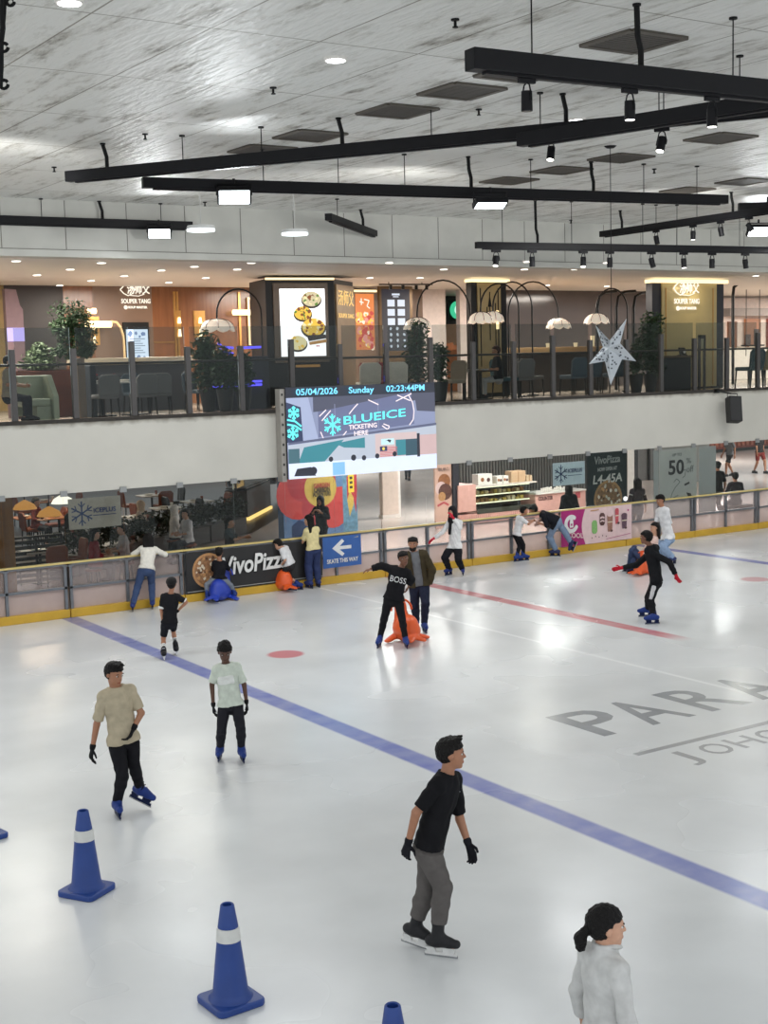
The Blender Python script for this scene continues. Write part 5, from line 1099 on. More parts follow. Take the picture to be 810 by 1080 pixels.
# bar and seats on the right half
y = 31.; x0, x1, z1 = XU(537, y), XU(642, y), zv(590, 366, y); t = thing('bar_counter', 'long tan wooden bar behind the paper star', 'bar', ((x0 + x1) / 2, y, ZF)); MB().box(x0, x1, y - .15, y + .6, z1 - .16, z1).build('worktop', BARW, t, bevel=.01); MB().box(x0 + .05, x1 - .05, y, y + .5, ZF, z1 - .16).build('front', mat('dark bar front', (54, 48, 46), .5), t)
x0, x1 = XU(538, 33.8), XU(640, 33.8); t = thing('back_counter', 'low tan back counter along the dark taupe wall', 'counter', ((x0 + x1) / 2, 33.8, ZF)); MB().box(x0, x1, 33.8, 34.4, ZF, ZF + 1.25).build('body', BARW, t); MB().box(x0 + .3, x1, 33.75, 34.4, ZF + 1.25, ZF + 1.30).build('top', CTOP, t)
for i, (u, lab) in enumerate(((578, 'small white cup left on the tan bar'), (607, 'white candle cup on the tan bar left of the star'), (625, 'tall gold candle lantern on the bar beside the star'))):
    xx = XU(u, 30.95, 365); o = MB().lathe((xx, 30.95, z1), [(.05, 0), (.07, .12 if i < 2 else .32), (.055, .12 if i < 2 else .32), (.045, .02)], 14).build('candle_cup', glow('lit candle cup', (250, 220, 170), .9), smooth=True); tag(o, lab, 'cup', 'cups on the tan bar')
for i, (u, y, a, m, lab) in enumerate(((548, 27.4, math.pi, GREYF, 'grey chair facing away right of the seated diner'), (560, 28.6, .2, GREYF, 'grey chair in front of the tan bar at its left end'), (604, 27.5, math.pi, SLATE, 'slate chair facing away left of the paper star'), (620, 28.2, math.pi, SLATE, 'slate chair behind the paper star left point'), (648, 27.8, 2.8, SLATE, 'slate chair right below the paper star'),
        (476, 27.0, -1.4, BEIGE, 'beige chair at the left end of the diner table'), (533, 27.4, 1.5, TEALU, 'teal chair the seated diner sits on'), (388, 27.4, 2.8, IVORY, 'ivory chair below the orange poster'), (396, 28.4, .3, REDU, 'red chair behind the ivory chair'), (417, 27.3, 2.7, IVORY, 'ivory chair above the video wall clock'), (408, 28.6, 0, REDU, 'red chair under the dark menu board'))):
    chair(lab, u, y, a, m, group='chairs in the right half of the gallery', s=1.12)
table('dark table with white plates in front of the seated diner', 498, 27.2, .50, .36, DTOP); tx = XU(498, 27.2, 400)
for i, dx in enumerate((-.30, .0, .32)): tag(MB().lathe((tx + dx, 27.1, TT), [(.05, 0), (.11, .02), (.12, .035), (.10, .03), (.04, .012)]).build('plate', PLATEW, smooth=True), ('white plate at the left of the diner table', 'white plate in the middle of the diner table', 'white plate nearest the seated diner')[i], 'plate', 'plates on the diner table')
# pillar with the gold sign
y = 28.4; x0, x1 = XU(688, y), XU(763, y); w = x1 - x0
t = thing('sign_pillar', 'broad gold lit pillar with dark edges carrying a restaurant sign', 'pillar', ((x0 + x1) / 2, y, ZF)); MB().box(x0, x1, y, y + .25, ZF, 6.84).build('core', mat('midnight blue cladding', (30, 32, 44), .35), t)
GP = mat('pale gold panel', (186, 168, 120), .35, .15, .06, 2); MB().box(x0 + .12 * w, x1 - .115 * w, y - .04, y, ZF + .05, 6.82).build('gold_panel', GP, t); MB().box(x0 - .05, x1 + .05, y - .14, y + .25, 6.84, 6.94).build('cove_light', LED, t); b = MB()
for a in (.17, .83): b.box(x0 + a * w - .012, x0 + a * w + .012, y - .055, y - .04, ZF + .1, 6.7)
b.build('gold_strips', GOLD, t)
lamp('gold_panel_washer', 'AREA', ((x0 + x1) / 2, y - .5, 6.75), 9, (1, .85, .58), .3, target=((x0 + x1) / 2, y, 5.0), shape='RECTANGLE', sy=.3)
souper(y - .04, 723, 317, 1.02, 'lit white restaurant sign on the broad gold pillar', SIGN, .05)
yy = 27.2; x0, x1 = XU(698, yy, 395), XU(729, yy, 395); z1 = zv(712, 375, yy); t = thing('host_stand', 'dark host stand in front of the gold sign pillar', 'stand', ((x0 + x1) / 2, yy, ZF)); MB().box(x0, x1, yy, yy + .5, ZF + .06, z1 - .06).build('cabinet', mat('navy black cabinet', (26, 28, 36), .4), t, bevel=.01); MB().box(x0 - .05, x1 + .05, yy - .05, yy + .55, z1 - .06, z1).build('top', wood('stand top', (84, 66, 50), (100, 78, 58), 3), t); MB().box(x0, x1, yy + .02, yy + .5, ZF, ZF + .06).build('plinth', BLKM, t)
xx = XU(721, yy + .25, 365); tz = z1; t = thing('card_terminal', 'small dark till on the host stand', 'till', (xx, yy + .25, tz)); MB().prism([(-.12, 0), (.12, 0), (.12, .2), (-.12, .2)], .05, (xx, yy + .3, tz + .02), XR, (0, .3, 1), (0, -1, 0)).build('screen', BLKM, t, bevel=.01); MB().box(xx - .1, xx + .1, yy + .2, yy + .4, tz, tz + .02).build('base', BLKM, t); MB().cyl((xx, yy + .22, tz + .1), (xx, yy + .21, tz + .1), .045).build('emblem', PLATEW, t)
xx = XU(741, yy, 395); t = thing('menu_easel', 'dark upright menu frame right of the host stand', 'frame', (xx, yy, ZF)); b = MB()
for dx in (-.10, .10): b.box(xx + dx - .03, xx + dx + .03, yy, yy + .06, ZF, 5.32)
b.box(xx - .13, xx + .13, yy, yy + .06, 5.22, 5.32); b.build('frame', PST, t); MB().box(xx - .07, xx + .07, yy + .02, yy + .04, 4.9, 5.22).build('card', mat('cream menu card', (170, 160, 130)), t)
# lit shop at the far right
y = 36.5; x0, x1 = XU(768, y), XU(830, y)
t = thing('lit_shop_front', 'bright shop front with orange lit shelves at the far right', 'shop front', ((x0 + x1) / 2, y, ZF)); MB().box(x0, x1, y + .3, y + .5, ZF, 6.9).build('back_wall', mat('pale shop wall', (224, 206, 196), .5), t)
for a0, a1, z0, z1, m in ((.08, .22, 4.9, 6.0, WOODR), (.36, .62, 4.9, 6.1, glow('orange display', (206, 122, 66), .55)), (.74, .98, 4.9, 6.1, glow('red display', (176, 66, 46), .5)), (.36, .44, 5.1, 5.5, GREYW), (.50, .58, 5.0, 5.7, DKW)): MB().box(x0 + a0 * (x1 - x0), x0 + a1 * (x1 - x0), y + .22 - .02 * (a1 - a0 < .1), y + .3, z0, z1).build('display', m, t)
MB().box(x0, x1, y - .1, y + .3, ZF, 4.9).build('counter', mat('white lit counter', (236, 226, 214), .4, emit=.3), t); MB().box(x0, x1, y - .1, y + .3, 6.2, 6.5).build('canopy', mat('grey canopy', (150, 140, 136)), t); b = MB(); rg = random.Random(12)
for i in range(22): b.box(x0 + i * .085, x0 + i * .085 + .05, y - .05, y + .1, 4.9, 4.9 + rg.uniform(.05, .16))
b.build('goods', mat('pale goods', (222, 210, 190), .5, 0, .3, 20), t)
t = thing('black_pipe_frame', 'black rounded pipe frame before the lit shop at far right', 'frame', (XU(773, 31, 400), 31, ZF)); MB().tube([(XU(773, 31, 400), 31, ZF), P(773, 312, 31), P(774, 303, 31), P(780, 298, 31), P(830, 297, 31)], .05).build('pipe', BLKM, t, smooth=True); b = MB()
for u in (787, 801): b.cyl((XU(u, 31, 340), 31, ZF + .9), (XU(u, 31, 340), 31, 6.85), .012)
b.box(XU(782, 31, 340), XU(806, 31, 340), 30.98, 31.02, 5.0, 5.05); b.build('rods', BLKM, t)
for i, (q, lab, u0, vt) in enumerate(((0, 'black pipe arch left of the paper star cord', 630, 308), (1, 'black pipe arch right of the paper star', 650, 308), (2, 'black pipe arch between the star and the leafy tree', 668, 309))):
    tag(MB().tube([(XU(u0, 30 + .3 * i, 400), 30 + .3 * i, ZF), P(u0, 325, 30 + .3 * i), P(u0 + 2, 313, 30 + .3 * i), P(u0 + 8, vt, 30 + .3 * i), P(u0 + 20, vt - 1, 30 + .3 * i)], .045).build('pipe_arch', BLKM, smooth=True), lab, 'frame', 'black pipe arches behind the star')
for u, lab, m in ((790, 'teal armchair left of the beige one at the far right', TEALU), (806, 'beige armchair at the far right edge', mat('olive beige upholstery', (138, 122, 84), .8))): chair(lab, u, 27.0, math.pi, m, s=1.25)
# ceiling downlights of the gallery
DL = glow('downlight lens', (255, 246, 232), 4.0); n = 0; proto = None
for u, v in ((17, 274), (39, 289), (74, 283), (107, 276), (131, 290), (96, 295), (170, 284), (178, 297), (217, 292), (63, 300), (205, 280), (250, 283), (265, 276), (468, 283), (553, 283), (606, 283), (577, 300), (640, 301), (556, 275), (640, 276), (797, 290), (443, 292), (410, 276), (390, 292)):
    q = onz(u, v, 6.98)
    lab = 'gallery ceiling downlight ' + ('above ' + ('the booth', 'the planter', 'the planter tree', 'the taupe wall', 'the lit sign', 'the brown wall', 'the left counter', 'the gold strips', 'the left arc lamp', 'the dark recess', 'the leafy pots', 'the violet streaks', 'the lightbox pillar', 'the gap by the gold column', 'the left end of the bar', 'the middle of the bar', 'the pink flower lamp', 'the paper star', 'the gold column side', 'the star cord', 'the far right shop', 'the menu board', 'the video wall clock', 'the orange poster')[n])
    if proto is None:
        proto = thing('downlight', lab, 'downlight', q, 'gallery downlights'); MB().cyl((q[0], q[1], 6.985), (q[0], q[1], 6.955), .11, .10, 20).build('trim_ring', mat('white trim ring', (226, 222, 216)), proto); MB().cyl((q[0], q[1], 6.957), (q[0], q[1], 6.945), .085, n=20).build('lens', DL, proto)
    else: dup(proto, q, lab)
    n += 1
# ================================================================ the mall hall behind the shield glass
setting(MB().box(-9, 62, YB, 60, -0.3, -0.004).build('floor', mat('polished beige hall floor', (200, 186, 178), .22, 0, .05, .7)))
DKF = wood('dark restaurant floor', (46, 36, 30), (66, 52, 42), 1.5, .4, 'X')
setting(MB().prism([(-6, 29.2), (10.6, 29.8), (14.4, 32.2), (17.9, 34.4), (21, 38), (27, 46), (27, 59), (-6, 59)], .006, (0, 0, -.004)).build('floor', DKF))
setting(MB().box(-9, 62, 59, 59.3, -.1, 3.6).build('wall_back', mat('dark far wall', (70, 58, 50), .6)))
OAK = wood('honey oak boards', (136, 92, 50), (164, 114, 64), 2.2, .45)
setting(MB().box(4.0, XU(15.5, 28.6, 570), 28.6, 28.8, -.004, 3.5).build('wall_left', OAK))
# tables, chairs and diners of the restaurant
RUST = mat('rust leather', (128, 66, 42), .5); OAKT = wood('orange oak', (160, 98, 52), (186, 122, 70), 2.5, .4, 'X'); BLKC = mat('black lacquer', (32, 28, 28), .4)
names = ['nearest white table by the black barrier', 'white table below the snowflake banner', 'white table left of the leaning girl', 'oak topped table beside the wood wall', 'oak topped table above the black barrier', 'white table behind the girl in white', 'white table left of the lit case', 'oak topped table in the far left corner', 'white table far behind, left of the case']
lowt = []
for i, (u, v) in enumerate(((42, 580), (118, 553), (148, 544), (30, 545), (62, 545), (176, 535), (208, 528), (50, 528), (160, 522))):
    q = onz(u, v, .75); m = OAKT if 'oak' in names[i] else WTOP
    t = thing('restaurant_table', names[i], 'table', (q[0], q[1], 0)); MB().box(q[0] - .42, q[0] + .42, q[1] - .36, q[1] + .36, .71, .75).build('tabletop', m, t, bevel=.01); MB().cyl((q[0], q[1], .02), (q[0], q[1], .71), .035).build('stem', BLKC, t); MB().cyl((q[0], q[1], 0), (q[0], q[1], .02), .22).build('base', BLKC, t); lowt.append(q)
side = ['left', 'right', 'near side']
for i, q in enumerate(lowt):
    for j, (dx, dy, a) in enumerate(((-.75, .05, math.pi / 2), (.75, -.05, -math.pi / 2), (.05, -.72, math.pi))):
        if i in (1, 2, 3, 5, 6, 7) and j == 2: continue
        t = thing('restaurant_chair', ('rust' if (i + j) % 3 else 'black') + ' chair at the ' + names[i] + ', ' + side[j], 'chair', (q[0] + dx, q[1] + dy, 0), 'restaurant chairs'); chair_mesh(t, q[0] + dx, q[1] + dy, 0, a, RUST if (i + j) % 3 else BLKC, BLKC, 1.05)
    o = MB().lathe((q[0] - .1, q[1], .75), [(.06, 0), (.13, .02), (.14, .04), (.11, .03), (.04, .012)]).build('plate', PLATEW, smooth=True); tag(o, 'white plate on the ' + names[i], 'plate', 'plates on the restaurant tables')
    o = MB().lathe((q[0] + .2, q[1] + .1, .75), [(.035, 0), (.045, .12), (.038, .12), (.03, .01)], 12).build('drinking_glass', PLATEW if i % 2 else RUST, smooth=True); tag(o, 'cup on the ' + names[i], 'cup', 'cups on the restaurant tables')
for i, (u, v, lab) in enumerate(((26, 533, 'amber pendant lamp at the far left of the restaurant'), (52, 540, 'amber pendant lamp left of the snowflake banner'), (66, 527, 'white pendant lamp at the left banner edge'))):
    q = onz(u, v, 1.9); t = thing('pendant_lamp', lab, 'lamp', (q[0], q[1], 3.5)); MB().cyl((q[0], q[1], 2.0), (q[0], q[1], 3.52), .012).build('cord', BLKC, t); MB().lathe((q[0], q[1], 1.82), [(.26, 0), (.20, .1), (.06, .18), (.02, .2)]).build('shade', mat('amber shade', (230, 160, 80), .5, emit=.7) if i < 2 else glow('white shade', (255, 244, 220), 1.6), t, smooth=True)
# barrier and hedge along the corridor
t = thing('barrier_fence', 'black slatted barrier at the left end of the restaurant', 'fence', (10.0, 29.6, 0)); xa, xb = XU(12, 29.4, 590), XU(66, 29.4, 590)
for x in (xa, (xa + xb) / 2, xb): MB().box(x - .025, x + .025, 29.4, 29.45, 0, 1.12).build('post', BLKC, t)
MB().box(xa, xb, 29.4, 29.45, 1.08, 1.13).build('top_rail', BLKC, t); b = MB()
for k in range(8): b.box(xa, xb, 29.41, 29.44, .08 + .125 * k, .16 + .125 * k)
b.build('slats', mat('charcoal slats', (50, 48, 48), .5), t)
HED = mat('dark hedge leaves', (50, 54, 38), .7, 0, .35, 7); PLB = mat('dark planter', (52, 44, 40), .6); rg = random.Random(8)
pts = [(10.7, 29.9), (12.6, 31.1), (14.5, 32.3), (16.2, 33.4), (17.9, 34.5)]
for i in range(4):
    a, c = Vector((*pts[i], 0)), Vector((*pts[i + 1], 0)); d = (c - a).normalized(); nn = Vector((-d.y, d.x, 0)); L = (c - a).length; m_ = (a + c) / 2 + nn * .3
    t = thing('hedge_planter', ('dark planter hedge at the right end of the black barrier', 'dark planter hedge below the snowflake banner', 'dark planter hedge behind the leaning girl', 'dark planter hedge left of the arm raising woman')[i], 'hedge', m_, 'hedges edging the restaurant')
    MB().obox(m_ + Vector((0, 0, .22)), d * L * .48, nn * .2, Vector((0, 0, .22))).build('trough', PLB, t); b = MB()
    for k in range(5): leaves(b, m_ + d * L * (-.4 + .2 * k) + Vector((0, 0, .78)), .34, .22, .38, 170, .07, rg, .2)
    b.build('foliage', HED, t)
# lit display case and dark cabinets by the corridor
def obx(t, name, m, c, d, L, w, z0, z1): c = Vector(c); d = Vector(d).normalized(); nn = Vector((-d.y, d.x, 0)); return MB().obox((c.x, c.y, (z0 + z1) / 2), d * L, nn * w, Vector((0, 0, (z1 - z0) / 2))).build(name, m, t)
d = (.65, .76, 0); c = (20.0, 38.6); t = thing('display_case', 'glass display case with warm lit shelves along the corridor', 'display case', (*c, 0)); obx(t, 'base', PLB, c, d, 1.7, .35, .12, .95); obx(t, 'kick_light', glow('warm kick light', (255, 206, 120), 1.6), (c[0] + .03, c[1] - .03), d, 1.7, .36, .02, .11)
for k in range(3): obx(t, 'shelf', mat('dark shelf', (60, 48, 40)), c, d, 1.68, .33, 1.0 + .3 * k, 1.03 + .3 * k)
b = MB(); dd = Vector(d).normalized()
for k in range(3):
    for j in range(13):
        p_ = Vector((*c, 1.03 + .3 * k)) + dd * (-1.6 + .26 * j); b.cyl(p_, p_ + Vector((0, 0, rg.uniform(.06, .2))), .07, .05, 8)
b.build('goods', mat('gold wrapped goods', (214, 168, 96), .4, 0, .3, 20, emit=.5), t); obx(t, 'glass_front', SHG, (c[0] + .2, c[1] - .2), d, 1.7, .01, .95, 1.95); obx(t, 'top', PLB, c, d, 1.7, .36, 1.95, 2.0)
for q in (-1.68, 1.68): p_ = Vector((*c, 0)) + dd * q; MB().cyl((p_.x, p_.y, .9), (p_.x, p_.y, 1.98), .03).build('frame_post', BLKC, t)
c = (23.0, 42.0); t = thing('clothes_stand', 'dark clothes racks far along the corridor left of the balloon wall', 'rack', (*c, 0)); obx(t, 'rail_frame', BLKC, c, d, 1.8, .3, 1.6, 1.66)
for q in (-1.7, 0, 1.7): p_ = Vector((*c, 0)) + dd * q; MB().cyl((p_.x, p_.y, 0), (p_.x, p_.y, 1.62), .03).build('upright', BLKC, t)
b = MB()
for j in range(14): p_ = Vector((*c, 1.15)) + dd * (-1.6 + .25 * j); b.m(j % 3).obox(p_, dd * .09, Vector((-dd.y, dd.x, 0)) * .22, Vector((0, 0, .42)))
b.build('garments', [mat('dark cloth', (52, 50, 56), .9), mat('grey cloth', (120, 118, 122), .9), mat('brown cloth', (92, 70, 60), .9)], t, bevel=.02)
# balloon wall
yy = 31.0; x0, x1 = XU(299, yy, 540), XU(377, yy, 540); t = thing('promo_wall', 'blue promotion wall with red balloons and a yellow round sign', 'display board', ((x0 + x1) / 2, yy, 0)); MB().box(x0, x1, yy, yy + .3, 0, 3.0).build('board', mat('sky blue board', (82, 112, 152), .5, 0, .15, 2), t)
p = Pic((x0, yy - .002, 0), (x1 - x0, 0, 0), (0, 0, 3.0), OUT); RB, RB2, YS = mat('red balloon print', (158, 48, 58), .5), mat('bright red balloon print', (178, 62, 62), .5), mat('yellow disc print', (182, 156, 76), .5); INK = mat('dark ink', (50, 44, 36), .6)
zz = lambda v: float(ony(338, v, yy)[2]) / 3.0
p.disc(.20, zz(520), .22, RB2); p.disc(.28, zz(508), .17, RB); p.disc(.45, zz(535), .16, RB); p.disc(.66, zz(537), .18, RB2); p.disc(.50, zz(508), .16, RB); p.poly([(.60, zz(552)), (.80, zz(552)), (.80, zz(515)), (.6, zz(515))], RB2)
p.disc(.50, zz(515), .165, YS, n=28); p.poly([(.10, zz(566)), (.28, zz(566)), (.30, zz(550)), (.2, zz(546)), (.1, zz(552))], mat('navy shape', (40, 60, 96), .5)); p.rect(.80, zz(575), 1, 1, mat('teal print', (88, 126, 150), .5, 0, .3, 10)); p.poly([(.86, zz(528)), (.9, zz(545)), (.95, zz(530)), (.98, zz(545)), (1, zz(520)), (1, zz(497)), (.86, zz(505))], RB); p.poly([(.86, zz(530)), (.90, zz(520)), (.95, zz(528)), (.95, zz(535)), (.89, zz(548))], YS); p.rect(.88, zz(522), .96, zz(493), mat('bright yellow print', (214, 184, 50), .5))
for i in range(5): p.rect(.90, zz(518 - 5 * i), .94, zz(515 - 5 * i), INK)
p.build('artwork', t)
for s, v, m, w in (('GARDEN', 512, RB, .50), ('CARBON', 516.5, INK, .50), ('ADVENTURE', 521, INK, .56)): text(s, 'lettering', .17, (x0 + .51 * (x1 - x0), yy - .04, float(ony(338, v, yy)[2])), XR, ZU, m, t, .003, width=w, bold=.004)
# pillars and posters along the hall
for u0, u1, yy, lab in ((404, 421, 34.6, 'white square pillar behind the glass right of the balloon wall'),):
    x0, x1 = XU(u0, yy, 540), XU(u1, yy, 540); t = thing('hall_pillar', lab, 'pillar', ((x0 + x1) / 2, yy, 0)); MB().box(x0, x1, yy, yy + .2, .1, 3.52).build('shaft', mat('warm white pillar', (226, 210, 200), .35), t, bevel=.02); MB().box(x0 - .02, x1 + .02, yy - .02, yy + .22, 0, .1).build('plinth', mat('white plinth', (236, 230, 226), .4), t); MB().box(x1 - .001, x1 + .10, yy + .05, yy + .1, 0, 3.5).build('edge_strip', mat('bright edge strip', (240, 238, 236), .4), t)
yy = 31.4; x0, x1 = XU(459, yy, 520), XU(476.5, yy, 520); z0 = float(ony(468, 541, yy)[2]); t = thing('burger_poster', 'pinkish burger poster left of the dark post by the bakery', 'poster', ((x0 + x1) / 2, yy, 0)); MB().box(x0, x1, yy, yy + .06, 0, 2.6).build('panel', mat('peach poster', (214, 176, 160), .5), t)
p = Pic((x0, yy - .002, z0), (x1 - x0, 0, 0), (0, 0, 2.6 - z0), OUT); BRN = mat('bun print', (150, 96, 60), .5, 0, .3, 20)
p.disc(.55, .42, .10, BRN); p.disc(.35, .33, .09, PINK); p.disc(.6, .28, .11, mat('burger filling print', (92, 56, 48), .6)); p.disc(.4, .22, .06, CRUST); p.disc(.5, .86, .10, BRN); p.stroke([(.12, .10), (.5, .14), (.8, .1)], .03, REDP); p.build('artwork', t); text('BURG', 'lettering', .14, ((x0 + x1) / 2, yy - .03, z0 + .58 * (2.6 - z0)), XR, ZU, mat('grey lettering', (110, 84, 80), .6), t, .003, width=.36)
tag(MB().box(XU(477, yy, 520), XU(483.5, yy, 520), yy - .05, yy + .25, 0, 3.5).build('dark_post', mat('dark navy post', (44, 44, 54), .4), bevel=.01), 'dark navy post between the burger poster and the bakery', 'post')
# bakery counter
BP = mat('bakery pink laminate', (220, 172, 162), .4); yy = 31.3; X = lambda u, y=yy: XU(u, y, 530); Z = lambda u, v, y=yy: float(ony(u, v, y)[2])
t = thing('bakery_counter', 'pink bakery counter with fluted front and glass cake case', 'counter', (X(525), yy, 0)); x0, x1 = X(483.5), X(566)
MB().box(x0, x1, yy, yy + .9, .05, Z(520, 540)).build('base', BP, t, bevel=.01); b = MB()
for i in range(38): b.cyl((x0 + .03 + i * (x1 - x0) / 38, yy, .1), (x0 + .03 + i * (x1 - x0) / 38, yy, Z(520, 541)), .026, n=6, caps=False)
b.build('fluted_front', BP, t); MB().box(x0, X(502), yy, yy + .9, Z(490, 540), Z(490, 512)).build('end_panel', BP, t)
cx0, cx1, cz0, cz1 = X(503), X(565), Z(535, 539), Z(535, 511.5); MB().box(cx0, cx1, yy + .85, yy + .9, cz0, cz1).build('case_back', mat('dark case back', (70, 66, 56), .4), t); MB().box(cx0, cx1, yy - .02, yy + .0, cz0, cz0 + .14).build('case_sill', mat('dark case sill', (52, 56, 48), .4), t)
for k in range(3): MB().box(cx0, cx1, yy + .3, yy + .85, cz0 + .26 + .23 * k, cz0 + .275 + .23 * k).build('case_shelf', mat('pale shelf', (200, 196, 176), .3), t)
lb = MB()
for k in range(3): lb.box(cx0, cx1, yy + .28, yy + .31, cz0 + .255 + .23 * k, cz0 + .285 + .23 * k)
lb.build('shelf_lights', glow('case strip light', (255, 240, 200), 2.4), t); b = MB(); rg = random.Random(21)
for k in range(3):
    for j in range(12):
        x = cx0 + .12 + j * (cx1 - cx0 - .2) / 12; b.m(rg.randrange(3)).box(x, x + .12, yy + .4, yy + .6, cz0 + .275 + .23 * k, cz0 + .275 + .23 * k + rg.uniform(.06, .14))
b.build('cakes', [mat('cream cake', (226, 210, 176), .5), mat('brown cake', (156, 112, 70), .5), mat('yellow cake', (220, 190, 100), .5)], t, bevel=.015); MB().box(cx0, cx1, yy - .01, yy + .0, cz0 + .14, cz1).build('case_glass', SHG, t); MB().box(cx0 - .04, cx1 + .04, yy - .02, yy + .9, cz1, cz1 + .04).build('case_top', mat('pale case top', (210, 204, 196), .3), t); ct = cz1 + .04
for i, (u0, u1, h_, m, lab) in enumerate(((508, 523, .32, PLATEW, 'white picture box on the left of the cake case'), (528, 533.5, .22, PLATEW, 'small white box left of the middle on the cake case'), (534.5, 540, .22, PLATEW, 'small white box right of the middle on the cake case'), (543, 558, .33, mat('kraft box', (190, 160, 128), .7), 'kraft box on the right of the cake case'), (559, 565, .18, mat('tan carton', (204, 180, 150), .7), 'low tan carton at the right end of the cake case'))):
    a, c = X(u0), X(u1); t2 = thing('carton', lab, 'box', ((a + c) / 2, yy + .3, ct), 'boxes on the cake case'); MB().box(a, c, yy + .15, yy + .45, ct, ct + h_).build('box', m, t2, bevel=.006)
    if m is PLATEW: p = Pic((a, yy + .148, ct), (c - a, 0, 0), (0, 0, h_), OUT); p.disc(.3, .5, .2, BRN); p.disc(.72, .45, .2, CHOC); p.build('picture', t2)
    else: MB().box((a + c) / 2 - .02, (a + c) / 2 + .02, yy + .149, yy + .451, ct, ct + h_ + .001).build('tape', mat('brown tape', (160, 124, 90), .5), t2)
x0, x1 = X(566.5), X(620); zt = Z(590, 520); t = thing('cash_counter', 'plain pink counter lettered COUNTER right of the cake case', 'counter', ((x0 + x1) / 2, yy, 0)); MB().box(x0, x1, yy + .1, yy + .8, 0, zt).build('front', BP, t, bevel=.01); MB().box(x0, x1, yy + .05, yy + .85, zt, zt + .04).build('top', PLATEW, t); text('COUNTER', 'lettering', .16, (X(577.5), yy + .095, Z(577, 526)), XR, ZU, mat('brown lettering', (96, 64, 62), .5), t, .004, width=.58, bold=.006); p = Pic((x0 + .02, yy + .098, zt - .22), (x1 - x0 - .04, 0, 0), (0, 0, .2), OUT); p.rect(.62, 0, .74, .95, PINK); p.rect(.8, 0, .90, .9, REDP); p.build('price_cards', t)
b = MB(); rg = random.Random(5)
for i in range(13): xq = X(578) + i * .075; b.cyl((xq, yy + .3, zt + .04), (xq, yy + .3, zt + .04 + rg.uniform(.06, .15)), .032, n=8)
tag(b.build('cup_row', mat('white paper cups', (232, 228, 220), .5), smooth=True, loc=(X(590), yy + .3, zt + .04)), 'row of small white cups along the pink cash counter', 'cups', kind='stuff')
yy2 = 33.8; x0, x1 = XU(484, yy2, 500), XU(622, yy2, 500); t = thing('slat_wall', 'dark slatted back wall of the bakery', 'wall panel', ((x0 + x1) / 2, yy2, 0)); MB().box(x0, x1, yy2, yy2 + .15, 0, 3.5).build('backing', mat('charcoal backing', (58, 58, 58), .6), t); b = MB()
for i in range(46): xq = x0 + (i + .5) * (x1 - x0) / 46; b.box(xq - .03, xq + .03, yy2 - .05, yy2, .02, 3.5)
b.build('slats', mat('grey slats', (104, 104, 102), .5), t)
# right hand side of the hall
for u0, u1, y, m, lab in ((662, 669, 33.5, mat('white hall wall', (214, 208, 202), .5), 'white wall end right of the black pizza poster'), (669, 673, 33.8, mat('dark door jamb', (54, 54, 56), .5), 'dark door jamb behind the striped woman')):
    tag(MB().box(XU(u0, y, 500), XU(u1, y, 500), y, y + .3, 0, 3.5).build('hall_pier', m), lab, 'pier')
y = 38.; x0, x1 = XU(673, y, 490), XU(694, y, 490); t = thing('shutter_door', 'grey shutter with dark glazing bars behind the striped woman', 'shutter', ((x0 + x1) / 2, y, 0)); MB().box(x0, x1, y, y + .1, 0, 3.5).build('shutter', mat('grey shutter', (138, 138, 138), .5), t); b = MB(); b.box(x0, x1, y - .06, y, 1.9, 2.0)
for u in (684, 691): b.box(XU(u, y, 490) - .04, XU(u, y, 490) + .04, y - .06, y, 0, 2.0)
b.build('glazing_bars', BLKC, t)
y = 36.; x0, x1 = XU(694, y, 500), XU(748, y, 500)
setting(MB().box(x0, x1, y, y + .2, 0, 3.5).build('wall_right', mat('grey hall wall', (160, 156, 152), .5)))
t = thing('red_shelving', 'low red brown shelving far behind the walking shoppers', 'shelf', (47, 46, 0)); y = 46.; x0, x1 = XU(748, y, 475), XU(812, y, 475); MB().box(x0, x1, y, y + .5, .15, 1.2).build('carcass', mat('red brown carcass', (134, 66, 52), .5), t); b = MB()
for i in range(14):
    for k in range(2): b.box(x0 + .1 + i * (x1 - x0) / 14, x0 + i * (x1 - x0) / 14 + (x1 - x0) / 15, y - .03, y, .25 + .48 * k, .55 + .48 * k)
b.build('goods', mat('mixed red goods', (176, 104, 84), .6, 0, .4, 6), t)
MB().box(x0, x1, y - .02, y + .5, 0, .15).build('plinth', BLKC, t)
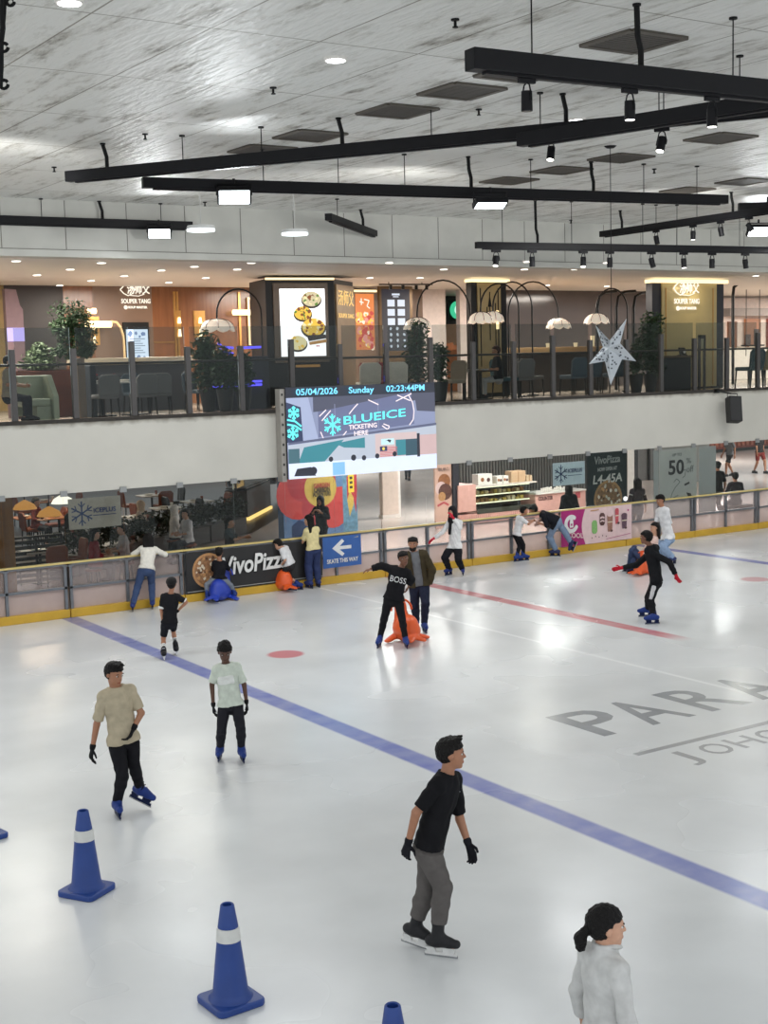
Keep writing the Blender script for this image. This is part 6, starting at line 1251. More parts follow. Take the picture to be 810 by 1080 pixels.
# ================================================================ ceiling gear over the ice
BEAM = mat('matt black lighting beam', (24, 24, 27), .5, .0, spec=.2); HANG = mat('black hanging cable', (20, 20, 21), .6, spec=.2); LENS = glow('spot lamp lens', (255, 252, 244), 5)
def dz(a, b): return Vector((b[0] - a[0], b[1] - a[1], 0)).normalized()
def beam(label, ua, ub, zt, hang, hh=.15, w=.07, thick=()):
    """black trunking: ua/ub seen ends of its top edge, hung from the ceiling at points along it"""
    a, c = onz(*ua, zt), onz(*ub, zt); d = dz(a, c); n = Vector((-d.y, d.x, 0)); m_ = (Vector(a) + Vector(c)) / 2
    t = thing('lighting_beam', label, 'light track', (m_.x, m_.y, zt), 'black lighting beams under the rink ceiling')
    MB().obox((m_.x, m_.y, zt - hh / 2), d * ((Vector(c) - Vector(a)).length / 2), n * w, Vector((0, 0, hh / 2))).build('trunking', BEAM, t, bevel=.006)
    MB().obox((m_.x, m_.y, zt - hh - .012), d * ((Vector(c) - Vector(a)).length / 2 - .15), n * w * .45, Vector((0, 0, .012))).build('track_rail', BEAM, t)
    for i, q in enumerate(hang):
        s = Vector(onz(q, ua[1] + (ub[1] - ua[1]) * (q - ua[0]) / (ub[0] - ua[0]), zt)); thk = i in thick
        b = MB()
        if thk: b.tube([s, s + Vector((.0, 0, .15)), s + Vector((-.04, 0, .28)), (s.x - .05, s.y, ZC - .02)], .028, 6)
        else: b.cyl(s, (s.x, s.y, ZC), .007, n=6)
        b.cyl((s.x - (.05 if thk else 0), s.y, ZC - .02), (s.x - (.05 if thk else 0), s.y, ZC), .04, n=10); b.build('power_cable' if thk else 'suspension_wire', HANG, t)
    return a, c, zt - hh - .024
def spot(label, line, u, on=True, aim=(0, 0, -1), s=1.0, w=0.075):
    a, c, z = line; k = None
    lo, hi = 0.0, 1.0
    for _ in range(40):
        md = (lo + hi) / 2; P_ = a + (c - a) * md; cc = CAMM.T @ (P_ - EYE); uu = 405 + FPX * cc[0] / cc[2]
        if uu < u: lo = md
        else: hi = md
    q = Vector(a + (c - a) * lo); q.z = z; d = dz(a, c); n = Vector((-d.y, d.x, 0)); t = thing('spotlight', label, 'spotlight', q, 'spotlights on the beams')
    MB().obox(q - Vector((0, 0, .03 * s)), d * .13 * s, n * .03 * s, Vector((0, 0, .03 * s))).build('track_adapter', BEAM, t, bevel=.005)
    ad = Vector(aim).normalized(); ct = q - Vector((0, 0, .22 * s)); b = MB(); x, y, _ = basis(ad); r = w * s
    for sg in (-1, 1): b.tube([q - Vector((0, 0, .05 * s)), q - Vector((0, 0, .08 * s)) + x * r * .7 * sg, ct + x * (r + .012) * sg, ct + x * (r + .012) * sg + ad * .05], .011 * s, 6)
    b.build('yoke', BEAM, t); MB().cyl(ct - ad * .06 * s, ct + ad * .19 * s, r * .95, r, 20).build('lamp_can', BEAM, t, smooth=True)
    MB().cyl(ct + ad * .185 * s, ct + ad * .194 * s, r * .86, n=20).build('lens', LENS if on else mat('dark unlit lens', (60, 60, 62), .2), t)
    return ct + ad * .25
T1 = beam('heavy black beam at the upper right, nearest the viewer', (495, 51), (850, 90), 7.44, (561, 676, 773), .18, .08, thick=(1,))
A1 = beam('long black beam slanting up from the left across the ceiling', (71, 181), (860, 103), 7.66, (113, 193, 276, 361, 455, 597, 700), thick=(0, 3, 5))
T2 = beam('black beam slanting up to the right just above the long one', (548, 141), (850, 92), 7.55, (570, 695, 780), .16, thick=())
B1 = beam('long level black beam above the video wall', (150, 187), (766, 206), 7.52, (278, 357, 427, 497, 560, 626, 679, 735), thick=(3, 5))
C1 = beam('black beam at the far left carrying a glaring floodlight', (-40, 226), (202, 234), 7.66, (44, 108, 170), thick=(1,))
E1 = beam('short black beam seen end on left of the screen top', (346, 225), (413, 250), 7.65, (356, 383, 406), .13, thick=(1,))
F1 = beam('black beam at the right rising towards the right edge', (634, 244), (850, 212), 7.61, (656, 692, 735, 773), .13, .06, thick=(0, 3))
G1 = beam('long level black beam with spotlights near the bulkhead', (502, 255), (850, 261), 7.14, (530, 567, 603, 678, 714, 780), .13, .06, thick=(1,))
spot('unlit large spotlight at the left end of the heavy beam', T1, 555, False, s=.68); spot('lit large spotlight in the middle of the heavy beam', T1, 664, True, s=.68); spot('large spotlight at the right of the heavy beam, pointing down', T1, 751, True, s=.68)
spot('lit tilted spotlight under the long slanting beam, left of two', A1, 581, True, (-.25, -.15, -.9), .66); spot('lit tilted spotlight under the long slanting beam, right of two', A1, 698, True, (-.35, -.1, -.9), .70)
for u, on, aim, lab in ((692, 0, (.1, -.2, -1), 'unlit spotlight near the left end of the rising right beam'), (731, 1, (0, 0, -1), 'lit straight spotlight in the middle of the rising right beam'), (760, 0, (.3, 0, -1), 'unlit tilted spotlight on the rising right beam'), (790, 1, (.2, -.5, -.8), 'glaring spotlight at the right of the rising right beam')): spot(lab, F1, u, bool(on), aim, .72)
for i, (u, on, aim) in enumerate(((523, 1, (-.3, -.2, -1)), (561, 0, (0, 0, -1)), (615, 1, (-.2, -.2, -1)), (643, 0, (0, 0, -1)), (687, 0, (.1, -.3, -1)), (721, 1, (0, -.1, -1)), (751, 0, (0, 0, -1)), (786, 0, (.2, 0, -1)))):
    spot(('lit first spotlight from the left on the bulkhead beam', 'unlit second spotlight from the left on the bulkhead beam', 'lit third spotlight from the left on the bulkhead beam', 'unlit fourth spotlight on the bulkhead beam, beside the star cord', 'unlit fifth spotlight on the bulkhead beam', 'lit sixth spotlight on the bulkhead beam', 'unlit seventh spotlight on the bulkhead beam', 'unlit rightmost spotlight on the bulkhead beam')[i], G1, u, bool(on), aim, .80)
# floodlights
FL = glow('floodlight lens', (240, 250, 255), 9)
def flood(label, u, v, zt, w=.25, aim=(-.35, -.75, -.8)):
    q = Vector(onz(u, v, zt)); t = thing('floodlight', label, 'floodlight', q, 'floodlights on the beams'); ad = Vector(aim).normalized(); x = ad.cross(Vector((0, 0, 1))).normalized(); y = x.cross(ad)
    MB().obox(q, x * w, y * w * .55, ad * .045).build('housing', BEAM, t, bevel=.015); MB().obox(q + ad * .048, x * w * .88, y * w * .46, ad * .004).build('lens', FL, t)
    b = MB(); b.tube([q + x * w * 1.02, q + x * w * 1.02 + Vector((0, 0, .16)), q - x * w * 1.02 + Vector((0, 0, .16)), q - x * w * 1.02], .013, 6); b.cyl(q + Vector((0, 0, .16)), q + Vector((0, 0, .24)), .02); b.build('bracket', BEAM, t)
    lamp('floodlight_beam', 'AREA', q + ad * .09, 35, (.94, .98, 1), .5, target=q + ad * 5, shape='RECTANGLE', sy=.25)
flood('glaring floodlight under the left half of the level beam', 247, 206, 7.28); flood('glaring floodlight at the right end of the far left beam', 168, 245, 7.40, .23); flood('lit floodlight hung under the level beam left of the star cord', 517, 214, 7.22, .26, (-.1, -.25, -1)); flood('glaring floodlight at the right edge above the rising beam', 800, 243, 7.5, .26)
t = thing('short_beam', 'short black beam stub at the right edge holding a floodlight', 'light track', onz(800, 222, 7.8)); a, c = Vector(onz(779, 219, 7.8)), Vector(onz(840, 217, 7.8)); MB().obox((a + c) / 2, (c - a) / 2, Vector((.04, .06, 0)), Vector((0, 0, .09))).build('trunking', BEAM, t); MB().cyl((a + c) / 2, ((a + c) / 2).xy.to_3d() + Vector((0, 0, ZC)), .02).build('suspension_rod', HANG, t)
# vents
VF = mat('dark grey vent', (84, 78, 70), .6, 0, .1, 3); VS = mat('vent slats', (66, 62, 56), .6); proto = None
for i, (u, v) in enumerate(((668, 43), (487, 95.5), (419, 116.5), (327, 142.5), (277, 157.5), (550, 76), (655, 166), (592, 179), (537, 190), (760, 145), (785, 191), (725, 200), (370, 133))):
    q = onz(u, v, ZC); lab = 'dark square ceiling vent ' + ('over the heavy beam, largest', 'above the middle, second of the near row', 'third of the near row', 'left of the slack cable, fourth of the near row', 'leftmost, above the long beam', 'half hidden behind the heavy beam', 'right of the star cord', 'left of the star cord', 'above the level beam middle', 'below the long beam at right', 'at the right edge above the level beam', 'above the right end of the level beam', 'mostly hidden behind the long beam')[i]
    if i == 12: break
    if proto is None:
        proto = thing('ceiling_vent', lab, 'vent', q, 'vents in the rink ceiling'); a = .37; b = MB()
        for s in (-1, 1): b.box(q[0] - a, q[0] + a, q[1] + s * a - .04, q[1] + s * a + .04, ZC - .025, ZC + .0); b.box(q[0] + s * a - .04, q[0] + s * a + .04, q[1] - a, q[1] + a, ZC - .025, ZC)
        b.build('frame', VF, proto); b = MB()
        for k in range(11): b.box(q[0] - a, q[0] + a, q[1] - a + .065 * k + .02, q[1] - a + .065 * k + .075, ZC - .018, ZC - .004)
        b.build('slats', VS, proto)
    else: dup(proto, q, lab)
# sprinklers
proto = None
for i, (u, v) in enumerate(((480, 20), (288, 92), (153, 141), (57, 176), (690, 178), (505, 115), (216, 213), (602, 232))):
    q = onz(u, v, ZC); lab = 'small dark ceiling sprinkler ' + ('near the top centre', 'left of the top centre', 'above the left part of the long beam', 'at the left end of the long beam', 'above the right part of the level beam', 'between two vents at centre', 'above the far left beam end', 'below the level beam by the star cord')[i]
    if proto is None:
        proto = thing('sprinkler', lab, 'sprinkler', q, 'ceiling sprinklers'); MB().cyl(q, (q[0], q[1], ZC - .015), .04, n=14).build('rosette', HANG, proto); b = MB(); b.cyl((q[0], q[1], ZC - .02), (q[0], q[1], ZC - .07), .014, n=8); b.cyl((q[0], q[1], ZC - .07), (q[0], q[1], ZC - .08), .028, n=10); b.build('head', HANG, proto)
    else: dup(proto, q, lab)
# recessed lights of the rink ceiling
proto = None
for i, (u, v) in enumerate(((354, 61), (73, 0), (608, 125), (696, 211), (243, 128))):
    if i == 4: break
    q = onz(u, v, ZC); lab = 'lit recessed ceiling light ' + ('left of the heavy beam', 'at the top left corner', 'behind the long slanting beam', 'above the right end of the level beam')[i]
    if proto is None:
        proto = thing('recessed_light', lab, 'ceiling light', q, 'recessed lights in the rink ceiling'); MB().cyl(q, (q[0], q[1], ZC - .03), .13, .12, 24).build('trim_ring', mat('white trim ring', (226, 222, 216)), proto); MB().cyl((q[0], q[1], ZC - .03), (q[0], q[1], ZC - .036), .10, n=24).build('lens', glow('cool ceiling lens', (255, 255, 255), 8), proto)
    else: dup(proto, q, lab)
for i, (u, v, lab) in enumerate(((212, 244, 'round flat lamp reflection left, by the end of the far left beam'), (311, 248, 'round flat lamp reflection left of the short end on beam'))):  # lamp reflections in glass, given shape as lit discs on rods
    q = onz(u, v, 7.2); t = thing('disc_reflection', lab, 'lamp', (q[0], q[1], ZC)); MB().cyl((q[0], q[1], 7.24), (q[0], q[1], 7.30), .26, .24, 28).build('housing', mat('pale disc rim', (206, 208, 208), .4), t); MB().cyl((q[0], q[1], 7.20), (q[0], q[1], 7.24), .25, n=28).build('glow_disc', glow('disc reflection glow', (240, 250, 255), 2.0), t); MB().cyl((q[0], q[1], 7.3), (q[0], q[1], ZC), .008, n=6).build('rod', mat('thin pale rod', (190, 190, 188)), t)
# paper star
c = onz(645, 154, ZC); P0 = np.array([c[0], c[1], 0]); q = onvert(645, 366, P0)
t = thing('star_lantern', 'silver pierced paper star hanging on a cord at the right', 'star', q); SV = mat('silver star card', (196, 202, 208), .35, .35, .06, 3); tips = [(661, 336), (671, 381), (644, 406), (621, 384), (628, 343)]; inn = [(657, 361), (654, 379), (637, 379), (633, 363), (645, 354)]
TT_ = [Vector(onvert(*a, P0)) for a in tips]; II = [Vector(onvert(*a, P0)) for a in ((654, 362), (656, 379), (638, 381), (636, 366), (643, 359))]; tw = Vector((EYE[0] - q[0], EYE[1] - q[1], 0)).normalized(); ctr = Vector(onvert(642, 367, P0))
vs = [ctr + tw * .14, ctr - tw * .14] + TT_ + II; fs = []
for k in range(5):
    for a, fl in ((0, 0), (1, 1)):
        f1 = (a, 2 + k, 7 + k); f2 = (a, 7 + (k - 1) % 5, 2 + k)
        fs += [f1, f2]
MB().add(vs, fs).build('star_body', SV, t); b = MB(); rg = random.Random(2)
for k in range(5):
    for s in (7 + k, 7 + (k - 1) % 5):
        for _ in range(16):
            a, e = rg.uniform(.1, .8), rg.uniform(.1, .8)
            if a + e > .86: continue
            A_, B_, C_ = vs[0], vs[2 + k], vs[s]; p_ = A_ + (B_ - A_) * a + (C_ - A_) * e; nn = (B_ - A_).cross(C_ - A_).normalized(); nn = nn if nn.dot(tw) > 0 else -nn; b.cyl(p_ + nn * .002, p_ + nn * .006, .014, n=8)
b.build('pierced_holes', mat('dark star holes', (70, 78, 88), .6), t)
ft = Vector(onvert(645, 356, P0)); MB().cyl((q[0], q[1], ZC), (ft.x, ft.y, ft.z), .006, n=6).build('cord', HANG, t); MB().cyl((q[0], q[1], ZC), (q[0], q[1], ZC - .03), .10, .06, 16).build('ceiling_hook', HANG, t)
# hooked cable at the top left
q0 = onz(6, -60, ZC); t = thing('hooked_cable', 'black knotted cable with hooks hanging at the top left corner', 'cable', q0); P0 = np.array([q0[0], q0[1], 0]); b = MB(); b.tube([Vector(q0)] + [Vector(onvert(u, v, P0)) for u, v in ((4, -20), (2, 10), (3, 30), (1, 45), (1, 70), (0, 92))], .022, 7); b.tube([Vector(onvert(u, v, P0)) for u, v in ((6, -20), (5, 12), (4, 25), (2, 33))], .012, 6); b.build('cable', HANG, t); b = MB()
for u, v, r in ((11, 2, 4), (4, 50, 4.5), (4, 89, 4.5)): b.tube([Vector(onvert(u + r * math.cos(a), v + r * math.sin(a), P0)) for a in [2 * math.pi * i / 12 for i in range(12)]], .014, 6)
b.build('hooks', HANG, t)
# ================================================================ cones, skating aids and people on the ice
CB = mat('blue cone rubber', (34, 66, 138), .45, 0, .08, 6); CW = mat('white cone band', (214, 214, 210), .4, 0, .06, 10)
def cone(label, x, y, a=.4):
    t = thing('traffic_cone', label, 'cone', (x, y, 0), 'blue cones on the ice'); b = MB(); r, c = .20, .05
    poly = []
    for q, (sx_, sy_) in enumerate(((1, 1), (-1, 1), (-1, -1), (1, -1))):
        for k in range(4): g = math.pi / 2 * q + math.pi / 6 * k; poly.append(((r - c) * sx_ + c * math.cos(g), (r - c) * sy_ + c * math.sin(g)))
    ca, sa = math.cos(a), math.sin(a); b.prism([(p * ca - q * sa, p * sa + q * ca) for p, q in poly], .055, (x, y, 0)); b.build('base', CB, t, bevel=.012)
    MB().lathe((x, y, 0), [(.175, .05), (.15, .075), (.135, .11), (.088, .52), (.087, .52), (.0772, .61), (.0782, .61), (.052, .775), (.045, .782), (.036, .775), (.034, .60)], 32).build('cone_body', CB, t, smooth=True)
    MB().lathe((x, y, 0), [(.0925, .505), (.0945, .505), (.0845, .605), (.0825, .605)], 32).build('reflective_band', CW, t, smooth=True); MB().cyl((x + .15 * ca, y + .15 * sa, .05), (x + .15 * ca, y + .15 * sa, .062), .008).build('base_stud', CW, t)
cone('blue cone with a white band at the lower left, farther of the two whole ones', 4.20, 11.62, .55); cone('blue cone with a white band nearest the viewer, whole in view', 4.29, 8.87, .05); cone('blue cone cut off by the left edge of the photo', 3.86, 13.68, .2)
q = onz(414, 1060, .78); cone('blue cone of which only the tip shows at the bottom edge', q[0], q[1])
def aid(label, u, v, rgb, ang, s=1.0, z=0.0):
    q = onz(u, v); B = np.array([q[0], q[1], 0]); T = unit([EYE[0] - B[0], EYE[1] - B[1], 0]); U = np.array([0, 0, 1.0]); R = unit(np.cross(U, T)); a = math.radians(ang); F = T * math.cos(a) + R * math.sin(a); L = R * math.cos(a) - T * math.sin(a)
    m = mat('moulded plastic %d %d %d' % rgb, rgb, .38, 0, .05, 5); t = thing('skating_aid', label, 'skating aid', B); P_ = lambda f, l, h: B + (F * f + L * l + U * h) * s; ax = np.array([L, F, U])
    f = Field(B - .75 * s, B + np.array([.75, .75, .95]) * s, .014); E3 = lambda c, r, k=.04: f.ell(c, ax, [x * s for x in r], k)
    E3(P_(0, 0, .20), (.22, .36, .20)); E3(P_(-.08, 0, .30), (.17, .24, .18)); f.cone(P_(.20, 0, .28), P_(.28, 0, .52), .15 * s, .10 * s, .06); E3(P_(.30, 0, .58), (.105, .13, .105)); E3(P_(.41, 0, .55), (.06, .07, .05), .03)
    f.flat(P_(.12, .16, .08), P_(-.02, .36, .04), .09 * s, .06 * s, U, .5, .03); f.flat(P_(.12, -.16, .08), P_(-.02, -.36, .04), .09 * s, .06 * s, U, .5, .03); f.flat(P_(-.32, 0, .14), P_(-.52, .12, .10), .09 * s, .05 * s, U, .5, .03); f.flat(P_(-.32, 0, .14), P_(-.52, -.12, .10), .09 * s, .05 * s, U, .5, .03)
    f.cut(lambda P: P[:, 2] - (-0.0) if False else (P[:, 2] - 0.004), B - 1, B + 1); V, Q = f.mesh(); V = relax(V, Q, 1); link_mesh('seal_body', V, [tuple(x) for x in Q], m, t)
    MB().tube([P_(.24 + .06 * 0, .19 * math.cos(w), .50 + .19 * math.sin(w)) for w in [math.pi * k / 10 for k in range(11)]], .02 * s, 8).build('handle', m, t, smooth=True); b = MB()
    for sg in (1, -1): b.ell(P_(.39, .055 * sg, .60), .016 * s, .016 * s, .016 * s)
    b.build('eyes', mat('dark plastic eye', (24, 22, 22), .3), t); return B
BLUE_P, OR = (36, 62, 168), (226, 92, 38)
aid('blue seal shaped skating aid by the pizza banner, a boy sitting on it', 233, 633, BLUE_P, 158, .98); aid('orange seal shaped skating aid by the boards in front of the pizza banner', 298, 622, OR, 200, .95); aid('orange seal shaped skating aid behind the legs of the boy in black', 429, 676, OR, -160, 1.0); aid('orange seal shaped skating aid under the seated girl at right', 676, 606, OR, 165, .72)
SB = (42, 62, 128)
# 1 girl leaning on the boards
person('person in a white top and blue jeans leaning on the boards, seen from behind', h=1.55, feet=[(140, 640), (161, 641)], pel=(154.5, 599), nk=(157, 577), hd=(156.5, 569), dn=-.16, hl=(146, 585, -.45), hr=(169, 584, -.45), fa=178, top=(226, 222, 212), bottom=(62, 78, 112), sleeve=.95, hair='bob', skate=(48, 62, 118), botoff=.02, skin='fair', build=.92)
# 2 boy in black seen from behind
person('child in black with white sleeve stripes and tall white socks, seen from behind', h=1.25, feet=[(173, 696), (186, 691)], pel=(178.5, 655), nk=(180, 627.5), hd=(181, 616.5), hl=(171.5, 657), elbL=(170, 643), hr=(187, 645), elbR=(196.5, 635), fa=185, fh=170, top=(30, 30, 33), bottom=(30, 31, 36), sleeve=.45, leg=.42, hair='beanie', hairc=(26, 25, 26), skate=(34, 34, 38), holder=(220, 220, 222), socks=(220, 220, 218), print_=('band', (222, 222, 220), .70, .95), skin='tan', topoff=.018, glove=(28, 28, 30))
# 3 man in a tan tee
person('man in a tan tee and black trousers gliding, one foot kicked out', h=1.66, feet=[(149, 846, .07, None, 62, 22), (123.5, 861, 0, None, 12)], pel=(130, 778), nk=(122.5, 727), hd=(120.5, 711), hl=(141, 768, .06), elbL=(149, 752), hr=(97.5, 789), elbR=(102, 764), fa=22, fh=40, top=(182, 170, 146), bottom=(26, 26, 30), sleeve=.42, glove=(24, 24, 26), skate=SB, hair='quiff', skin='tan', topoff=.02, hem=-.10, curl=.45, kneeL=(141, 806, .1), headpitch=10)
# 4 boy in a pale green tee
person('boy in a pale mint tee and black trousers looking down', h=1.42, feet=[(255, 802.5, 0, None, 10), (232.5, 801, 0, None, -10)], pel=(243, 741), nk=(238.5, 702), hd=(237, 688), hl=(260, 741), hr=(225, 744), elbL=(257.5, 722), elbR=(223.5, 722), fa=3, top=(206, 214, 202), bottom=(36, 36, 42), sleeve=.45, glove=(26, 26, 28), skate=SB, hair='curly', skin='dark', topoff=.02, headpitch=18, curl=.4, print_=('patch', (228, 230, 226), .66, -.02, .09, .055), build=.95)
# 5 boy on the blue sledge
person('child in a black top and grey jeans sitting on the blue skating aid', h=1.22, feet=[(219, 634), (248, 632)], pel=(231, 609), nk=(232, 592.5), hd=(231, 583), hl=(224, 605, -.3), hr=(243, 603, -.3), fa=170, kneeL=(218, 617), kneeR=(243, 617), top=(28, 28, 32), bottom=(120, 126, 136), sleeve=.6, skate=SB, hair='short', skin='tan')
# 6 child holding the orange aid
person('child in a white shirt bending to the orange skating aid by the boards', h=1.25, feet=[(309, 621), (316, 622)], pel=(306, 594), nk=(299, 578), hd=(293, 574), hl=(297, 596), hr=(299, 597, -.1), fa=-115, top=(222, 222, 224), bottom=(48, 48, 50), sleeve=.45, leg=.7, skate=SB, hair='short', skin='fair', topoff=.018, headpitch=25)
# 7 girl in yellow
person('girl in a yellow top and blue jeans standing by the arrow sign', h=1.50, feet=[(327, 618, 0, None, -140), (336, 617, 0, None, -160)], pel=(330.5, 578), nk=(328.5, 557.5), hd=(325.5, 549), hl=(317, 576, -.2), hr=(319, 574, -.3), fa=-150, fh=-120, top=(224, 210, 158), bottom=(50, 60, 96), sleeve=.45, hair='long', skate=(54, 66, 120), botoff=.035, skin='fair', topoff=.025, build=.92)
# 9 bearded man, 8 boy in black
person('bearded man in an olive jacket behind the boy in black', h=1.62, feet=[(447.5, 667, 0, None, 15), (439.5, 663, 0, None, -10)], pel=(442, 615), nk=(437.5, 583.5), hd=(435.5, 574), hl=(452, 617), elbL=(455.5, 601), hr=(430, 606), elbR=(427, 597), fa=2, fh=-6, top=(112, 114, 118), jacket=(66, 58, 42), bottom=(36, 40, 58), sleeve=.9, glove=(172, 40, 52), skate=SB, hair='short', neckc='beard', skin='tan', botoff=.022)
pb = person('boy in a black top lettered BOSS leaning with one arm stretched out', h=1.50, feet=[(428, 683, 0, None, 10), (400.5, 682.5, 0, None, -15)], pel=(415, 630), nk=(422, 600), hd=(425.5, 589), hl=(431, 618), elbL=(434, 611), hr=(391, 600), elbR=(402.5, 596.5), fa=0, fh=10, roll=-20, top=(27, 27, 30), bottom=(28, 28, 31), sleeve=.95, skate=SB, hair='short', skin='brown', topoff=.028, tilt=-10)
chest_text(pb, 'BOSS', .14, .66, mat('white shirt print', (214, 214, 214), .6), off=.155, width=.27)
# 10 woman in a headscarf
person('woman in a white top and black headscarf with red gloves', h=1.48, feet=[(488, 606.5, 0, None, 5), (474, 606.5, 0, None, -40)], pel=(480, 574.5), nk=(479.5, 549), hd=(477, 539.5), hl=(478, 546, .12), elbL=(485, 557, .1), hr=(457.5, 568), elbR=(467, 561), fa=-30, top=(224, 224, 224), bottom=(30, 30, 35), sleeve=.95, glove=(196, 46, 64), skate=(48, 60, 120), hair='hijab', hairc=(28, 27, 30), scarf=True, skin='fair', topoff=.018, hem=-.14, botoff=.03)
# 11, 12 the two at the pink banner
person('child in a white tee leaning on the boards beside the drinks banner', h=1.18, feet=[(545, 587, 0, None, 120), (552, 588, 0, None, 110)], pel=(545, 563), nk=(549, 545.5), hd=(552.5, 538.5), hl=(560, 549, -.2), hr=(561, 550), fa=115, top=(220, 220, 222), bottom=(28, 28, 32), sleeve=.45, skate=SB, hair='short', skin='tan', topoff=.018)
person('person in black top and jeans bent over the boards, leg kicked back', h=1.60, feet=[(587, 584, 0, None, -100), (602.5, 573, 0, -.05, -110, 65)], pel=(586.5, 550), nk=(571, 541.5), hd=(562.5, 538), hl=(569, 552), hr=(566, 552, -.15), fa=-100, fh=-90, top=(30, 31, 38), bottom=(120, 138, 162), sleeve=.6, hair='short', skate=(50, 56, 92), skin='tan', topoff=.018, headpitch=25, kneeR=(595, 560, -.1), botoff=.025, print_=('patch', (206, 206, 208), .86, .0, .05, .04))
# 15 man in the white tee, 14 seated girl, 13 skater in black
person('young man in a white tee and pale jeans standing behind the seated girl', h=1.58, feet=[(710, 595, 0, None, -40), (702, 592, 0, None, -70)], pel=(705, 565), nk=(698.5, 536.5), hd=(696.5, 527.5), hl=(702.5, 567), elbL=(707, 553), hr=(690, 562, -.1), fa=-50, top=(226, 226, 228), bottom=(146, 168, 198), sleeve=.48, hair='short', skate=(52, 62, 110), skin='tan', topoff=.0185, botoff=.04, hem=-.12, headpitch=15)
person('girl in a pale pink top sitting on the orange skating aid at right', h=1.42, feet=[(664, 603, 0, None, -85), (668, 605, 0, None, -80)], pel=(683, 594), nk=(690.5, 567), hd=(690.5, 556.5), hl=(677, 588, .1), hr=(675, 586, -.2), fa=-80, fh=-60, kneeL=(667, 581, .05), kneeR=(669, 579, -.15), top=(222, 192, 182), bottom=(58, 70, 100), sleeve=.9, hair='long', skate=(52, 60, 100), skin='fair', topoff=.018, botoff=.03)
person('skater in a black jacket and striped track pants with red gloves spread, at right', h=1.60, feet=[(690, 658.5, 0, None, -75), (683, 650.5, 0, None, -80)], pel=(692, 611), nk=(687, 577), hd=(681.5, 567), hl=(713, 607, .05), elbL=(706, 593, .1), hr=(655, 599, -.1), elbR=(671, 596, -.15), fa=-95, fs=-120, fh=-110, top=(28, 29, 32), bottom=(28, 28, 31), sleeve=.95, glove=(196, 36, 52), skate=SB, hair='short', skin='brown', topoff=.018, stripes=(206, 206, 208), botoff=.016, kneeL=(686, 633, .05), kneeR=(684, 630, -.1))
# 16 man in black in front
person('man in a black tee and grey trousers skating to the right, nearest whole figure', h=1.69, feet=[(437, 997, .01, None, 62, 8), (461, 1008.5, 0, None, 72)], pel=(453, 889), nk=(471.5, 819), hd=(475.5, 795), hl=(494, 890, -.10), elbL=(485, 864, -.18), hr=(430.5, 889, .12), elbR=(439, 857, .16), fa=78, fs=62, fh=92, top=(24, 24, 27), bottom=(96, 92, 90), sleeve=.42, leg=.84, glove=(28, 28, 34), skate=(46, 46, 48), holder=(222, 222, 220), hair='quiff', skin='tan', topoff=.018, botoff=.022, hem=-.035, shaft=.16, curl=.5, voxel=.0085, kneeL=(449, 940, -.06), kneeR=(467, 936, .08), print_=('patch', (150, 150, 155), .80, .09, .018, .008))
# 17 woman at the bottom edge
std_person('woman with a low black ponytail and a pale grey shirt at the bottom edge', (5.09, 5.60), 1.56, 128, skate=SB, top=(198, 198, 196), bottom=(40, 40, 46), sleeve=.9, hair='bun', hairc=(20, 18, 18), skin='fair', voxel=.0085, topoff=.018, fh=105, collar=True, build=.95)
# ---- people behind the shield glass and on the gallery
def by_top(u, v, h, z=0.0): return onz(u, v, z + h)
NB = dict(voxel=.018)
std_person('woman in a black headscarf standing at the pink cash counter', by_top(600, 511, 1.60), 1.56, -150, top=(36, 36, 40), bottom=(34, 34, 38), sleeve=.95, hair='hijab', hairc=(26, 26, 28), topoff=.04, hem=-.3, **NB)
q_ = by_top(672, 504, 1.62); std_person('woman in a black and white striped top right of the black pizza poster', q_, 1.58, -160, top=(60, 52, 56), bottom=(60, 62, 70), sleeve=.7, hair='long', skin='fair', print_=('band', (200, 196, 196), .3, .5), **NB)
std_person('shopper in a black tee and cap behind the glass at right', by_top(757, 487.5, 1.66), 1.64, -150, top=(32, 33, 36), bottom=(70, 68, 66), sleeve=.5, hair='cap', hairc=(26, 26, 28), **NB)
qq = by_top(776, 502, 1.30); std_person('person in a dark top sitting beside the shopper in the cap', qq, 1.66, -165, 'sit', top=(44, 40, 44), bottom=(60, 60, 66), sleeve=.5, hair='short', seat=.50, **NB)
t = thing('hall_bench', 'low dark bench under the seated person behind the glass at right', 'bench', (qq[0], qq[1], 0)); MB().box(qq[0] - .5, qq[0] + .5, qq[1] - .2, qq[1] + .25, .40, .47).build('seat', mat('dark bench seat', (70, 60, 58), .5), t, bevel=.01)
for dx in (-.42, .42): MB().box(qq[0] + dx - .03, qq[0] + dx + .03, qq[1] - .18, qq[1] + .22, 0, .40).build('leg', BLKC, t)
std_person('shopper in a grey top and dark shorts walking far off at right', (40.0, 36.6), 1.70, -60, 'walk', top=(116, 118, 122), bottom=(50, 50, 54), sleeve=.5, leg=.42, hair='short', shoe=(60, 60, 62), **NB)
std_person('shopper in a black top and red shorts at the right edge', (41.7, 36.6), 1.70, 40, 'walk', top=(44, 42, 44), bottom=(124, 50, 48), sleeve=.5, leg=.42, hair='short', shoe=(50, 50, 54), **NB)
std_person('shopper in dark trousers far down the hall, only the legs showing under the screen', (30.6, 45.1), 1.66, 170, 'walk', top=(70, 70, 76), bottom=(44, 44, 50), sleeve=.9, hair='short', **NB)
std_person('woman in a dark tee reaching forward in the corridor left of the balloon wall', by_top(241, 546, 1.50), 1.48, 80, arms='front', top=(56, 62, 64), bottom=(46, 46, 50), sleeve=.45, hair='bob', skin='tan', **NB)
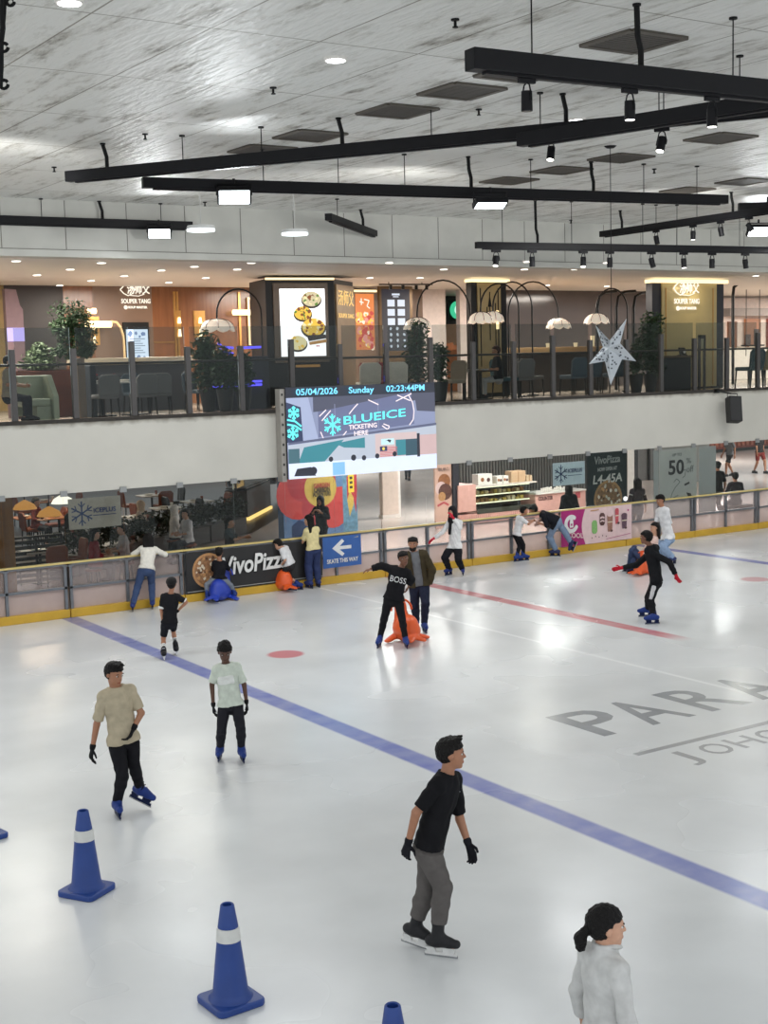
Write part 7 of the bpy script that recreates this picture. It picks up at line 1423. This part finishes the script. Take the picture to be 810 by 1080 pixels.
std_person('person in black taking a photo in front of the balloon wall', by_top(338, 524, 1.56), 1.55, -20, arms='phone', top=(38, 38, 42), bottom=(44, 44, 50), sleeve=.9, hair='hijab', hairc=(34, 34, 36), **NB)
std_person('person in black standing by the lit display case of the restaurant', (20.6, 40.9), 1.64, 150, top=(40, 38, 40), bottom=(40, 40, 44), sleeve=.9, hair='short', **NB)
for (u, v, h, fa, top, hr, lab) in ((97, 563, 1.22, 100, (140, 44, 50), 'bob', 'diner in a red top sitting below the snowflake banner'), (150, 531, 1.25, -120, (206, 188, 172), 'hijab', 'diner in a beige headscarf sitting above the leaning girl'), (131, 557, 1.22, -80, (176, 176, 178), 'short', 'diner in a pale grey top right of the one in red'), (182, 536, 1.25, 100, (210, 204, 200), 'hijab', 'diner in a white headscarf behind the leaning girl'), (36, 528, 1.25, 60, (110, 52, 50), 'bob', 'diner in a dark red top at the far left'), (198, 541, 1.22, -60, (200, 200, 204), 'short', 'diner in a white shirt behind the hedge planters')):
    Bq = by_top(u, v, h); std_person(lab, Bq, 1.60, fa, 'sit', top=top, bottom=(56, 56, 64), sleeve=.7, hair=hr, hairc=(206, 180, 150) if 'beige' in lab else ((214, 210, 206) if 'white head' in lab else (28, 25, 24)), skin='fair', **NB)
    t = thing('dining_stool', 'dark stool under the ' + lab, 'stool', (Bq[0], Bq[1], 0)); MB().cyl((Bq[0], Bq[1], .40), (Bq[0], Bq[1], .455), .19, n=20).build('seat', RUST, t, bevel=.01)
    for k in range(4): a = math.pi / 4 + k * math.pi / 2; MB().cyl((Bq[0] + .12 * math.cos(a), Bq[1] + .12 * math.sin(a), .40), (Bq[0] + .17 * math.cos(a), Bq[1] + .17 * math.sin(a), 0), .018, n=8).build('leg', BLKC, t)
Bq = (XU(8, 26.5, 410), 26.5); std_person('diner in a patterned pale top sitting on the booth sofa at the left edge', Bq, 1.58, 70, 'sit', ground=ZF, top=(140, 128, 112), bottom=(40, 40, 48), sleeve=.5, hair='short', skin='tan', **NB)
Bq = (XU(526, 27.2, 400), 27.2); std_person('diner in a black top sitting at the dark table by the gold column', Bq, 1.62, -75, 'sit', ground=ZF, top=(28, 28, 32), bottom=(170, 168, 166), sleeve=.45, hair='short', hairc=(60, 36, 28), skin='tan', **NB)
# ================================================================ light
w = bpy.data.worlds.new('hall light'); SC.world = w; w.use_nodes = True; bg = w.node_tree.nodes['Background']; bg.inputs['Color'].default_value = (.93, .97, 1.0, 1); bg.inputs['Strength'].default_value = 1.0
for x in (-3, 4, 11, 18, 25, 32):                       # unseen fill lights added over the ice, strongest at the far side
    for y in (6.5, 13.0, 20.0): lamp('ice_fill_light', 'AREA', (x, y, 7.1), 3 if y < 10 else (38 if y < 18 else 135), (.98, .99, 1.0), 2.2)
for x, y, e in ((9, 29, 55), (14, 31, 60), (19, 32, 55), (25, 31, 50), (31, 31, 45), (37, 33, 60), (44, 34, 60)): lamp('gallery_downlighting', 'AREA', (x, y, 6.9), e * 7.5, (1, .92, .82), 2.0)
for x, y, e, c in ((6, 33, 20, (1, .78, .55)), (12, 36, 26, (1, .78, .55)), (17, 43, 32, (1, .8, .6)), (19.5, 29, 45, (1, .95, .9)), (25, 29, 55, (1, .94, .88)), (25, 34, 70, (1, .93, .88)), (32, 30, 38, (1, .95, .92)), (33, 40, 65, (1, .94, .9)), (42, 34, 60, (1, .94, .9)), (45, 42, 60, (1, .94, .9)), (29, 50, 75, (1, .94, .9))): lamp('hall_downlighting', 'AREA', (x, y, 3.45), e * 6, c, 1.6)
for x in (6, 13, 20, 27): lamp('bulkhead_fill', 'SPOT', (x, 18.0, 7.0), 280, (1, .99, .96), .25, target=(x + 1, 25.2, 6.6), spot=110)  # unseen fill lights added to brighten the bulkhead
vs = SC.view_settings; vs.view_transform = 'Standard'; vs.look = 'None'; vs.exposure = 0.0; vs.gamma = 1.0; vs.use_curve_mapping = False
SC.cycles.max_bounces = 8; SC.cycles.transparent_max_bounces = 24; SC.cycles.use_denoising = True; SC.cycles.caustics_reflective = False; SC.cycles.caustics_refractive = False; SC.cycles.sample_clamp_indirect = 4

PART_LABELS = {'reflective_band': 'white reflective band', 'kick_board': 'yellow kick board', 'cap_rail': 'pale yellow cap rail', 'blade': 'steel skate blade', 'cove_light': 'warm lit strip', 'flower_shade': 'white petal shaped shade', 'lit_band': 'lilac lit band', 'headscarf': 'dark headscarf' , 'worktop': 'counter top', 'pierced_holes': 'small dark pierced holes', 'fluted_front': 'fluted pink front'}
for o in list(SC.objects):
    k = o.name.split('.')[0]
    if o.parent is not None and k in PART_LABELS and k != 'headscarf': o['label'] = PART_LABELS[k]
